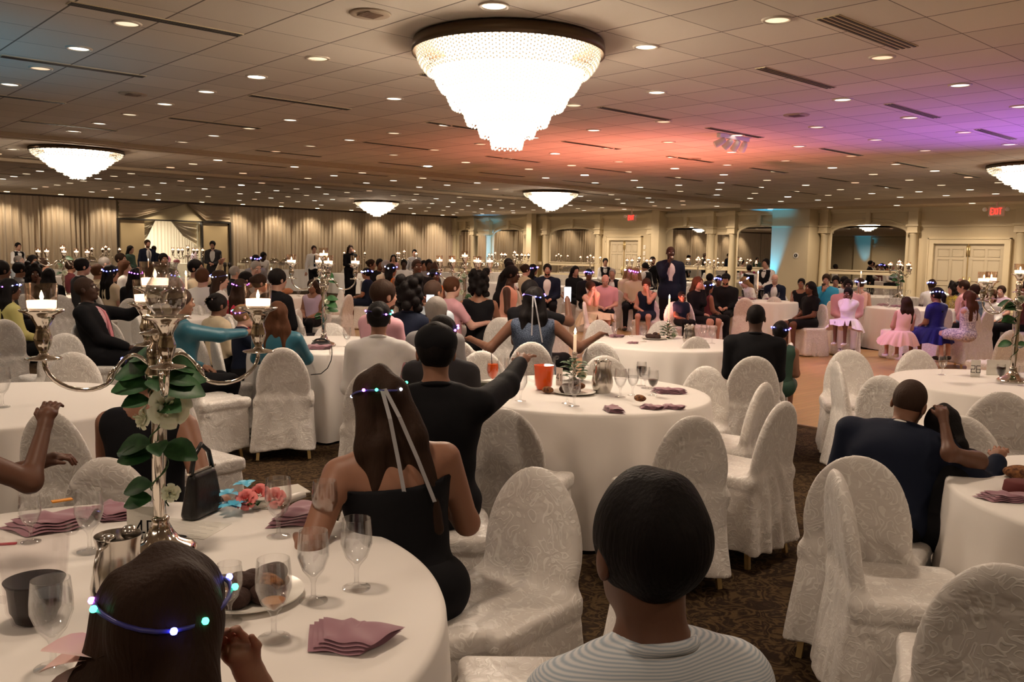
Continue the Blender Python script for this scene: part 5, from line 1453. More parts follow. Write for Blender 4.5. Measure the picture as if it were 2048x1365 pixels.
# ---- right hand table 26
goblet(1884, 750, 'water goblet at the left of the number 26 card', 0.11, vt=711, group='goblets on the number 26 table'); goblet(2000, 768, 'goblet of dark cola before the candelabrum with teal shine', 0.15, COLA, vt=728, group='goblets on the number 26 table'); goblet(2044, 772, 'water goblet at the right photo edge', 0.12, vt=735, group='goblets on the number 26 table')
pH = at(2024, 764, HT); candelabrum((pH.x, pH.y), 'silver candelabrum with dark leaves on the number 26 table', vdir(10), 1.29, 4, rad=1.0)
garland((pH.x, pH.y), 'dark green leaf garland on the candelabrum of the number 26 table', [('l', vdir(170), 0.44, 0.09), ('l', vdir(200), 0.42, 0.09), ('l', vdir(260), 0.47, 0.08), ('l', vdir(190), 0.36, 0.08), ('l', vdir(210), 0.34, 0.08), ('l', vdir(180), 0.22, 0.08), ('l', vdir(260), 0.20, 0.08), ('l', vdir(0), 0.21, 0.07), ('r', vdir(280), 0.47, 0.025)])
b = MB(); b.box((-0.10, 0, 0), (0.10, 0.003, 0.12)); b.box((-0.10, 0.0, 0.0), (0.10, 0.05, 0.003)); o = b.obj('folded_card', CHINA, None, False, loc=at(2000, 752, HT), rz=vdir(-8)); tag(o, 'white folded tent card beside the number 26 card', 'card')
# ---- lower right table
b = MB(); b.lathe([(0, 0), (0.055, 0), (0.06, 0.01), (0.055, 0.045), (0.04, 0.05), (0, 0.05)], 24); o = b.obj('red_velvet_cake', mat('maroon_cake', (0.12, 0.02, 0.02), rough=0.8), None, loc=at(2040, 988, HT)); tag(o, 'dark red round cake on the lower right table', 'cake')
o = put('wrapped_cookie', lump_me('wrapped_cookie', 9, COOKIE, (0.05, 0.045, 0.022)), None, at(2030, 955, HT)); tag(o, 'cookie wrapped in clear film with a red tie on the lower right table', 'cookie')
napkin(2008, 1002, vdir(-8), 'mauve napkin folded at the rim of the lower right table', 0.9, 0.6)
# ---- violet-lit table
pL = at(928, 638, HT); candelabrum((pL.x, pL.y), 'silver candelabrum with a violet-lit pole and white flowers, mid room', vdir(5), 1.33, 6, rad=1.1)
garland((pL.x, pL.y), 'white bud and green leaf garland on the violet-lit candelabrum', [('l', vdir(20), 0.46, 0.09), ('l', vdir(150), 0.44, 0.08), ('l', vdir(270), 0.42, 0.09), ('l', vdir(200), 0.38, 0.07), ('r', vdir(200), 0.27, 0.03), ('r', vdir(260), 0.44, 0.03), ('l', vdir(340), 0.24, 0.07), ('l', vdir(300), 0.22, 0.07)])
pitcher(911, 628, 'clear water pitcher on the violet-lit candelabrum table', 0.10, WATER, 0.20)
for (u, v, lab) in [(947, 633, 'goblet just right of the violet-lit pole'), (968, 641, 'goblet in front of the pillar candle'), (993, 634, 'goblet right of the second pillar candle'), (1003, 632, 'second goblet right of the pillar candles')]:
    goblet(u, v, lab, None, vt=v - 30, group='goblets on the violet-lit candelabrum table')
for (u, v, t) in [(960, 636, 'taller'), (986, 630, 'shorter')]:
    o = thing('pillar_candle', t + ' cream pillar candle in a glass cylinder beside the violet-lit candelabrum', 'candle', at(u, v, HT))
    b = MB(); b.lathe([(0, 0.004), (0.03, 0.004), (0.03, 0.10), (0, 0.10)], 18); b.obj('wax', mat('cream_wax', (0.75, 0.68, 0.35), rough=0.5), o)
    b = MB(); b.shell([(0, 0), (0.045, 0), (0.045, 0.18), (0.043, 0.18), (0.043, 0.003), (0, 0.003)], 18); b.obj('glass_cylinder', GLASS, o)
o = thing('rose_posy', 'small pink rose posy at the foot of the violet-lit candelabrum', 'flowers', at(938, 640, HT))
for k in range(3):
    b = MB(); rose_add(b, (0.05 * k - 0.05, 0.02 * k, 0.04), (-fw.x, -fw.y, 0.6), 0.035); b.obj('rose', PINKPETAL, o)
plate(958, 646, 'small dark-rimmed plate at the rim of the violet-lit candelabrum table', 0.10)
# ---- farther tables: centre pieces
for key, uv, lab, hh, na, rr_ in [
    ('G', (128, 590), 'silver candelabrum with six lights over the left round table', 1.32, 5, 1.35), ('V', (40, 556), None, 1, 0, 1), ('Z', (213, 549), 'distant silver candelabrum just left of the dark doorpost', 1.35, 4, 1.3),
    ('U', (404, 556), 'silver candelabrum before the man holding papers by the doorway', 1.4, 6, 1.3), ('P', (725, 545), 'distant slim candelabrum right of the woman in black', 1.35, 2, 1.3), ('Q', (830, 552), 'distant candelabrum before the boy at the drapes', 1.4, 3, 1.3),
    ('Y', (950, 541), 'distant candelabrum left of the teal-lit arch foot', 1.4, 3, 1.3), ('R', (1048, 541), 'distant candelabrum beneath the teal-lit arch', 1.4, 4, 1.3), ('M', (1115, 567), 'candelabrum behind the bearded man in the blue suit', 1.45, 5, 1.3),
    ('X', (1157, 548), 'distant candelabrum before the mirror with the rail', 1.35, 4, 1.3), ('W', (1395, 556), 'candelabrum right of the speaker', 1.35, 6, 1.3), ('N', (1290, 575), 'candelabrum at the left shoulder of the speaker', 1.3, 5, 1.1),
    ('S', (1797, 596), 'candelabrum crowded with lights and white flowers by the widest mirror', 1.35, 6, 0.75), ('S', (1846, 592), 'slim single-light candelabrum left of the nearer double doors', 1.2, 1, 0.9), ('K', (1560, 570), 'distant candelabrum in front of the broad pier', 1.2, 4, 1.2)]:
    if lab is None: continue
    p = at(uv[0], uv[1], HT)
    candelabrum((p.x, p.y), lab, vdir(12), hh, na, rad=rr_)
pS = at(1797, 596, HT)
garland((pS.x, pS.y), 'white roses and leaves on the candelabrum by the widest mirror', [('l', vdir(20), 0.44, 0.14), ('l', vdir(150), 0.40, 0.14), ('l', vdir(270), 0.38, 0.15), ('l', vdir(200), 0.32, 0.14), ('l', vdir(300), 0.30, 0.14), ('r', vdir(330), 0.36, 0.05), ('r', vdir(230), 0.46, 0.04), ('l', vdir(240), 0.25, 0.12)])
pG = at(128, 590, HT)
garland((pG.x, pG.y), 'green leaves and white buds on the left round table candelabrum', [('l', vdir(20), 0.50, 0.12), ('l', vdir(150), 0.46, 0.11), ('l', vdir(270), 0.42, 0.12), ('r', vdir(330), 0.30, 0.04), ('r', vdir(230), 0.38, 0.04), ('l', vdir(240), 0.30, 0.10)])
taper(374, 640, 'silver candlestick with a thin lit taper left of the girl with the bow', 1.2, 0.24, False)
taper(535, 585, 'silver candlestick with a lit taper behind the long black sleeve', 1.1, 0.22, False)
taper(293, 556, 'far silver candlestick with a lit taper left of the bald man', 1.2, 0.2, False)
taper(1081, 566, 'far silver candlestick with a lit taper beside the bearded man', 1.1, 0.2, False)
taper(1517, 590, 'silver candlestick with a tall lit taper on the flat-cap table', 1.2, 0.25, False)
taper(1560, 592, 'second silver candlestick with a tall lit taper, by the pier', 1.2, 0.25, False)
# goblets of the farther tables
SHORT = dict(J='party dress table', K='flat-cap table', S='white-flowered candelabrum table', M='bearded man table', N='sleeping child table', G='table under the left candelabrum', F='pink tie man table', O='long-armed man table', R='hurrying waiter table', X='far doors waitress table', W='table behind the speaker', T='nearer double doors table', Q='table of the girl in pink', U='table left of the white doorway', V='far left waitress table', Z='table by the dark doorpost')
def ring(key, n, where, seed, lo=0.35, hi=0.85):
    q = random.Random(seed); c, r, d = TB[key]; P = []
    for k in range(n):
        a = 2 * PI * (k + q.uniform(-.3, .3)) / n; R = r * q.uniform(lo, hi)
        P.append(Vector((c.x + R * math.cos(a), c.y + R * math.sin(a), HT)))
    P.sort(key=lambda p: pix(p)[0])
    for k, p in enumerate(P):
        o = put('water_goblet', GOB[2], None, p)
        tag(o, 'clear goblet, %s from the left, on the %s' % (ORD[k], SHORT[key]), 'glass', 'clear goblets on the ' + SHORT[key])
for key, n in [('J', 14), ('K', 12), ('S', 12), ('M', 9), ('N', 7), ('G', 7), ('F', 6), ('O', 5), ('R', 7), ('X', 6), ('W', 9), ('T', 8), ('Q', 5), ('U', 5), ('V', 5), ('Z', 4)]:
    ring(key, n, '', ord(key))
goblet(44, 592, 'goblet of orange drink on the left round table', 0.15, ORANGE, vt=566); goblet(200, 590, 'small goblet of orange drink beside the phone of the man in the pink tie', 0.15, ORANGE, vt=567)
pitcher(1500, 588, 'clear ribbed pitcher on the flat-cap table', 0.12, WATER, 0.2); pitcher(1850, 605, 'clear ribbed pitcher on the party dress table', 0.1, WATER, 0.2)
for (u, v, rz, lab) in [(1465, 597, 0, 'mauve napkin at the left rim of the flat-cap table'), (1735, 610, 10, 'mauve napkin at the left rim of the party dress table'), (1793, 615, 5, 'mauve napkin in the middle of the party dress table'), (1500, 600, 0, 'second mauve napkin on the flat-cap table'), (1075, 571, 0, 'mauve napkin before the bearded man'), (1145, 572, 0, 'mauve napkin right on the bearded man table'), (715, 546, 0, 'purple napkin on the table below the woman in black'), (1575, 598, 20, 'mauve napkin at the right rim of the flat-cap table')]:
    napkin(u, v, vdir(rz), lab, 1.3, 0.7)
bag(at(1776, 606, HT), vdir(0), 'small black purse standing on the party dress table', 0.13, 0.12, 0.05)
goblet(5, 815, 'tall goblet at the left photo edge on the empty table', None, vt=735)
o = put('bread_roll', lump_me('bread_roll', 4, mat('bread_crust', (0.35, 0.13, 0.05), rough=0.6), (0.13, 0.10, 0.06)), None, at(597, 586, HT)); tag(o, 'round brown bread loaf on a plate by the man in black', 'bread')
# ---- buffet table with domed chafing dishes before the drapes
def buffet(u0, u1, v, label, y=31.2):
    d0, d1 = ray(u0, 520), ray(u1, 520)
    xa, xb = d0.x / d0.y * y, d1.x / d1.y * y
    v_, f = [], []
    N = int((xb - xa) / 0.05); 
    for k, (z, off) in enumerate(((0.84, 0.0), (0.83, 0.01), (0.4, 0.03), (0.02, 0.04))):
        for i in range(N + 1):
            v_.append((xa + (xb - xa) * i / N, y - 0.4 - off * (1 + (0.7 * math.sin(i * 1.3)) * (k > 1)), z))
    for k in range(3):
        for i in range(N): c = k * (N + 1) + i; f.append((c, c + 1, c + N + 2, c + N + 1))
    b = MB(); b.add(v_, f); b.box((xa, y - 0.4, 0.02), (xb, y + 0.4, 0.84)); o = b.obj('buffet_cloth', LINEN, None, False); return tag(o, label, 'tablecloth')
buffet(470, 628, 0, 'pleated cream cloth over the long buffet table before the drapes')
buffet(850, 1000, 0, 'pleated cream cloth over the right-hand buffet table near the corner', 27.3)
def chafer(u, y, label, s=1.0):
    d = ray(u, 525); p = Vector((d.x / d.y * y, y, 0.84))
    o = thing('chafing_dish', label, 'chafing dish', p, 0.3); o.scale = (s, s, s)
    b = MB(); b.ball((0, 0, 0.26), (0.27, 0.20, 0.20), 20); b.v = [(x, y_, max(z, 0.24)) for x, y_, z in b.v]; b.obj('dome_lid', SILVER, o)
    b = MB(); b.box((-0.27, -0.2, 0.16), (0.27, 0.2, 0.24)); 
    b.obj('water_pan', STEEL, o, False)
    for sx in (-1, 1):
        for sy in (-1, 1):
            b = MB(); b.box((sx * 0.25 - 0.012, sy * 0.18 - 0.012, 0), (sx * 0.25 + 0.012, sy * 0.18 + 0.012, 0.17)); b.obj('leg', STEEL, o, False)
for u, y, s, lab in [(60, 30.9, 1, 'silver domed chafing dish behind the waitress at the left'), (179, 30.9, 1, 'silver domed chafing dish between two far-left candelabra'), (493, 31.2, 1, 'silver domed chafing dish left of the bending bearded man'), (549, 31.2, 1, 'silver domed chafing dish, left of two right of the bending man'), (572, 31.2, 1, 'silver domed chafing dish, right of two right of the bending man'),
                  (875, 27.3, 1, 'silver domed chafing dish, leftmost on the right-hand buffet'), (905, 27.3, 1, 'silver domed chafing dish, second on the right-hand buffet'), (930, 27.3, .9, 'silver domed chafing dish, third on the right-hand buffet'), (965, 27.3, .9, 'silver domed chafing dish, fourth on the right-hand buffet'), (995, 27.3, .9, 'silver domed chafing dish, rightmost on the right-hand buffet')]:
    chafer(u, y, lab, s)
buffet(20, 215, 0, 'pleated cream cloth over the far-left buffet table before the drapes', 30.9)
# white draped table in the room beyond
b = MB(); b.box((12.3, YW + 0.9, 0), (14.4, YW + 1.7, 1.0)); o = b.obj('cake_table_cloth', CHINA, None, False); tag(o, 'white draped table in the bright room beyond the doorway', 'table')
for k, (x, hh, lab, m_) in enumerate(((12.95, 0.28, 'small gift basket on the white draped table', mat('basket', (0.35, 0.12, 0.2))), (13.3, 0.16, 'dark round gift on the white draped table', MAROON), (14.0, 0.45, 'lilac gift bag on the white draped table', LAVC))):
    b = MB(); b.lathe([(0, 0), (0.10, 0), (0.13, hh * .6), (0.06, hh), (0, hh)], 14, (x, YW + 1.2, 1.0)); o = b.obj('gift_basket' if k == 0 else 'gift', m_); tag(o, lab, 'gift')
# rope posts right of the doorway
for k, (u, lab) in enumerate(((450, 'black rope post, left of two beside the doorway panel'), (459, 'black rope post, right of two beside the doorway panel'))):
    d = ray(u, 540); y = 24.5; o = thing('rope_post', lab, 'post', (d.x / d.y * y, y, 0))
    b = MB(); b.lathe([(0, 0), (0.16, 0), (0.16, 0.03), (0.03, 0.05), (0, .05)], 20); b.obj('foot', DARKM, o)
    b = MB(); b.lathe([(0, 0.04), (0.03, 0.04), (0.03, 1.08), (0.05, 1.10), (0.05, 1.2), (0, 1.22)], 14); b.obj('pole', DARKM, o)
# ================================================================ people
def rotm(yaw=0.0, pitch=0.0, roll=0.0):
    return Matrix.Rotation(yaw, 3, 'Z') @ Matrix.Rotation(-pitch, 3, 'X') @ Matrix.Rotation(roll, 3, 'Y')
def RR(M): return [[M[i][j] for j in range(3)] for i in range(3)]
PARTS = {}
def ik(a, b, l1, l2, pole):
    d = b - a; L = min(d.length, (l1 + l2) * 0.995); d = d.normalized(); b = a + d * L
    x = (l1 * l1 - l2 * l2 + L * L) / (2 * L); h = math.sqrt(max(l1 * l1 - x * x, 0))
    p = pole - d * pole.dot(d); p = p.normalized() if p.length > 1e-5 else Vector((0, 0, -1))
    return a + d * x + p * h, b
NPEOPLE = 0
def person(px, py, dep, phi, label, pose='sit', top='shirt', tc=None, bot='trousers', bc=None, sk='tan', hair='short', hc='black', arms=('lap', 'lap'), lean=(0, 0), head=(0, 0, 0), crown=0, child=0, bulk=1.0, extra=(), seat=0.47, hs=1.0, shoe=None, hlen=None, chair_phi=None):
    global NPEOPLE
    NPEOPLE += 1
    tc = tc or BLACK; bc = bc or BLACK
    tgt = atd(px, py, dep)
    Ht = tgt.z
    if pose == 'sit': s = (Ht - seat) / 0.865 / (math.cos(math.radians(lean[0])) * 0.6 + 0.4)
    else: s = Ht / (0.97 + 0.82 * math.cos(math.radians(lean[0])))
    S = s
    v = min(max(dep * 0.0017, 0.010), 0.028); vh = min(max(dep * 0.0010, 0.0045), 0.018)
    fine = dep < 13
    hip = Vector((0, 0, seat + 0.09 * S)) if pose == 'sit' else Vector((0, 0, 0.95 * S))
    T = rotm(0, math.radians(lean[0]), math.radians(lean[1]))
    tp = lambda x, y, z: hip + T @ Vector((x * S, y * S, z * S))
    b = bulk
    hs_ = S * hs * (1.12 if child else 1.0)
    neck = tp(0, -0.01, 0.50)
    Hm = Matrix.Rotation(math.radians(head[0]), 3, 'Z') @ rotm(0, math.radians(lean[0] * 0.35 + head[1]), math.radians(lean[1] * 0.5 + head[2]))
    hc_ = neck + T @ Vector((0, 0.02, 0.05)) * S + Hm @ Vector((0, 0.01, 0.115)) * S
    hp = lambda x, y, z: hc_ + Hm @ Vector((x, y, z)) * hs_
    Rt, Rh = RR(T), RR(Hm)
    def torso(F, inf, lo=True, k=0.05):
        if lo: F.ell(tp(0, 0, 0.02), np.array((.172 * b, .125 * b, .12)) * S + inf, Rt, k)
        F.ell(tp(0, 0.005, 0.18), np.array((.145 * b, .105 * b, .15)) * S + inf, Rt, k)
        F.ell(tp(0, 0, 0.34), np.array((.165 * b, .112 * b, .16)) * S + inf, Rt, k)
        F.cone(tp(-.135 * b, -0.01, 0.435), tp(.135 * b, -0.01, 0.435), 0.062 * S + inf, 0.062 * S + inf, k)
    pre = {'lap': lambda q: Vector((q * .07, .26, .10)) * S + hip if pose == 'sit' else Vector((q * .2, .05, 0.80 * S)),
           'table': lambda q: Vector((q * .15 * S, .40 * S, max(.80, hip.z + .20))), 'down': lambda q: Vector((q * .27 * S, .04, hip.z - 0.13 * S)),
           'clasp': lambda q: hip + Vector((q * .04, .22, .10)) * S, 'chin': lambda q: hc_ + Vector((q * .04, .09, -.12)) * S, 'side': lambda q: hip + Vector((q * .30, .05, .02)) * S,
           'phone': lambda q: hc_ + Vector((q * .10, .28, -.08)) * S}
    ah = []
    for q, a in zip((-1, 1), arms):
        sh = tp(q * .175 * b, -0.01, 0.44)
        hd = pre[a](q) if isinstance(a, str) else Vector(a)
        el, wr = ik(sh, hd, 0.285 * S, 0.255 * S, Vector((q * 0.6, -0.5, -1)))
        ah.append((sh, el, wr))
    def armp(F, inf, upto=2.0, k=0.03):
        for sh, el, wr in ah:
            e1 = sh.lerp(el, min(1, upto)); F.cone(sh, e1, .052 * S * (0.6 + .4 * b) + inf, .043 * S + inf, k)
            if upto > 1: F.cone(el, el.lerp(wr, min(1, upto - 1)), .042 * S + inf, .027 * S + inf, k)
    lg = []
    for q in (-1, 1):
        h_ = hip + Vector((q * .09 * S, 0, 0))
        if pose == 'sit':
            kn = Vector((q * .11 * S, .43 * S, seat + .045 + 0.02 * S)); an = Vector((q * .11 * S, .40 * S, max(0.08, kn.z - 0.42 * S)))
        else:
            kn = Vector((q * .10 * S, .02 * S, .50 * S)); an = Vector((q * .11 * S, -.01 * S, .085 * S))
        lg.append((h_, kn, an))
    def legp(F, inf, upto=2.0, k=0.04):
        for h_, kn, an in lg:
            F.cone(h_, h_.lerp(kn, min(1, upto)), .082 * S * (.5 + .5 * b) + inf, .058 * S + inf, k)
            if upto > 1: F.cone(kn, kn.lerp(an, upto - 1), .054 * S + inf, .036 * S + inf, k)
    def wrink(amp, seed):
        q = random.Random(seed); W = [(q.uniform(-30, 30), q.uniform(-30, 30), q.uniform(-34, 34), q.uniform(0, 6)) for _ in range(5)]
        return lambda D, X, Y, Z: D + amp * sum(np.sin(a * X + c * Y + d * Z + e) for a, c, d, e in W) / 3
    root = thing('person', label, 'person', (0, 0, 0))
    # --- body
    F = Field(v)
    torso(F, 0); armp(F, 0); legp(F, 0)
    F.cone(neck, hp(0, -.015, -.05), .058 * S, .050 * hs_, .03)
    F.cone(tp(-.10 * b, -.01, .47), neck, .04 * S, .05 * S, .03); F.cone(tp(.10 * b, -.01, .47), neck, .04 * S, .05 * S, .03)
    for h_, kn, an in lg: F.ell(an + Vector((0, .06 * S, -.035 * S)), np.array((.042, .12, .04)) * S, None, .03)
    V1, F1 = F.raw()
    H = Field(vh)
    H.ell(hp(0, -.012, .025), np.array((.074, .092, .088)) * hs_, Rh, .02)
    H.ell(hp(0, .022, -.035), np.array((.059, .066, .083)) * hs_, Rh, .02)
    H.ell(hp(0, .034, -.082), np.array((.044, .042, .032)) * hs_, Rh, .02)
    H.ell(hp(0, .066, -.099), np.array((.020, .016, .016)) * hs_, Rh, .02)
    H.cone(hp(-.034, .072, .022), hp(.034, .072, .022), .013 * hs_, .013 * hs_, .012)
    H.cut(hp(-.032, .103, .003), np.array((.017, .018, .010)) * hs_, Rh); H.cut(hp(.032, .103, .003), np.array((.017, .018, .010)) * hs_, Rh)
    H.cone(hp(0, .084, .008), hp(0, .106, -.028), .009 * hs_, .0125 * hs_, .010)
    H.ell(hp(0, .095, -.034), np.array((.017, .011, .009)) * hs_, Rh, .008)
    for q in (-1, 1):
        H.ell(hp(q * .034, .060, -.030), np.array((.022, .022, .026)) * hs_, Rh, .015)
        H.ell(hp(q * .032, .079, .003), np.array((.0128, .0128, .0128)) * hs_, Rh, .002)
        H.ell(hp(q * .077, -.010, -.012), np.array((.009, .019, .030)) * hs_, Rh, .006)
    H.ell(hp(0, .088, -.060), np.array((.024, .009, .006)) * hs_, Rh, .004); H.ell(hp(0, .087, -.070), np.array((.021, .009, .006)) * hs_, Rh, .004)
    H.cone(hp(0, -.015, -.05), neck, .052 * hs_, .054 * S, .02)
    V2, F2 = H.raw()
    VV, FF = [V1, V2], [F1, F2 + len(V1)]
    n_ = len(V1) + len(V2)
    for qi, (sh, el, wr) in enumerate(ah):
        q = -1 if qi == 0 else 1
        G = Field(0.0042 if dep < 6 else (0.007 if dep < 13 else 0.014))
        d = (wr - el).normalized(); u = Vector((0, 0, 1)) if abs(d.z) < .8 else Vector((0, 1, 0)); sd = d.cross(u).normalized(); nn = sd.cross(d)
        hk = S * (0.95 if not child else 0.85)
        P_ = lambda a, c, e: wr + (d * a + sd * c + nn * e) * hk
        G.cone(el.lerp(wr, .85), wr, .029 * S, .026 * S, .02)
        G.cone(P_(0, 0, 0), P_(.045, 0, 0), .026 * hk, .030 * hk, .015)
        G.ell(P_(.055, 0, 0), np.array((.040, .040, .016)) * hk if False else np.array((.036, .036, .018)) * hk, None, .02)
        open_ = any(e[0] == 'openhand' for e in extra)
        for fi, (off, L) in enumerate(((-.030, .075), (-.010, .085), (.010, .080), (.029, .062))):
            curl = (0.10 + 0.05 * fi) if open_ else 0.55 + .06 * fi
            sp = off * (0.9 if open_ else 0.25)
            a0 = P_(.078, off, 0); a1 = P_(.078 + L * .45, off + sp * .4, -L * curl * .35); a2 = P_(.078 + L * (.45 + .4 * (1 - curl)), off + sp * .8, -L * curl * .95)
            G.cone(P_(.05, off * .9, 0), a0, .011 * hk, .0095 * hk, .006); G.cone(a0, a1, .0092 * hk, .0082 * hk, .004); G.cone(a1, a2, .0082 * hk, .0068 * hk, .004)
        s2 = -q
        G.cone(P_(.02, s2 * .025, 0), P_(.055, s2 * .052, -.008), .013 * hk, .010 * hk, .008); G.cone(P_(.055, s2 * .052, -.008), P_(.085, s2 * .058, -.02), .010 * hk, .008 * hk, .004)
        Vh, Fh = G.raw(); VV.append(Vh); FF.append(Fh + n_); n_ += len(Vh)
    put('body', mesh('body', np.concatenate(VV), np.concatenate(FF), skin(sk)), root)
    # --- hair
    def hair_noise(amp):
        qx = random.Random(int(px)); a_ = [(qx.uniform(30, 80), qx.uniform(30, 80), qx.uniform(4, 14), qx.uniform(0, 6)) for _ in range(4)]
        return lambda D, X, Y, Z: D + amp * sum(np.sin(a * X + e) * np.sin(c * Y + d * Z) for a, c, d, e in a_) / 2
    if hair != 'bald':
        F = Field(max(vh, .005))
        t = {'buzz': .004, 'short': .013, 'curly': .03}.get(hair, .014)
        F.ell(hp(0, -.014, .027), np.array((.075 + t, .094 + t, .089 + t)) * hs_, Rh, .01)
        if hair == 'curly':
            for i in range(22):
                a = i * 2.4; z = -.10 + .014 * i * .9; rr_ = .085
                F.ell(hp(rr_ * math.cos(a), -.03 + rr_ * math.sin(a) * .9, z), np.array((.045, .045, .045)) * hs_, None, .012)
        if hair in ('long', 'wavy'):
            L = hlen or (.34 if hair == 'long' else .30)
            for q in (-1, 0, 1):
                F.cone(hp(q * .055, -.045, .02), hp(q * .075, -.075, -.14), .045 * hs_, .050 * hs_, .02)
                F.cone(hp(q * .075, -.075, -.14), hp(q * .08, -.10, -L), .050 * hs_, .032 * hs_, .02)
        if hair == 'pony':
            F.cone(hp(0, -.10, .05), hp(0, -.14, -.02), .028 * hs_, .04 * hs_, .01); F.cone(hp(0, -.14, -.02), hp(0, -.13, -.26), .04 * hs_, .02 * hs_, .01)
        if hair == 'bun': F.ell(hp(0, -.105, .045), np.array((.042, .042, .042)) * hs_, None, .008)
        F.cut(hp(0, .100, -.055), np.array((.070, .085, .118)) * hs_, Rh, .008)
        if hair in ('short', 'buzz', 'bun', 'pony'):
            for q in (-1, 1): F.cut(hp(q * .090, .0, -.022), np.array((.022, .036, .036)) * hs_, Rh, .006)
            F.cut(hp(0, .05, -.125), np.array((.13, .115, .088)) * hs_, Rh, .008); F.cut(hp(0, -.05, -.175), np.array((.12, .12, .10)) * hs_, Rh, .008)
        F.fn(hair_noise(.0022 if hair in ('short', 'buzz', 'bun', 'pony') else .006))
        put('hair', F.build('hair', hairm(hc)), root)
    view = abs(((phi + head[0] * -1) + 180) % 360 - 180)
    if dep < 20 and view > 60:
        e = MB()
        for q in (-1, 1):
            e.ball(hp(q * .032, .0805, .003), .0128 * hs_, 10, m=mat('eye_white', (.7, .68, .65), rough=.2)); e.ball(hp(q * .031, .0875, .003), .0068 * hs_, 8, m=mat('iris', (.02, .012, .008), rough=.15))
        e.obj('eyes', None, root)
        e = MB()
        for q in (-1, 1): e.tube([hp(q * .016, .090, .021), hp(q * .034, .0885, .026), hp(q * .049, .077, .021)], [.003 * hs_, .0035 * hs_, .002 * hs_], 6)
        e.obj('eyebrows', hairm('black' if hc in ('grey', 'stubble') else hc), root)
        e = MB(); e.ball(hp(0, .0905, -.0605), (.021 * hs_, .008 * hs_, .0052 * hs_), 10); e.ball(hp(0, .0900, -.0700), (.018 * hs_, .008 * hs_, .0055 * hs_), 10)
        e.obj('lips', mat('lips_' + sk, tuple(c * k for c, k in zip(skin(sk).node_tree.nodes['Principled BSDF'].inputs['Base Color'].default_value[:3], (1.1, .62, .66)))), root)
    if any(e[0] == 'beard' for e in extra):
        F = Field(vh); F.ell(hp(0, .036, -.080), np.array((.053, .052, .043)) * hs_, Rh, .01); F.cut(hp(0, .085, -.045), np.array((.036, .05, .030)) * hs_, Rh, .005); F.cut(hp(0, -.05, -.02), np.array((.1, .06, .1)) * hs_, Rh, .005)
        F.fn(hair_noise(.002)); put('beard', F.build('beard', hairm('black' if hc in ('black', 'stubble') else hc)), root)
    if any(e[0] == 'glasses' for e in extra):
        e = MB()
        for q in (-1, 1):
            c0 = [hp(q * (.032 + .021 * math.cos(a)), .098, .001 + .015 * math.sin(a)) for a in [k * PI / 6 for k in range(13)]]
            e.tube(c0, .0018 * hs_, 5, cap=False); e.tube([hp(q * .053, .096, .005), hp(q * .078, .0, .006)], .0018 * hs_, 5)
        e.obj('eyeglasses', DARKM, root)
    if any(e[0] in ('cap', 'kufi') for e in extra):
        F = Field(max(vh, .006)); k = 'cap' if any(e[0] == 'cap' for e in extra) else 'kufi'
        F.ell(hp(0, -.012, .045), np.array((.092, .112, .080)) * hs_, Rh, .01); F.cut(hp(0, 0, -.085), np.array((.2, .2, .105)) * hs_, Rh, .008)
        if k == 'cap': F.ell(hp(0, .10, .035), np.array((.07, .06, .012)) * hs_, Rh, .02)
        put('flat_cap' if k == 'cap' else 'knit_cap', F.build('cap', BLACK), root)
    # --- clothes
    inf = .012 * S
    if top in ('shirt', 'tee', 'suit', 'vest', 'polo', 'tank', 'dress', 'strapless', 'sheer'):
        F = Field(v)
        ins = {'suit': .020, 'vest': .014}.get(top, .012)
        torso(F, ins, True)
        if top == 'strapless': F.cut(tp(0, 0, .36 + .6), np.array((.6, .6, .60)) * S, Rt, .005)
        elif top in ('tank', 'dress'):
            F.cut(tp(0, 0.02, .52), np.array((.095, .12, .10)) * S, Rt, .008)
        else:
            armp(F, ins if top != 'suit' else .017, {'tee': .62, 'polo': .7}.get(top, 1.93))
            F.cone(tp(-.08 * b, -.012, .475), neck + T @ Vector((0, -.005, -.01)), .045 * S + ins, .055 * S + ins * .6, .03); F.cone(tp(.08 * b, -.012, .475), neck + T @ Vector((0, -.005, -.01)), .045 * S + ins, .055 * S + ins * .6, .03)
            F.cut(neck + T @ Vector((0, .03, .075)) * S, np.array((.062, .07, .062)) * S, Rt, .005)
        if pose == 'stand' and top in ('suit',): F.ell(tp(0, 0, -.08), np.array((.18 * b, .135 * b, .14)) * S + inf, Rt, .05)
        if top == 'suit': F.cut(tp(0, .155 * b, .50), np.array((.085, .11, .36)) * S, Rt, .006)
        if top in ('dress', 'strapless', 'tank') and bot in ('skirt', 'tutu'):
            pass
        F.fn(wrink(.0035 * S if dep < 8 else .004, int(px)))
        nm = {'suit': 'jacket', 'vest': 'shirt', 'tee': 'tee_shirt', 'polo': 'polo_shirt', 'tank': 'top', 'strapless': 'dress_bodice', 'dress': 'dress_bodice'}.get(top, 'shirt')
        put(nm, F.build(nm, WHITEC if top == 'vest' else tc), root)
        if top in ('suit', 'vest', 'shirt', 'polo'):
            # collar band
            e = MB(); P0 = [neck + T @ Vector((.064 * math.cos(a) * S, (.062 * math.sin(a) - .0) * S, (.022 + .018 * -math.sin(a)) * S)) for a in [k * 2 * PI / 20 for k in range(21)]]
            e.tube(P0, .011 * S, 6, cap=False); e.obj('collar', WHITEC if top in ('suit', 'vest') else tc, root)
        if top == 'suit':
            F = Field(v); F.ell(tp(0, .006, .34), np.array((.150 * b, .118 * b, .165)) * S, Rt, .03); F.ell(tp(0, .008, .17), np.array((.135 * b, .112 * b, .15)) * S, Rt, .05); put('shirt_front', F.build('shirt_front', next((e[1] for e in extra if e[0] == 'shirtmat'), WHITEC)), root)
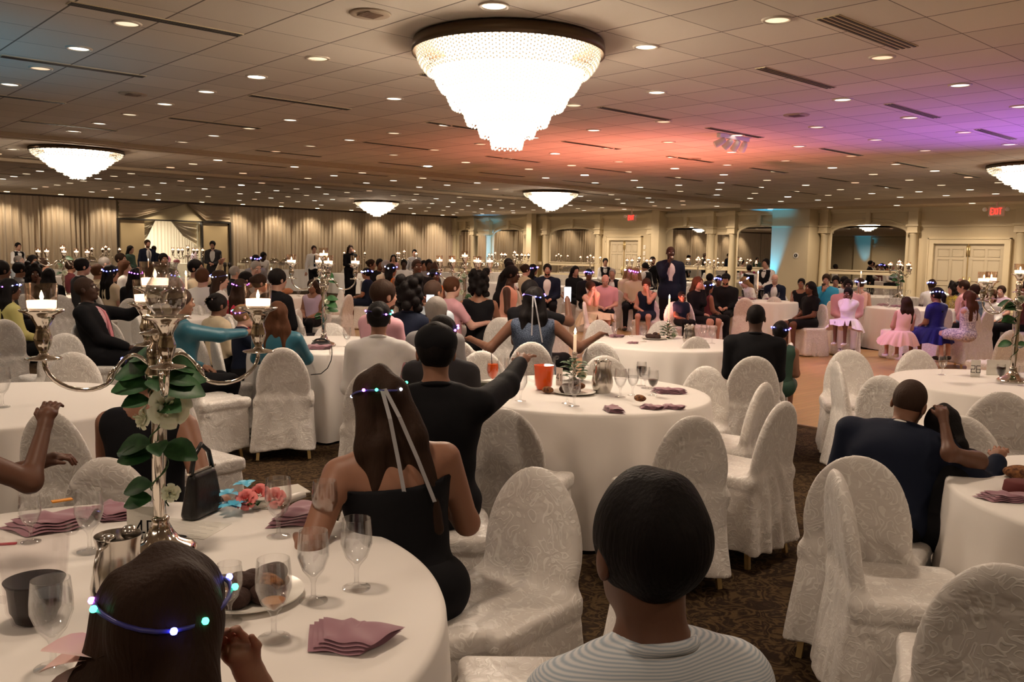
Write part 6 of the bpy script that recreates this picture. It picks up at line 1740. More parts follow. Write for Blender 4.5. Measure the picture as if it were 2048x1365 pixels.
        if top == 'vest':
            F = Field(v); torso(F, .021, False); F.ell(tp(0, 0, .08), np.array((.165 * b, .13 * b, .12)) * S + .012, Rt); F.cut(tp(0, .16, .50), np.array((.07, .10, .20)) * S, Rt, .006)
            for q in (-1, 1): F.cut(tp(q * .25, 0, .42), np.array((.085, .2, .12)) * S, Rt, .006)
            put('waistcoat', F.build('waistcoat', BLACK), root)
            e = MB(); e.ball(tp(-.022, .085, .475), (.024 * S, .012 * S, .015 * S), 8); e.ball(tp(.022, .085, .475), (.024 * S, .012 * S, .015 * S), 8); e.obj('bow_tie', BLACK, root)
        tie = next((e for e in extra if e[0] == 'tie'), None)
        if tie:
            e = MB(); P0 = [tp(0, .088, .465), tp(0, .128, .42), tp(0, .140, .32), tp(0, .136, .20), tp(0, .128, .10)]
            V, Q = [], []
            for i, p in enumerate(P0):
                w_ = (.012, .018, .026, .034, .030)[i] * S
                for z_ in (0.006, -0.004): V += [p + T @ Vector((-w_, z_, 0)), p + T @ Vector((w_, z_, 0))]
            for i in range(4): a = 4 * i; Q += [(a, a + 1, a + 5, a + 4), (a + 2, a + 6, a + 7, a + 3), (a, a + 4, a + 6, a + 2), (a + 1, a + 3, a + 7, a + 5)]
            e.add(V, Q); e.obj('necktie', tie[1], root, False)
    if bot == 'trousers':
        F = Field(max(v, .012)); legp(F, .014, 1.95); F.ell(tp(0, 0, 0), np.array((.172 * b, .128 * b, .12)) * S + .012, Rt); F.fn(wrink(.003, int(px) + 1)); put('trousers', F.build('trousers', bc), root)
    elif bot in ('skirt', 'shorts'):
        F = Field(max(v, .012)); legp(F, .03 if bot == 'skirt' else .02, .75); F.ell(tp(0, 0, 0), np.array((.18 * b, .14 * b, .12)) * S + .014, Rt)
        if bot == 'skirt': F.cone(lg[0][0].lerp(lg[1][0], .5), lg[0][1].lerp(lg[1][1], .5) * .75 + hip * .25, .09 * S, .10 * S, .05)
        F.fn(wrink(.004, int(px) + 1)); put(bot, F.build(bot, bc), root)
    elif bot == 'long':
        F = Field(max(v, .012)); legp(F, .035, 1.85); F.cone(lg[0][1].lerp(lg[1][1], .5), lg[0][2].lerp(lg[1][2], .5), .10 * S, .12 * S, .06); F.ell(tp(0, 0, 0), np.array((.18 * b, .14 * b, .13)) * S + .014, Rt)
        F.fn(wrink(.005, int(px) + 1)); put('skirt', F.build('skirt', bc), root)
    elif bot == 'tutu':
        V, Q = [], []; n_a, n_r = 96, 12; sit_ = pose == 'sit'
        for i in range(n_r + 1):
            t = i / n_r
            for k in range(n_a):
                th = 2 * PI * k / n_a
                r_ = (.135 + .27 * t ** .75) * S + .022 * S * t * math.sin(13 * th + 1.5 * math.sin(3 * th)) + .008 * S * t * math.sin(29 * th)
                fwd_ = max(0, math.sin(th))
                z_ = hip.z + .10 * S - (.30 - (.16 * fwd_ if sit_ else 0)) * S * t ** (1.5) + .012 * math.sin(7 * th) * t
                y_ = r_ * math.sin(th) + (.13 * S * t if sit_ else 0)
                if sit_ and 0.02 < y_ < lg[0][1].y + .06 * S and abs(r_ * math.cos(th)) < .24 * S: z_ = max(z_, lg[0][1].z + .075 * S + .005)
                V.append((r_ * math.cos(th), y_, z_))
        for i in range(n_r):
            for k in range(n_a): a = i * n_a; Q.append((a + k, a + n_a + k, a + n_a + (k + 1) % n_a, a + (k + 1) % n_a))
        e = MB(); e.add(V, Q); sk_ = e.obj('tulle_skirt', bc, root)
        F = Field(max(v, .014)); F.ell(hip + Vector((0, .04, .0)) * S, np.array((.17, .14, .13)) * S, None, .06); put('bodice_hem', F.build('bodice_hem', bc), root)
    for i, (h_, kn, an) in enumerate(lg):
        if dep < 22:
            F = Field(max(v, .012)); F.ell(an + Vector((0, .065 * S, -.04 * S)), np.array((.048, .135, .042)) * S, None, .02); F.ell(an + Vector((0, -.01, -.02)) * S if False else an + Vector((0, -.005, -.02)), np.array((.045, .05, .05)) * S, None, .02)
            put('shoe', F.build('shoe', shoe or DARKM), root)
    # --- crown of little lights
    if crown:
        q = random.Random(int(px)); e = MB(); N = 28
        C = [hp(.094 * math.cos(a), -.012 + .112 * math.sin(a), .045 + .012 * math.sin(2 * a)) for a in [k * 2 * PI / N for k in range(N + 1)]]
        cr = MB(); cr.tube(C, .004 * hs_, 5, cap=False); cr = cr.obj('light_crown', mat('crown_band', (.05, .05, .25), rough=.4), root)
        lv = crown if isinstance(crown, (tuple, list)) else (0, 0, 1, 3) if crown == 2 else (0, 1, 2, 3)
        for k in range(0, N, 2 if dep < 9 else 2):
            if q.random() < .25: continue
            c = C[k] + (C[k] - hc_).normalized() * .006; rr_ = max(.0065, dep * .00075) * (1 if dep > 3 else .8)
            if dep < 6:
                e1 = MB(); e1.ball((c.x, c.y, c.z), rr_, 8); e1.obj('bulb', LEDM[q.choice(lv)], cr)
            else: e.ball(c, rr_, 6, m=LEDM[q.choice(lv)])
        if e.v: e.obj('bulbs', None, cr)['kind'] = 'stuff'
        if any(x[0] == 'ribbon' for x in extra):
            rb = MB()
            for dx in (-.012, .02):
                P0 = [hp(dx * .3, -.125, .05), hp(dx + .01, -.16, -.05), hp(dx * 2 + .02, -.165, -.2), hp(dx * 3 + .03, -.15, -.36)]
                V, Q = [], []
                for p in P0: V += [p + Hm @ Vector((-.006, 0, 0)), p + Hm @ Vector((.006, 0, 0)), p + Hm @ Vector((.006, .002, 0)), p + Hm @ Vector((-.006, .002, 0))]
                for i in range(3): a = 4 * i; Q += [(a + j, a + (j + 1) % 4, a + 4 + (j + 1) % 4, a + 4 + j) for j in range(4)]
                rb.add(V, Q)
            rb.obj('ribbon', mat('silver_ribbon', (.55, .55, .58), rough=.3, metal=.5), cr, False)
    ang = math.atan2(tgt.y, tgt.x) - math.radians(phi) - PI / 2
    loc = Vector((tgt.x, tgt.y, 0)); off = Matrix.Rotation(ang, 3, 'Z') @ Vector((hc_.x, hc_.y, 0))
    loc -= Vector((off.x, off.y, 0))
    root.location = loc; root.rotation_euler = (0, 0, ang)
    M = Matrix.Translation(loc) @ Matrix.Rotation(ang, 4, 'Z')
    HELD.append((root, loc, ang, pose, dep, px, chair_phi, seat, py, label))
    # held things
    for e_ in extra:
        if e_[0] == 'phone':
            side = e_[1]; wr = M @ ah[side][2]; d = (Vector((0, 0, EYE)) - wr); d.z = 0; d.normalize()
            o = thing('phone', e_[2], 'phone', wr + Vector((0, 0, .06)), math.atan2(d.y, d.x) + PI / 2 + (0 if len(e_) < 4 else e_[3]))
            p_ = MB(); p_.box((-.038, -.004, -.08), (.038, .004, .08)); p_.obj('case', DARKM, o, False)
            p_ = MB(); p_.box((-.034, -.0055, -.074), (.034, -.0045, .074)); p_.box((-.034, .0045, -.074), (.034, .0055, .074)) if False else None
            if e_[0] == 'phone' and (len(e_) < 5): p_.obj('screen', glow('phone_screen', (.8, .88, 1.0), 1.6), o, False)
        if e_[0] == 'mic':
            wr = M @ ah[1][2]; dd = M.to_3x3() @ Vector((-.3, .1, 1)).normalized()
            o = thing('microphone', 'dark handheld microphone held to the mouth of the standing speaker', 'microphone', wr + (M.to_3x3() @ Vector((-.02, .04, 0))))
            p_ = MB(); p_.tube([-dd * .09, dd * .08], [.012, .017], 10); p_.obj('handle', DARKM, o); p_ = MB(); p_.ball(dd * .105, .028, 10); p_.obj('grille', STEEL, o)
    return root
HELD = []
# ================================================================ who is where
def pp_(*a, **k): return person(*a, **k)
SHIRTST = mat('striped_shirt', (0.62, 0.66, 0.70), rough=.7)
_nt = SHIRTST.node_tree; _tc = nd(_nt, 'ShaderNodeTexCoord'); _w = nd(_nt, 'ShaderNodeTexWave', bands_direction='Z'); _w.inputs['Scale'].default_value = 75; _w.inputs['Distortion'].default_value = .15
_nt.links.new(_tc.outputs['Object'], _w.inputs['Vector']); _r = nd(_nt, 'ShaderNodeValToRGB'); _r.color_ramp.elements[0].color = (.66, .68, .70, 1); _r.color_ramp.elements[1].color = (.36, .44, .52, 1); _r.color_ramp.elements[0].position = .15
_nt.links.new(_w.outputs['Fac'], _r.inputs[0]); _nt.links.new(_r.outputs[0], _nt.nodes['Principled BSDF'].inputs['Base Color'])
FGH = dict(tan='tan')
# foreground
pp_(1299, 960, 1.30, -27, 'person with short dark hair and a pale striped shirt, nearest, seen from behind', tc=SHIRTST, sk='brown', hair='short', hc='black', bc=NAVY, hs=1.02, bulk=0.86)
pp_(335, 1130, 1.22, 28, 'girl with long dark hair and a crown of coloured lights leaning on the nearest table', tc=PINKC, top='tank', bot='skirt', bc=PINKC, sk='tan', hair='long', hc='brown', crown=(0, 1, 2), child=1, arms=('chin', (0.07, .22, .98)), lean=(12, 0), seat=.5)
pp_(762, 737, 2.78, -8, 'woman in a black strapless dress with long hair and silver-ribboned light crown', top='strapless', bot='long', sk='tan', hair='wavy', hc='brown', crown=(1, 2, 3), arms=((-.36, .10, .72), (.12, .3, .80)), lean=(8, -6), head=(0, 4, -8), extra=(('ribbon',),), bulk=1.08, hlen=.46, chair_phi=165)
pp_(872, 652, 3.65, -4, 'man in a black shirt and knit cap stretching his arm over the table', sk='tan', hair='short', arms=('lap', (.44, .46, 1.11)), extra=(('kufi',), ('beard',), ('openhand',)), bulk=1.12, chair_phi=90)
pp_(1822, 762, 3.75, 8, 'man with a shaved head in a navy suit hugging the person beside him', top='suit', tc=NAVY, sk='tan', hair='buzz', hc='stubble', arms=('lap', (.40, .26, .80)), lean=(20, 6), head=(-8, 14, 4), bulk=1.45, hs=1.12)
pp_(1893, 812, 3.7, 20, 'dark-haired woman in black resting her head on the navy-suited shoulder', top='tank', bot='skirt', sk='brown', hair='long', hc='black', arms=((-.08, .2, .9), (-.03, .02, .98)), lean=(20, -8), head=(0, 10, -12), hs=1.1, bulk=1.15)
pp_(300, 692, 3.35, 30, 'woman in a short black dress behind the rose garland', top='dress', bot='skirt', sk='tan', hair='bun', hc='black', crown=(0,), arms=('lap', 'side'), lean=(4, 0))
pp_(-105, 720, 2.95, 75, 'person with bare brown arms cut off by the left edge', top='tank', tc=WHITEC, bc=GREYC, sk='brown', hair='short', arms=('table', (.05, .30, .98)))
# the teal table
pp_(362, 577, 6.9, 68, 'broad man in a teal shirt with close-cropped hair and his arm on the table', tc=TEALC, sk='tan', hair='buzz', hc='stubble', arms=('lap', (.10, .72, .92)), bulk=1.28, lean=(4, 0))
pp_(556, 606, 6.95, 12, 'woman with wavy auburn hair in a teal top', tc=TEALC, sk='fair', hair='wavy', hc='chestnut', arms=('table', 'table'))
pp_(758, 607, 5.9, 6, 'woman in white cardigan and floral skirt with dark hair in a light crown', tc=WHITEC, bot='long', bc=FLORAL, sk='tan', hair='bun', hc='black', crown=(1, 2, 3), arms=('lap', (.35, .38, .95)), lean=(6, 0))
pp_(768, 563, 7.0, 55, 'bearded brown-haired man in a pale pink shirt', tc=PINKC, sk='light', hair='short', hc='brown', extra=(('beard',),), bulk=1.1)
pp_(820, 568, 7.7, 20, 'dark curly-haired woman in navy filming with her phone', tc=NAVY, sk='light', hair='curly', hc='black', arms=('lap', (.10, .28, 1.10)), extra=(('phone', 1, 'lit phone held up by the curly-haired woman in navy'),))
pp_(868, 562, 8.4, 45, 'bald man in a light blue shirt looking right', tc=LTBLUE, sk='tan', hair='buzz', hc='stubble', bulk=1.15)
pp_(873, 597, 6.5, 14, 'man with short grey hair in a grey shirt', tc=GREYC, sk='brown', hair='short', hc='grey')
pp_(885, 635, 4.9, 10, 'dark-haired person with a blue light crown beyond the knit-capped man', tc=CHAR, sk='tan', hair='short', hc='black', crown=(0, 1))
pp_(488, 614, 7.6, 78, 'small child in navy with a crown of lights drinking at the table', tc=NAVY, top='tee', sk='fair', hair='short', hc='blonde', crown=(0, 1, 2), child=1, arms=('chin', 'table'), seat=.5)
pp_(436, 592, 8.0, 58, 'dark-haired girl with a silver bow and glasses', tc=CREAM, sk='brown', hair='bun', hc='black', child=1, extra=(('glasses',),), seat=.5)
# pink tie table
pp_(172, 556, 8.4, 112, 'bald man in a black suit and pink tie holding up a phone', top='suit', tc=BLACK, sk='dark', hair='buzz', hc='stubble', lean=(-14, 0), arms=((-.20, .38, 1.06), 'lap'), extra=(('tie', mat('pink_tie', (.62, .22, .26), rough=.5)), ('shirtmat', PINKC), ('phone', 0, 'dark phone in the raised hand of the pink-tied man', 1.57, 1)), bulk=1.12, head=(6, -8, 0))
pp_(20, 560, 9.0, 70, 'person in pale yellow with a crown of lights at the left edge', tc=PALEYEL, sk='brown', hair='long', hc='black', crown=(0, 1, 3))
pp_(3, 523, 11.5, 60, 'man in a dark jacket at the extreme left edge', top='suit', tc=CHAR, sk='brown', hair='short', hc='black')
pp_(318, 527, 9.6, 70, 'large bald tan man in profile above the teal-shirted man', tc=CREAM, sk='tan', hair='buzz', hc='stubble', bulk=1.2)
pp_(482, 560, 10.2, 35, 'woman with long dark auburn hair in red', top='tee', tc=REDC, sk='light', hair='long', hc='brown', crown=(1,))
pp_(440, 543, 11.4, 82, 'young woman in white with long dark hair and bright light crown', tc=WHITEC, top='tee', sk='fair', hair='long', hc='brown', crown=(0, 3), arms=('table', 'table'))
pp_(556, 540, 10.3, 52, 'man in black with his long arm over the chair beside him', sk='light', hair='short', hc='black', arms=((-.62, -.06, 1.02), 'lap'), bulk=1.1)
pp_(493, 545, 12.2, 80, 'young man with thick black hair in a dark top', tc=CHAR, sk='light', hair='short', hc='black')
pp_(520, 552, 11.6, 70, 'small child with tied brown hair beside the long-armed man', top='tee', tc=WHITEC, sk='fair', hair='bun', hc='brown', child=1, seat=.5)
pp_(512, 522, 15.0, 150, 'older bald man in pale blue looking down', tc=LTBLUE, sk='fair', hair='buzz', hc='grey', head=(0, 15, 0))
pp_(470, 534, 16.0, 60, 'grey-haired person in black behind the young man', sk='light', hair='short', hc='grey')
pp_(405, 540, 11.8, 20, 'child with light brown hair seen from behind', top='tee', tc=WHITEC, sk='fair', hair='short', hc='chestnut', child=1, seat=.5)
pp_(392, 521, 13.4, 110, 'man in a cream shirt raising a phone overhead', tc=CREAM, sk='light', hair='short', hc='black', arms=((-.30, .30, 1.38), 'table'), extra=(('phone', 0, 'small dark phone raised by the man in cream', 1.2, 1),))
pp_(327, 508, 18.5, 160, 'stocky person in a dark top below the standing suited man', top='tee', sk='tan', hair='short', hc='black', bulk=1.2)
pp_(625, 562, 13.0, 205, 'small dark-haired girl facing the camera behind the candelabrum', top='tank', tc=LAVC, sk='tan', hair='long', hc='brown', child=1, seat=.5)
pp_(345, 545, 12.6, 150, 'small child with a green and blue light crown', top='tee', tc=NAVY, sk='fair', hair='short', hc='brown', crown=(0, 2), child=1, seat=.5)
# far left
pp_(165, 518, 13.5, 70, 'man in a grey suit and glasses, seated in profile', top='suit', tc=CHAR, sk='light', hair='short', hc='black', extra=(('glasses',),), bulk=1.1)
pp_(210, 515, 16.5, 80, 'older ruddy man with glasses', tc=WHITEC, sk='fair', hair='buzz', hc='grey', extra=(('glasses',),))
pp_(222, 534, 13.6, 60, 'dark-haired girl in cream with a blue-white light crown', top='tee', tc=CREAM, sk='light', hair='long', hc='black', crown=(0, 3), child=1)
pp_(196, 532, 14.8, 60, 'boy with reddish-brown hair', top='tee', tc=CREAM, sk='tan', hair='short', hc='chestnut', child=1)
pp_(250, 522, 15.8, 100, 'girl with long chestnut hair', top='tee', tc=WHITEC, sk='fair', hair='long', hc='chestnut')
pp_(272, 538, 12.8, 20, 'dark-haired person with a violet light seen from behind', sk='tan', hair='long', hc='black', crown=(1,))
pp_(242, 508, 19.0, 120, 'man with reddish skin in a dark suit near the doorpost', top='suit', tc=CHAR, sk='light', hair='short', hc='brown')
pp_(98, 538, 13.5, 10, 'woman with long black hair seen from behind', sk='tan', hair='long', hc='black')
pp_(68, 536, 13.8, 170, 'curly-haired child drinking from a cup', top='tee', tc=GREYC, sk='brown', hair='curly', hc='black', child=1, arms=('chin', 'lap'))
pp_(40, 526, 14.0, 70, 'man in a grey-blue shirt with black hair', tc=GREYC, sk='tan', hair='short', hc='black')
pp_(66, 512, 17.5, 150, 'dark-haired seated woman under the nearest far candelabrum', sk='tan', hair='long', hc='black')
pp_(85, 518, 16.6, 80, 'brown-haired seated woman in blush', top='tee', tc=BLUSH, sk='light', hair='long', hc='brown')
pp_(38, 512, 19.0, 120, 'older bald seated man beneath the waitress', tc=LTBLUE, sk='fair', hair='buzz', hc='grey')
pp_(142, 522, 17.0, 60, 'seated person in a reddish-brown top beside the candelabrum', tc=MAROON, sk='tan', hair='short', hc='brown')
# standing at the back left
pp_(36, 482, 26.5, 150, 'waitress in a black waistcoat and bow tie standing at the drapes, far left', pose='stand', top='vest', sk='light', hair='bun', hc='black', arms=('clasp', 'clasp'), bulk=.9)
pp_(261, 488, 26.0, 120, 'woman with long black curls in green and magenta standing by the doorpost', pose='stand', top='shirt', tc=GREENC, bot='long', bc=mat('magenta_cloth', (.45, .02, .15)), sk='light', hair='wavy', hc='black', arms=('clasp', 'clasp'))
pp_(295, 476, 27.5, 158, 'tall standing man in a dark suit and grey tie at the doorway', pose='stand', top='suit', tc=NAVY, sk='light', hair='short', hc='brown', arms=('down', 'down'), extra=(('tie', GREYC), ('beard',)))
pp_(308, 489, 31.0, 20, 'man in a dark suit turned away inside the doorway', pose='stand', top='suit', tc=NAVY, sk='light', hair='short', hc='brown', arms=('down', 'down'))
pp_(425, 478, 27.5, 190, 'standing man in a dark suit reading papers before the beige panel', pose='stand', top='suit', tc=CHAR, sk='light', hair='short', hc='black', arms=('clasp', (.05, .3, 1.15)), extra=(('beard',),), head=(0, 12, 0))
pp_(527, 504, 24.5, 140, 'bearded man in white bending over beside the chafing dishes', pose='stand', top='shirt', tc=WHITEC, sk='dark', hair='short', hc='black', lean=(38, 0), arms=('down', 'table'), extra=(('beard',),), bulk=1.3)
pp_(512, 511, 21.0, 20, 'person with a violet-blue light crown before the bending man', sk='tan', hair='short', hc='black', crown=(0, 0, 1), top='tee', tc=GREYC)
pp_(628, 488, 29.0, 170, 'standing man in a white shirt, tie and glasses by the drapes', pose='stand', top='shirt', tc=WHITEC, sk='light', hair='short', hc='brown', arms=('down', 'down'), extra=(('tie', NAVY), ('glasses',)))
pp_(701, 487, 29.5, 165, 'woman in black standing with hands raised before the drapes', pose='stand', top='shirt', bot='long', sk='fair', hair='long', hc='brown', arms=('chin', 'clasp'))
pp_(787, 507, 28.0, 180, 'girl in a pink dress standing before the drapes', pose='stand', top='tank', tc=PINKC, bot='long', bc=PINKC, sk='light', hair='long', hc='black', arms=('clasp', 'clasp'), child=1)
pp_(829, 496, 30.5, 180, 'young man in grey standing behind the three-light candelabrum', pose='stand', top='shirt', tc=GREYC, sk='light', hair='short', hc='black', arms=('down', 'down'))
# middle distance
pp_(743, 520, 22.0, 100, 'woman in a dark top behind the seated row', tc=MAROON, sk='tan', hair='bun', hc='brown')
pp_(760, 519, 21.0, 160, 'heavyset man in black looking over, in the seated row', tc=BLACK, sk='brown', hair='short', hc='black', bulk=1.3)
pp_(773, 521, 18.5, 120, 'older man in a cream shirt and dark tie', tc=CREAM, sk='brown', hair='buzz', hc='grey', extra=(('tie', BLACK),), bulk=1.2)
pp_(733, 538, 18.0, -70, 'boy in blue shorts with a bright light band', top='tee', tc=NAVY, bot='shorts', bc=NAVY, sk='tan', hair='short', hc='black', crown=(0, 3), child=1, seat=.5, shoe=WHITEC)
pp_(783, 530, 18.4, 60, 'girl with a blue-white light crown beside the man in cream', top='tank', tc=ORC, sk='tan', hair='long', hc='black', crown=(0, 3), child=1)
pp_(808, 520, 24.0, 180, 'person in white with a white headband', tc=WHITEC, sk='dark', hair='short', hc='black', extra=())
pp_(834, 520, 14.5, 160, 'broad man in a black shirt turning round in the middle', tc=BLACK, sk='brown', hair='buzz', hc='stubble', pose='stand' if False else 'sit', bulk=1.35, seat=.55)
pp_(848, 522, 22.0, 170, 'dark-haired young man in white, seated far middle', tc=WHITEC, sk='tan', hair='short', hc='black')
pp_(858, 520, 21.0, 170, 'young man with high black hair, seated far middle', tc=GREYC, sk='dark', hair='short', hc='black')
pp_(873, 525, 17.5, 70, 'man with a shaved head in a grey suit leaning forward', top='suit', tc=CHAR, sk='brown', hair='buzz', hc='stubble', lean=(8, 0))
pp_(869, 541, 15.5, 150, 'child in yellow with a bright blue-white light crown', top='tank', tc=ORC, sk='brown', hair='short', hc='black', crown=(0, 3), child=1)
pp_(958, 552, 10.4, 5, 'woman in a black top with black hair under the candelabrum arms', top='tank', sk='tan', hair='curly', hc='black', arms=('table', 'table'))
pp_(905, 556, 10.2, 60, 'woman with folded arms left of the violet-lit pole', top='tee', tc=PINKC, sk='fair', hair='short', hc='chestnut', arms=('table', 'table'))
pp_(1020, 518, 15.8, 60, 'tall dark-skinned man in a black jacket, half risen', top='suit', sk='dark', hair='short', hc='black', bulk=1.1, lean=(16, 0), pose='stand', arms=('down', 'down'))
pp_(1025, 533, 13.5, 100, 'woman in peach with bare dark arms', top='tank', tc=PEACH, bot='long', bc=PEACH, sk='dark', hair='pony', hc='black', arms=('lap', 'lap'), lean=(6, 0))
pp_(1018, 512, 17.5, 60, 'waiter in a black waistcoat hurrying past the teal-lit arch', pose='stand', top='vest', sk='dark', hair='short', hc='black', arms=('down', 'clasp'))
pp_(1052, 530, 19.5, 60, 'young woman in cream with a bun, seated behind', tc=CREAM, sk='fair', hair='bun', hc='brown')
pp_(1067, 530, 20.5, 60, 'person with a violet light crown at the far tables', sk='tan', hair='long', hc='black', crown=(0, 1))
pp_(1095, 529, 18.6, 178, 'bearded man in a blue suit jacket and open white shirt', top='suit', tc=NAVY, sk='light', hair='short', hc='black', extra=(('beard',),), bulk=1.15)
pp_(1062, 561, 8.7, 40, 'man in a black tee filming with a bright phone', top='tee', sk='brown', hair='buzz', hc='black', arms=('lap', (.20, .36, 1.16)), extra=(('phone', 1, 'bright phone screen held up by the man in the black tee'),), bulk=1.1)
pp_(1069, 577, 7.7, 4, 'woman in a silver-blue sequinned dress with a ribboned light crown', top='dress', tc=SEQUIN, bot='long', bc=SEQUIN, sk='brown', hair='long', hc='black', crown=(0, 1), arms=((-.55, .10, .84), (.56, .12, .90)), extra=(('ribbon',),), bulk=1.1)
pp_(1513, 611, 6.9, 0, 'broad man in black with close-cropped hair, back turned, beside the taper table', sk='dark', hair='buzz', hc='black', bulk=1.15, arms=('lap', 'lap'))
pp_(1562, 647, 7.5, 5, 'girl in green with black hair and violet-blue hair lights', top='tank', tc=GREENC, bot='skirt', bc=GREENC, sk='tan', hair='bun', hc='black', crown=(0, 1), child=1, seat=.46)
# round the dance floor
pp_(1342, 487, 16.6, 172, 'standing speaker in a dark suit holding a microphone', pose='stand', top='suit', tc=NAVY, sk='dark', hair='buzz', hc='stubble', arms=('down', (.06, .26, 1.50)), extra=(('tie', WHITEC), ('beard',), ('mic',)), bulk=1.12)
pp_(1211, 513, 24.0, 170, 'waitress in a black waistcoat and bow tie at the far double doors', pose='stand', top='vest', sk='light', hair='bun', hc='black', arms=('clasp', 'clasp'), bulk=.9)
pp_(1306, 510, 24.5, 150, 'bearded waiter in black behind the speaker', pose='stand', top='shirt', tc=BLACK, sk='light', hair='short', hc='black', arms=('down', 'down'), extra=(('beard',),))
pp_(1290, 522, 21.5, -60, 'waiter in a white shirt and black waistcoat turning away', pose='stand', top='vest', sk='tan', hair='short', hc='black', arms=('table', 'down'), lean=(12, 0))
pp_(1532, 513, 20.0, -150, 'waiter in a black waistcoat standing before the arched mirror', pose='stand', top='vest', sk='light', hair='short', hc='black', arms=('clasp', 'clasp'))
pp_(1151, 533, 20.5, 150, 'woman with black wavy hair in a dark top', sk='light', hair='wavy', hc='black')
pp_(1178, 539, 18.4, 168, 'man in a black suit with a blue-white light crown', top='suit', sk='brown', hair='short', hc='black', crown=(0, 1), bulk=1.1)
pp_(1211, 548, 16.4, 180, 'bald man in a pink polo shirt looking down', top='polo', tc=PINKC, sk='fair', hair='bald', hc='grey', head=(0, 28, 0), bulk=1.15, lean=(8, 0))
pp_(1225, 538, 20.0, 190, 'older man in a black jacket and patterned shirt', top='suit', sk='light', hair='buzz', hc='grey')
pp_(1183, 560, 14.9, 140, 'child in a cream dress asleep against a chair back', top='tank', tc=CREAM, bot='tutu', bc=CREAM, sk='fair', hair='short', hc='brown', child=1, arms=('chin', 'chin'), lean=(14, 12), head=(0, 20, 25), seat=.5, shoe=skin('fair'), chair_phi=False)
pp_(1259, 535, 19.4, 170, 'woman with fair hair and a violet light crown', top='tee', tc=CREAM, sk='light', hair='long', hc='blonde', crown=(1, 3))
pp_(1271, 538, 18.8, 190, 'girl with fair hair and a violet light crown, beside the woman', top='tee', tc=CREAM, sk='light', hair='long', hc='blonde', crown=(1, 3), child=1)
pp_(1293, 558, 15.5, 190, 'girl in navy with chin on chair and a ring of lights', top='tank', tc=NAVY, bot='skirt', bc=NAVY, sk='light', hair='short', hc='brown', child=1, arms=('chin', 'lap'), lean=(10, 0), head=(0, 20, 0), seat=.5, shoe=WHITEC)
pp_(1397, 555, 15.0, 130, 'woman with straight auburn hair in a black dress holding a tissue', top='shirt', bot='skirt', sk='light', hair='long', hc='chestnut', arms=('chin', 'lap'), shoe=skin('light'))
pp_(1417, 565, 15.6, 60, 'girl with dark hair and violet-white light crown beside her mother', top='tank', tc=MAROON, sk='tan', hair='long', hc='black', crown=(0, 3), child=1)
pp_(1452, 548, 17.0, 188, 'smiling man in a black flat cap and black shirt', sk='light', hair='short', hc='black', extra=(('cap',), ('beard',)), bulk=1.12)
pp_(1420, 548, 19.4, 20, 'person with short black hair behind the girl', tc=CHAR, sk='tan', hair='short', hc='black')
pp_(1438, 552, 18.2, 170, 'man half hidden behind the flat-capped man', tc=NAVY, sk='brown', hair='short', hc='black', crown=(0,))
pp_(1489, 553, 18.6, -110, 'woman with long fair hair and a blue-white light crown bending over', top='tee', tc=WHITEC, sk='fair', hair='long', hc='blonde', crown=(0, 3), lean=(22, 0), head=(0, 20, 0))
pp_(1550, 548, 19.0, 190, 'balding man in a blue jacket looking down', top='suit', tc=NAVY, sk='fair', hair='bald', hc='grey', head=(0, 22, 0))
pp_(1499, 526, 22.0, 0, 'waiter with his back turned before the arched mirror', pose='stand', top='vest', sk='tan', hair='short', hc='black', arms=('clasp', 'clasp'))
pp_(1364, 585, 14.4, 150, 'small child in blue partly behind the speaker', top='tee', tc=NAVY, sk='brown', hair='short', hc='black', child=1, seat=.5)
pp_(1603, 558, 17.6, 190, 'woman in a dark top and glasses beside the pier', top='tank', sk='tan', hair='short', hc='black', extra=(('glasses',),))
pp_(1621, 565, 14.6, -125, 'woman with long dark hair in a short black dress, legs forward', top='tee', bot='skirt', sk='brown', hair='long', hc='black', arms=('lap', 'lap'), shoe=NAVY)
pp_(1653, 549, 17.6, 185, 'man in a turquoise jacket looking at his phone', top='shirt', tc=TURQ, sk='light', hair='short', hc='brown', head=(0, 12, 0), arms=('lap', (.02, .28, 1.0)), extra=(('phone', 1, 'dark phone held by the man in the turquoise jacket', 3.14, 1),), bulk=1.1)
pp_(1672, 552, 18.4, 180, 'dark-haired man with glasses looking down beside turquoise jacket', tc=CHAR, sk='light', hair='short', hc='black', extra=(('glasses',),), head=(0, 18, 0))
pp_(1690, 554, 17.6, 150, 'woman with hair tied back, beside the widest mirror', top='tee', tc=LTBLUE, sk='light', hair='bun', hc='black')
pp_(1697, 560, 14.8, 175, 'bearded man in a pale pink shirt holding the girl in white', tc=PINKC, bc=WHITEC, sk='dark', hair='short', hc='black', extra=(('beard',),), bulk=1.25, shoe=WHITEC)
pp_(1697, 577, 13.9, 200, 'girl in a white tulle dress on the lap of the man in pink', top='shirt', tc=TULLE, bot='tutu', bc=TULLE, sk='brown', hair='pony', hc='black', child=1, arms=('chin', 'chin'), seat=.56, head=(0, 15, 0), shoe=WHITEC)
pp_(1722, 558, 16.6, 20, 'person with short brown hair and a ribboned light crown', top='tank', tc=BLUSH, sk='light', hair='short', hc='brown', crown=(0, 3), extra=(('ribbon',),))
pp_(1813, 596, 12.9, -25, 'girl with long brown hair in a blush tulle dress', top='tank', tc=BLUSH, bot='tutu', bc=BLUSH, sk='light', hair='long', hc='brown', child=1, arms=('lap', 'lap'), seat=.46, shoe=WHITEC, lean=(4, 8), chair_phi=False)
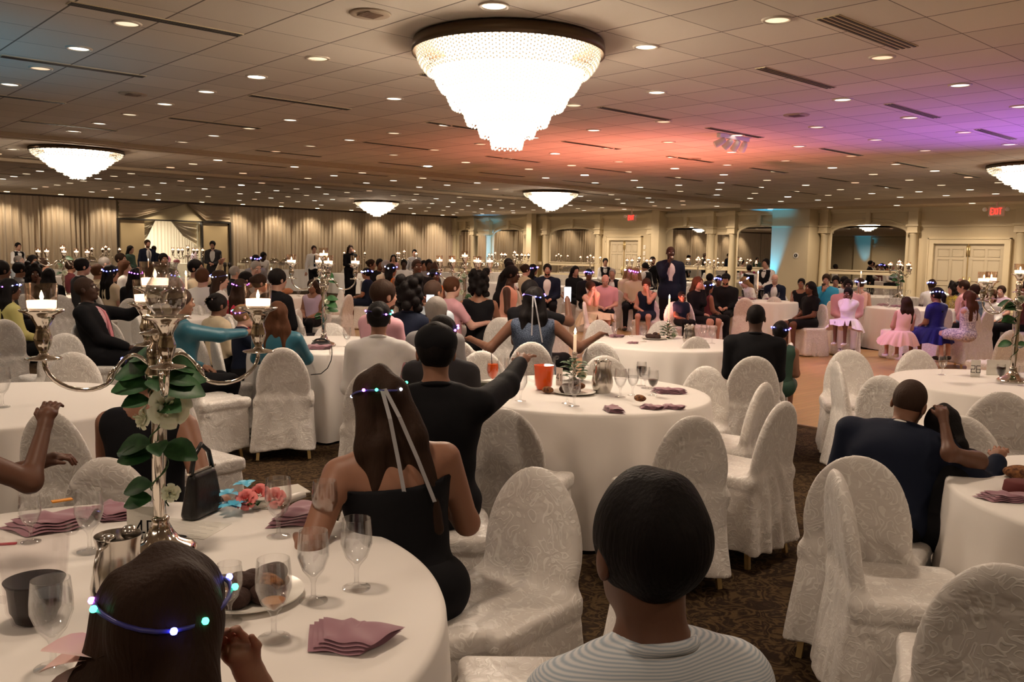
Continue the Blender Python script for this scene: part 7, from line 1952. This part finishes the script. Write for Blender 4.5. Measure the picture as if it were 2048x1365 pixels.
pp_(1874, 578, 13.0, -50, 'girl in a royal blue sequinned dress with a bright light crown', top='tee', tc=ROYAL, bot='tutu', bc=ROYAL, sk='tan', hair='pony', hc='black', crown=(0, 3), child=1, arms=('lap', 'lap'), seat=.5, chair_phi=False)
pp_(1938, 585, 12.6, -60, 'girl with long brown hair in a speckled grey dress', top='tank', tc=SPECK, bot='skirt', bc=SPECK, sk='fair', hair='long', hc='chestnut', child=1, arms=('chin', 'chin'), seat=.5, chair_phi=False)
pp_(1927, 562, 15.5, -80, 'man with receding dark hair in a pale pink shirt, in profile', tc=PINKC, sk='light', hair='short', hc='brown', bulk=1.15)
pp_(1950, 570, 14.2, -60, 'boy in a blue patterned shirt with brown hair', top='shirt', tc=PATBLUE, sk='light', hair='short', hc='brown')
pp_(1906, 570, 16.4, -120, 'woman with black curls in a yellow floral top', top='tee', tc=YELLOWC, sk='light', hair='curly', hc='black')
pp_(1864, 560, 17.4, -20, 'person with short dark brown hair and a light crown', top='tee', tc=WHITEC, sk='dark', hair='short', hc='brown', crown=(0, 3))
pp_(1922, 558, 19.5, 170, 'bald person mostly hidden near the nearer double doors', tc=GREYC, sk='fair', hair='bald')
pp_(2003, 574, 16.5, -160, 'child with a bun in a lavender top', top='tee', tc=LAVC, sk='fair', hair='bun', hc='brown', child=1)
pp_(1984, 585, 15.4, 170, 'person with reddish curls low behind the table', tc=WHITEC, sk='fair', hair='curly', hc='chestnut')
pp_(2046, 565, 14.5, -90, 'person in maroon cut off by the right edge', tc=MAROON, sk='light', hair='short', hc='brown')
# bow of the girl with glasses, pink bow of the nearest girl
def bow(p, rz, label, m_, s):
    o = thing('hair_bow', label, 'bow', p, rz); b = MB()
    for q in (-1, 1):
        for k in range(3): leaf_add(b, (0, 0, 0), (q, .2 * k - .2, .5 - .5 * k), s, s * .8)
    b.ball((0, 0, 0), s * .18, 8); b.obj('loops', m_, o); return o
bow(atd(424, 600, 7.92), 0, 'glittering silver bow in the hair of the girl with glasses', SILVER, .075)
bow(atd(205, 1318, 1.18), vdir(0), 'pink petal bow behind the hair of the nearest girl', BLUSH, .085)

# every seated guest whose chair is not built yet gets one under them
n_auto = 0
for root, loc, ang, pose, dep, px, cphi, seat, py, label in HELD:
    if pose != 'sit' or dep > 23 or cphi is False: continue
    if cphi is None and any((o.location - loc).length < 0.42 for o, *_ in CH): continue
    if cphi is None and dep < 4 and px > 400 and px < 1200 or px < 0: continue
    if 'on the lap' in label or 'on the lap' in label: continue
    a2 = ang + PI / 2 if cphi is None else math.atan2(loc.y, loc.x) - math.radians(cphi)
    lv = 0 if dep < 7.5 else (1 if dep < 14 else 2)
    words_ = label.split(',')[0].split()
    cut_ = [i for i, w_ in enumerate(words_) if w_ in ('holding', 'leaning', 'seen', 'beside', 'before', 'behind', 'looking', 'filming', 'under', 'above', 'hugging', 'stretching', 'resting', 'cut', 'drinking', 'facing', 'raising', 'turning', 'bending')]
    who = ' '.join(words_[:10])
    o = thing('banquet_chair', 'white covered chair under the ' + who, 'chair', loc, a2 - PI / 2, 'white damask-covered banquet chairs')
    put('slipcover', SLIP[lv][n_auto % len(SLIP[lv])], o)
    if lv < 2:
        for sx in (-1, 1):
            for sy in (-1, 1):
                l = put('leg', LEGME, o, (sx * 0.195, sy * 0.17 - 0.02, 0.0)); l.rotation_euler = (sy * 0.12, -sx * 0.08, 0)
    n_auto += 1
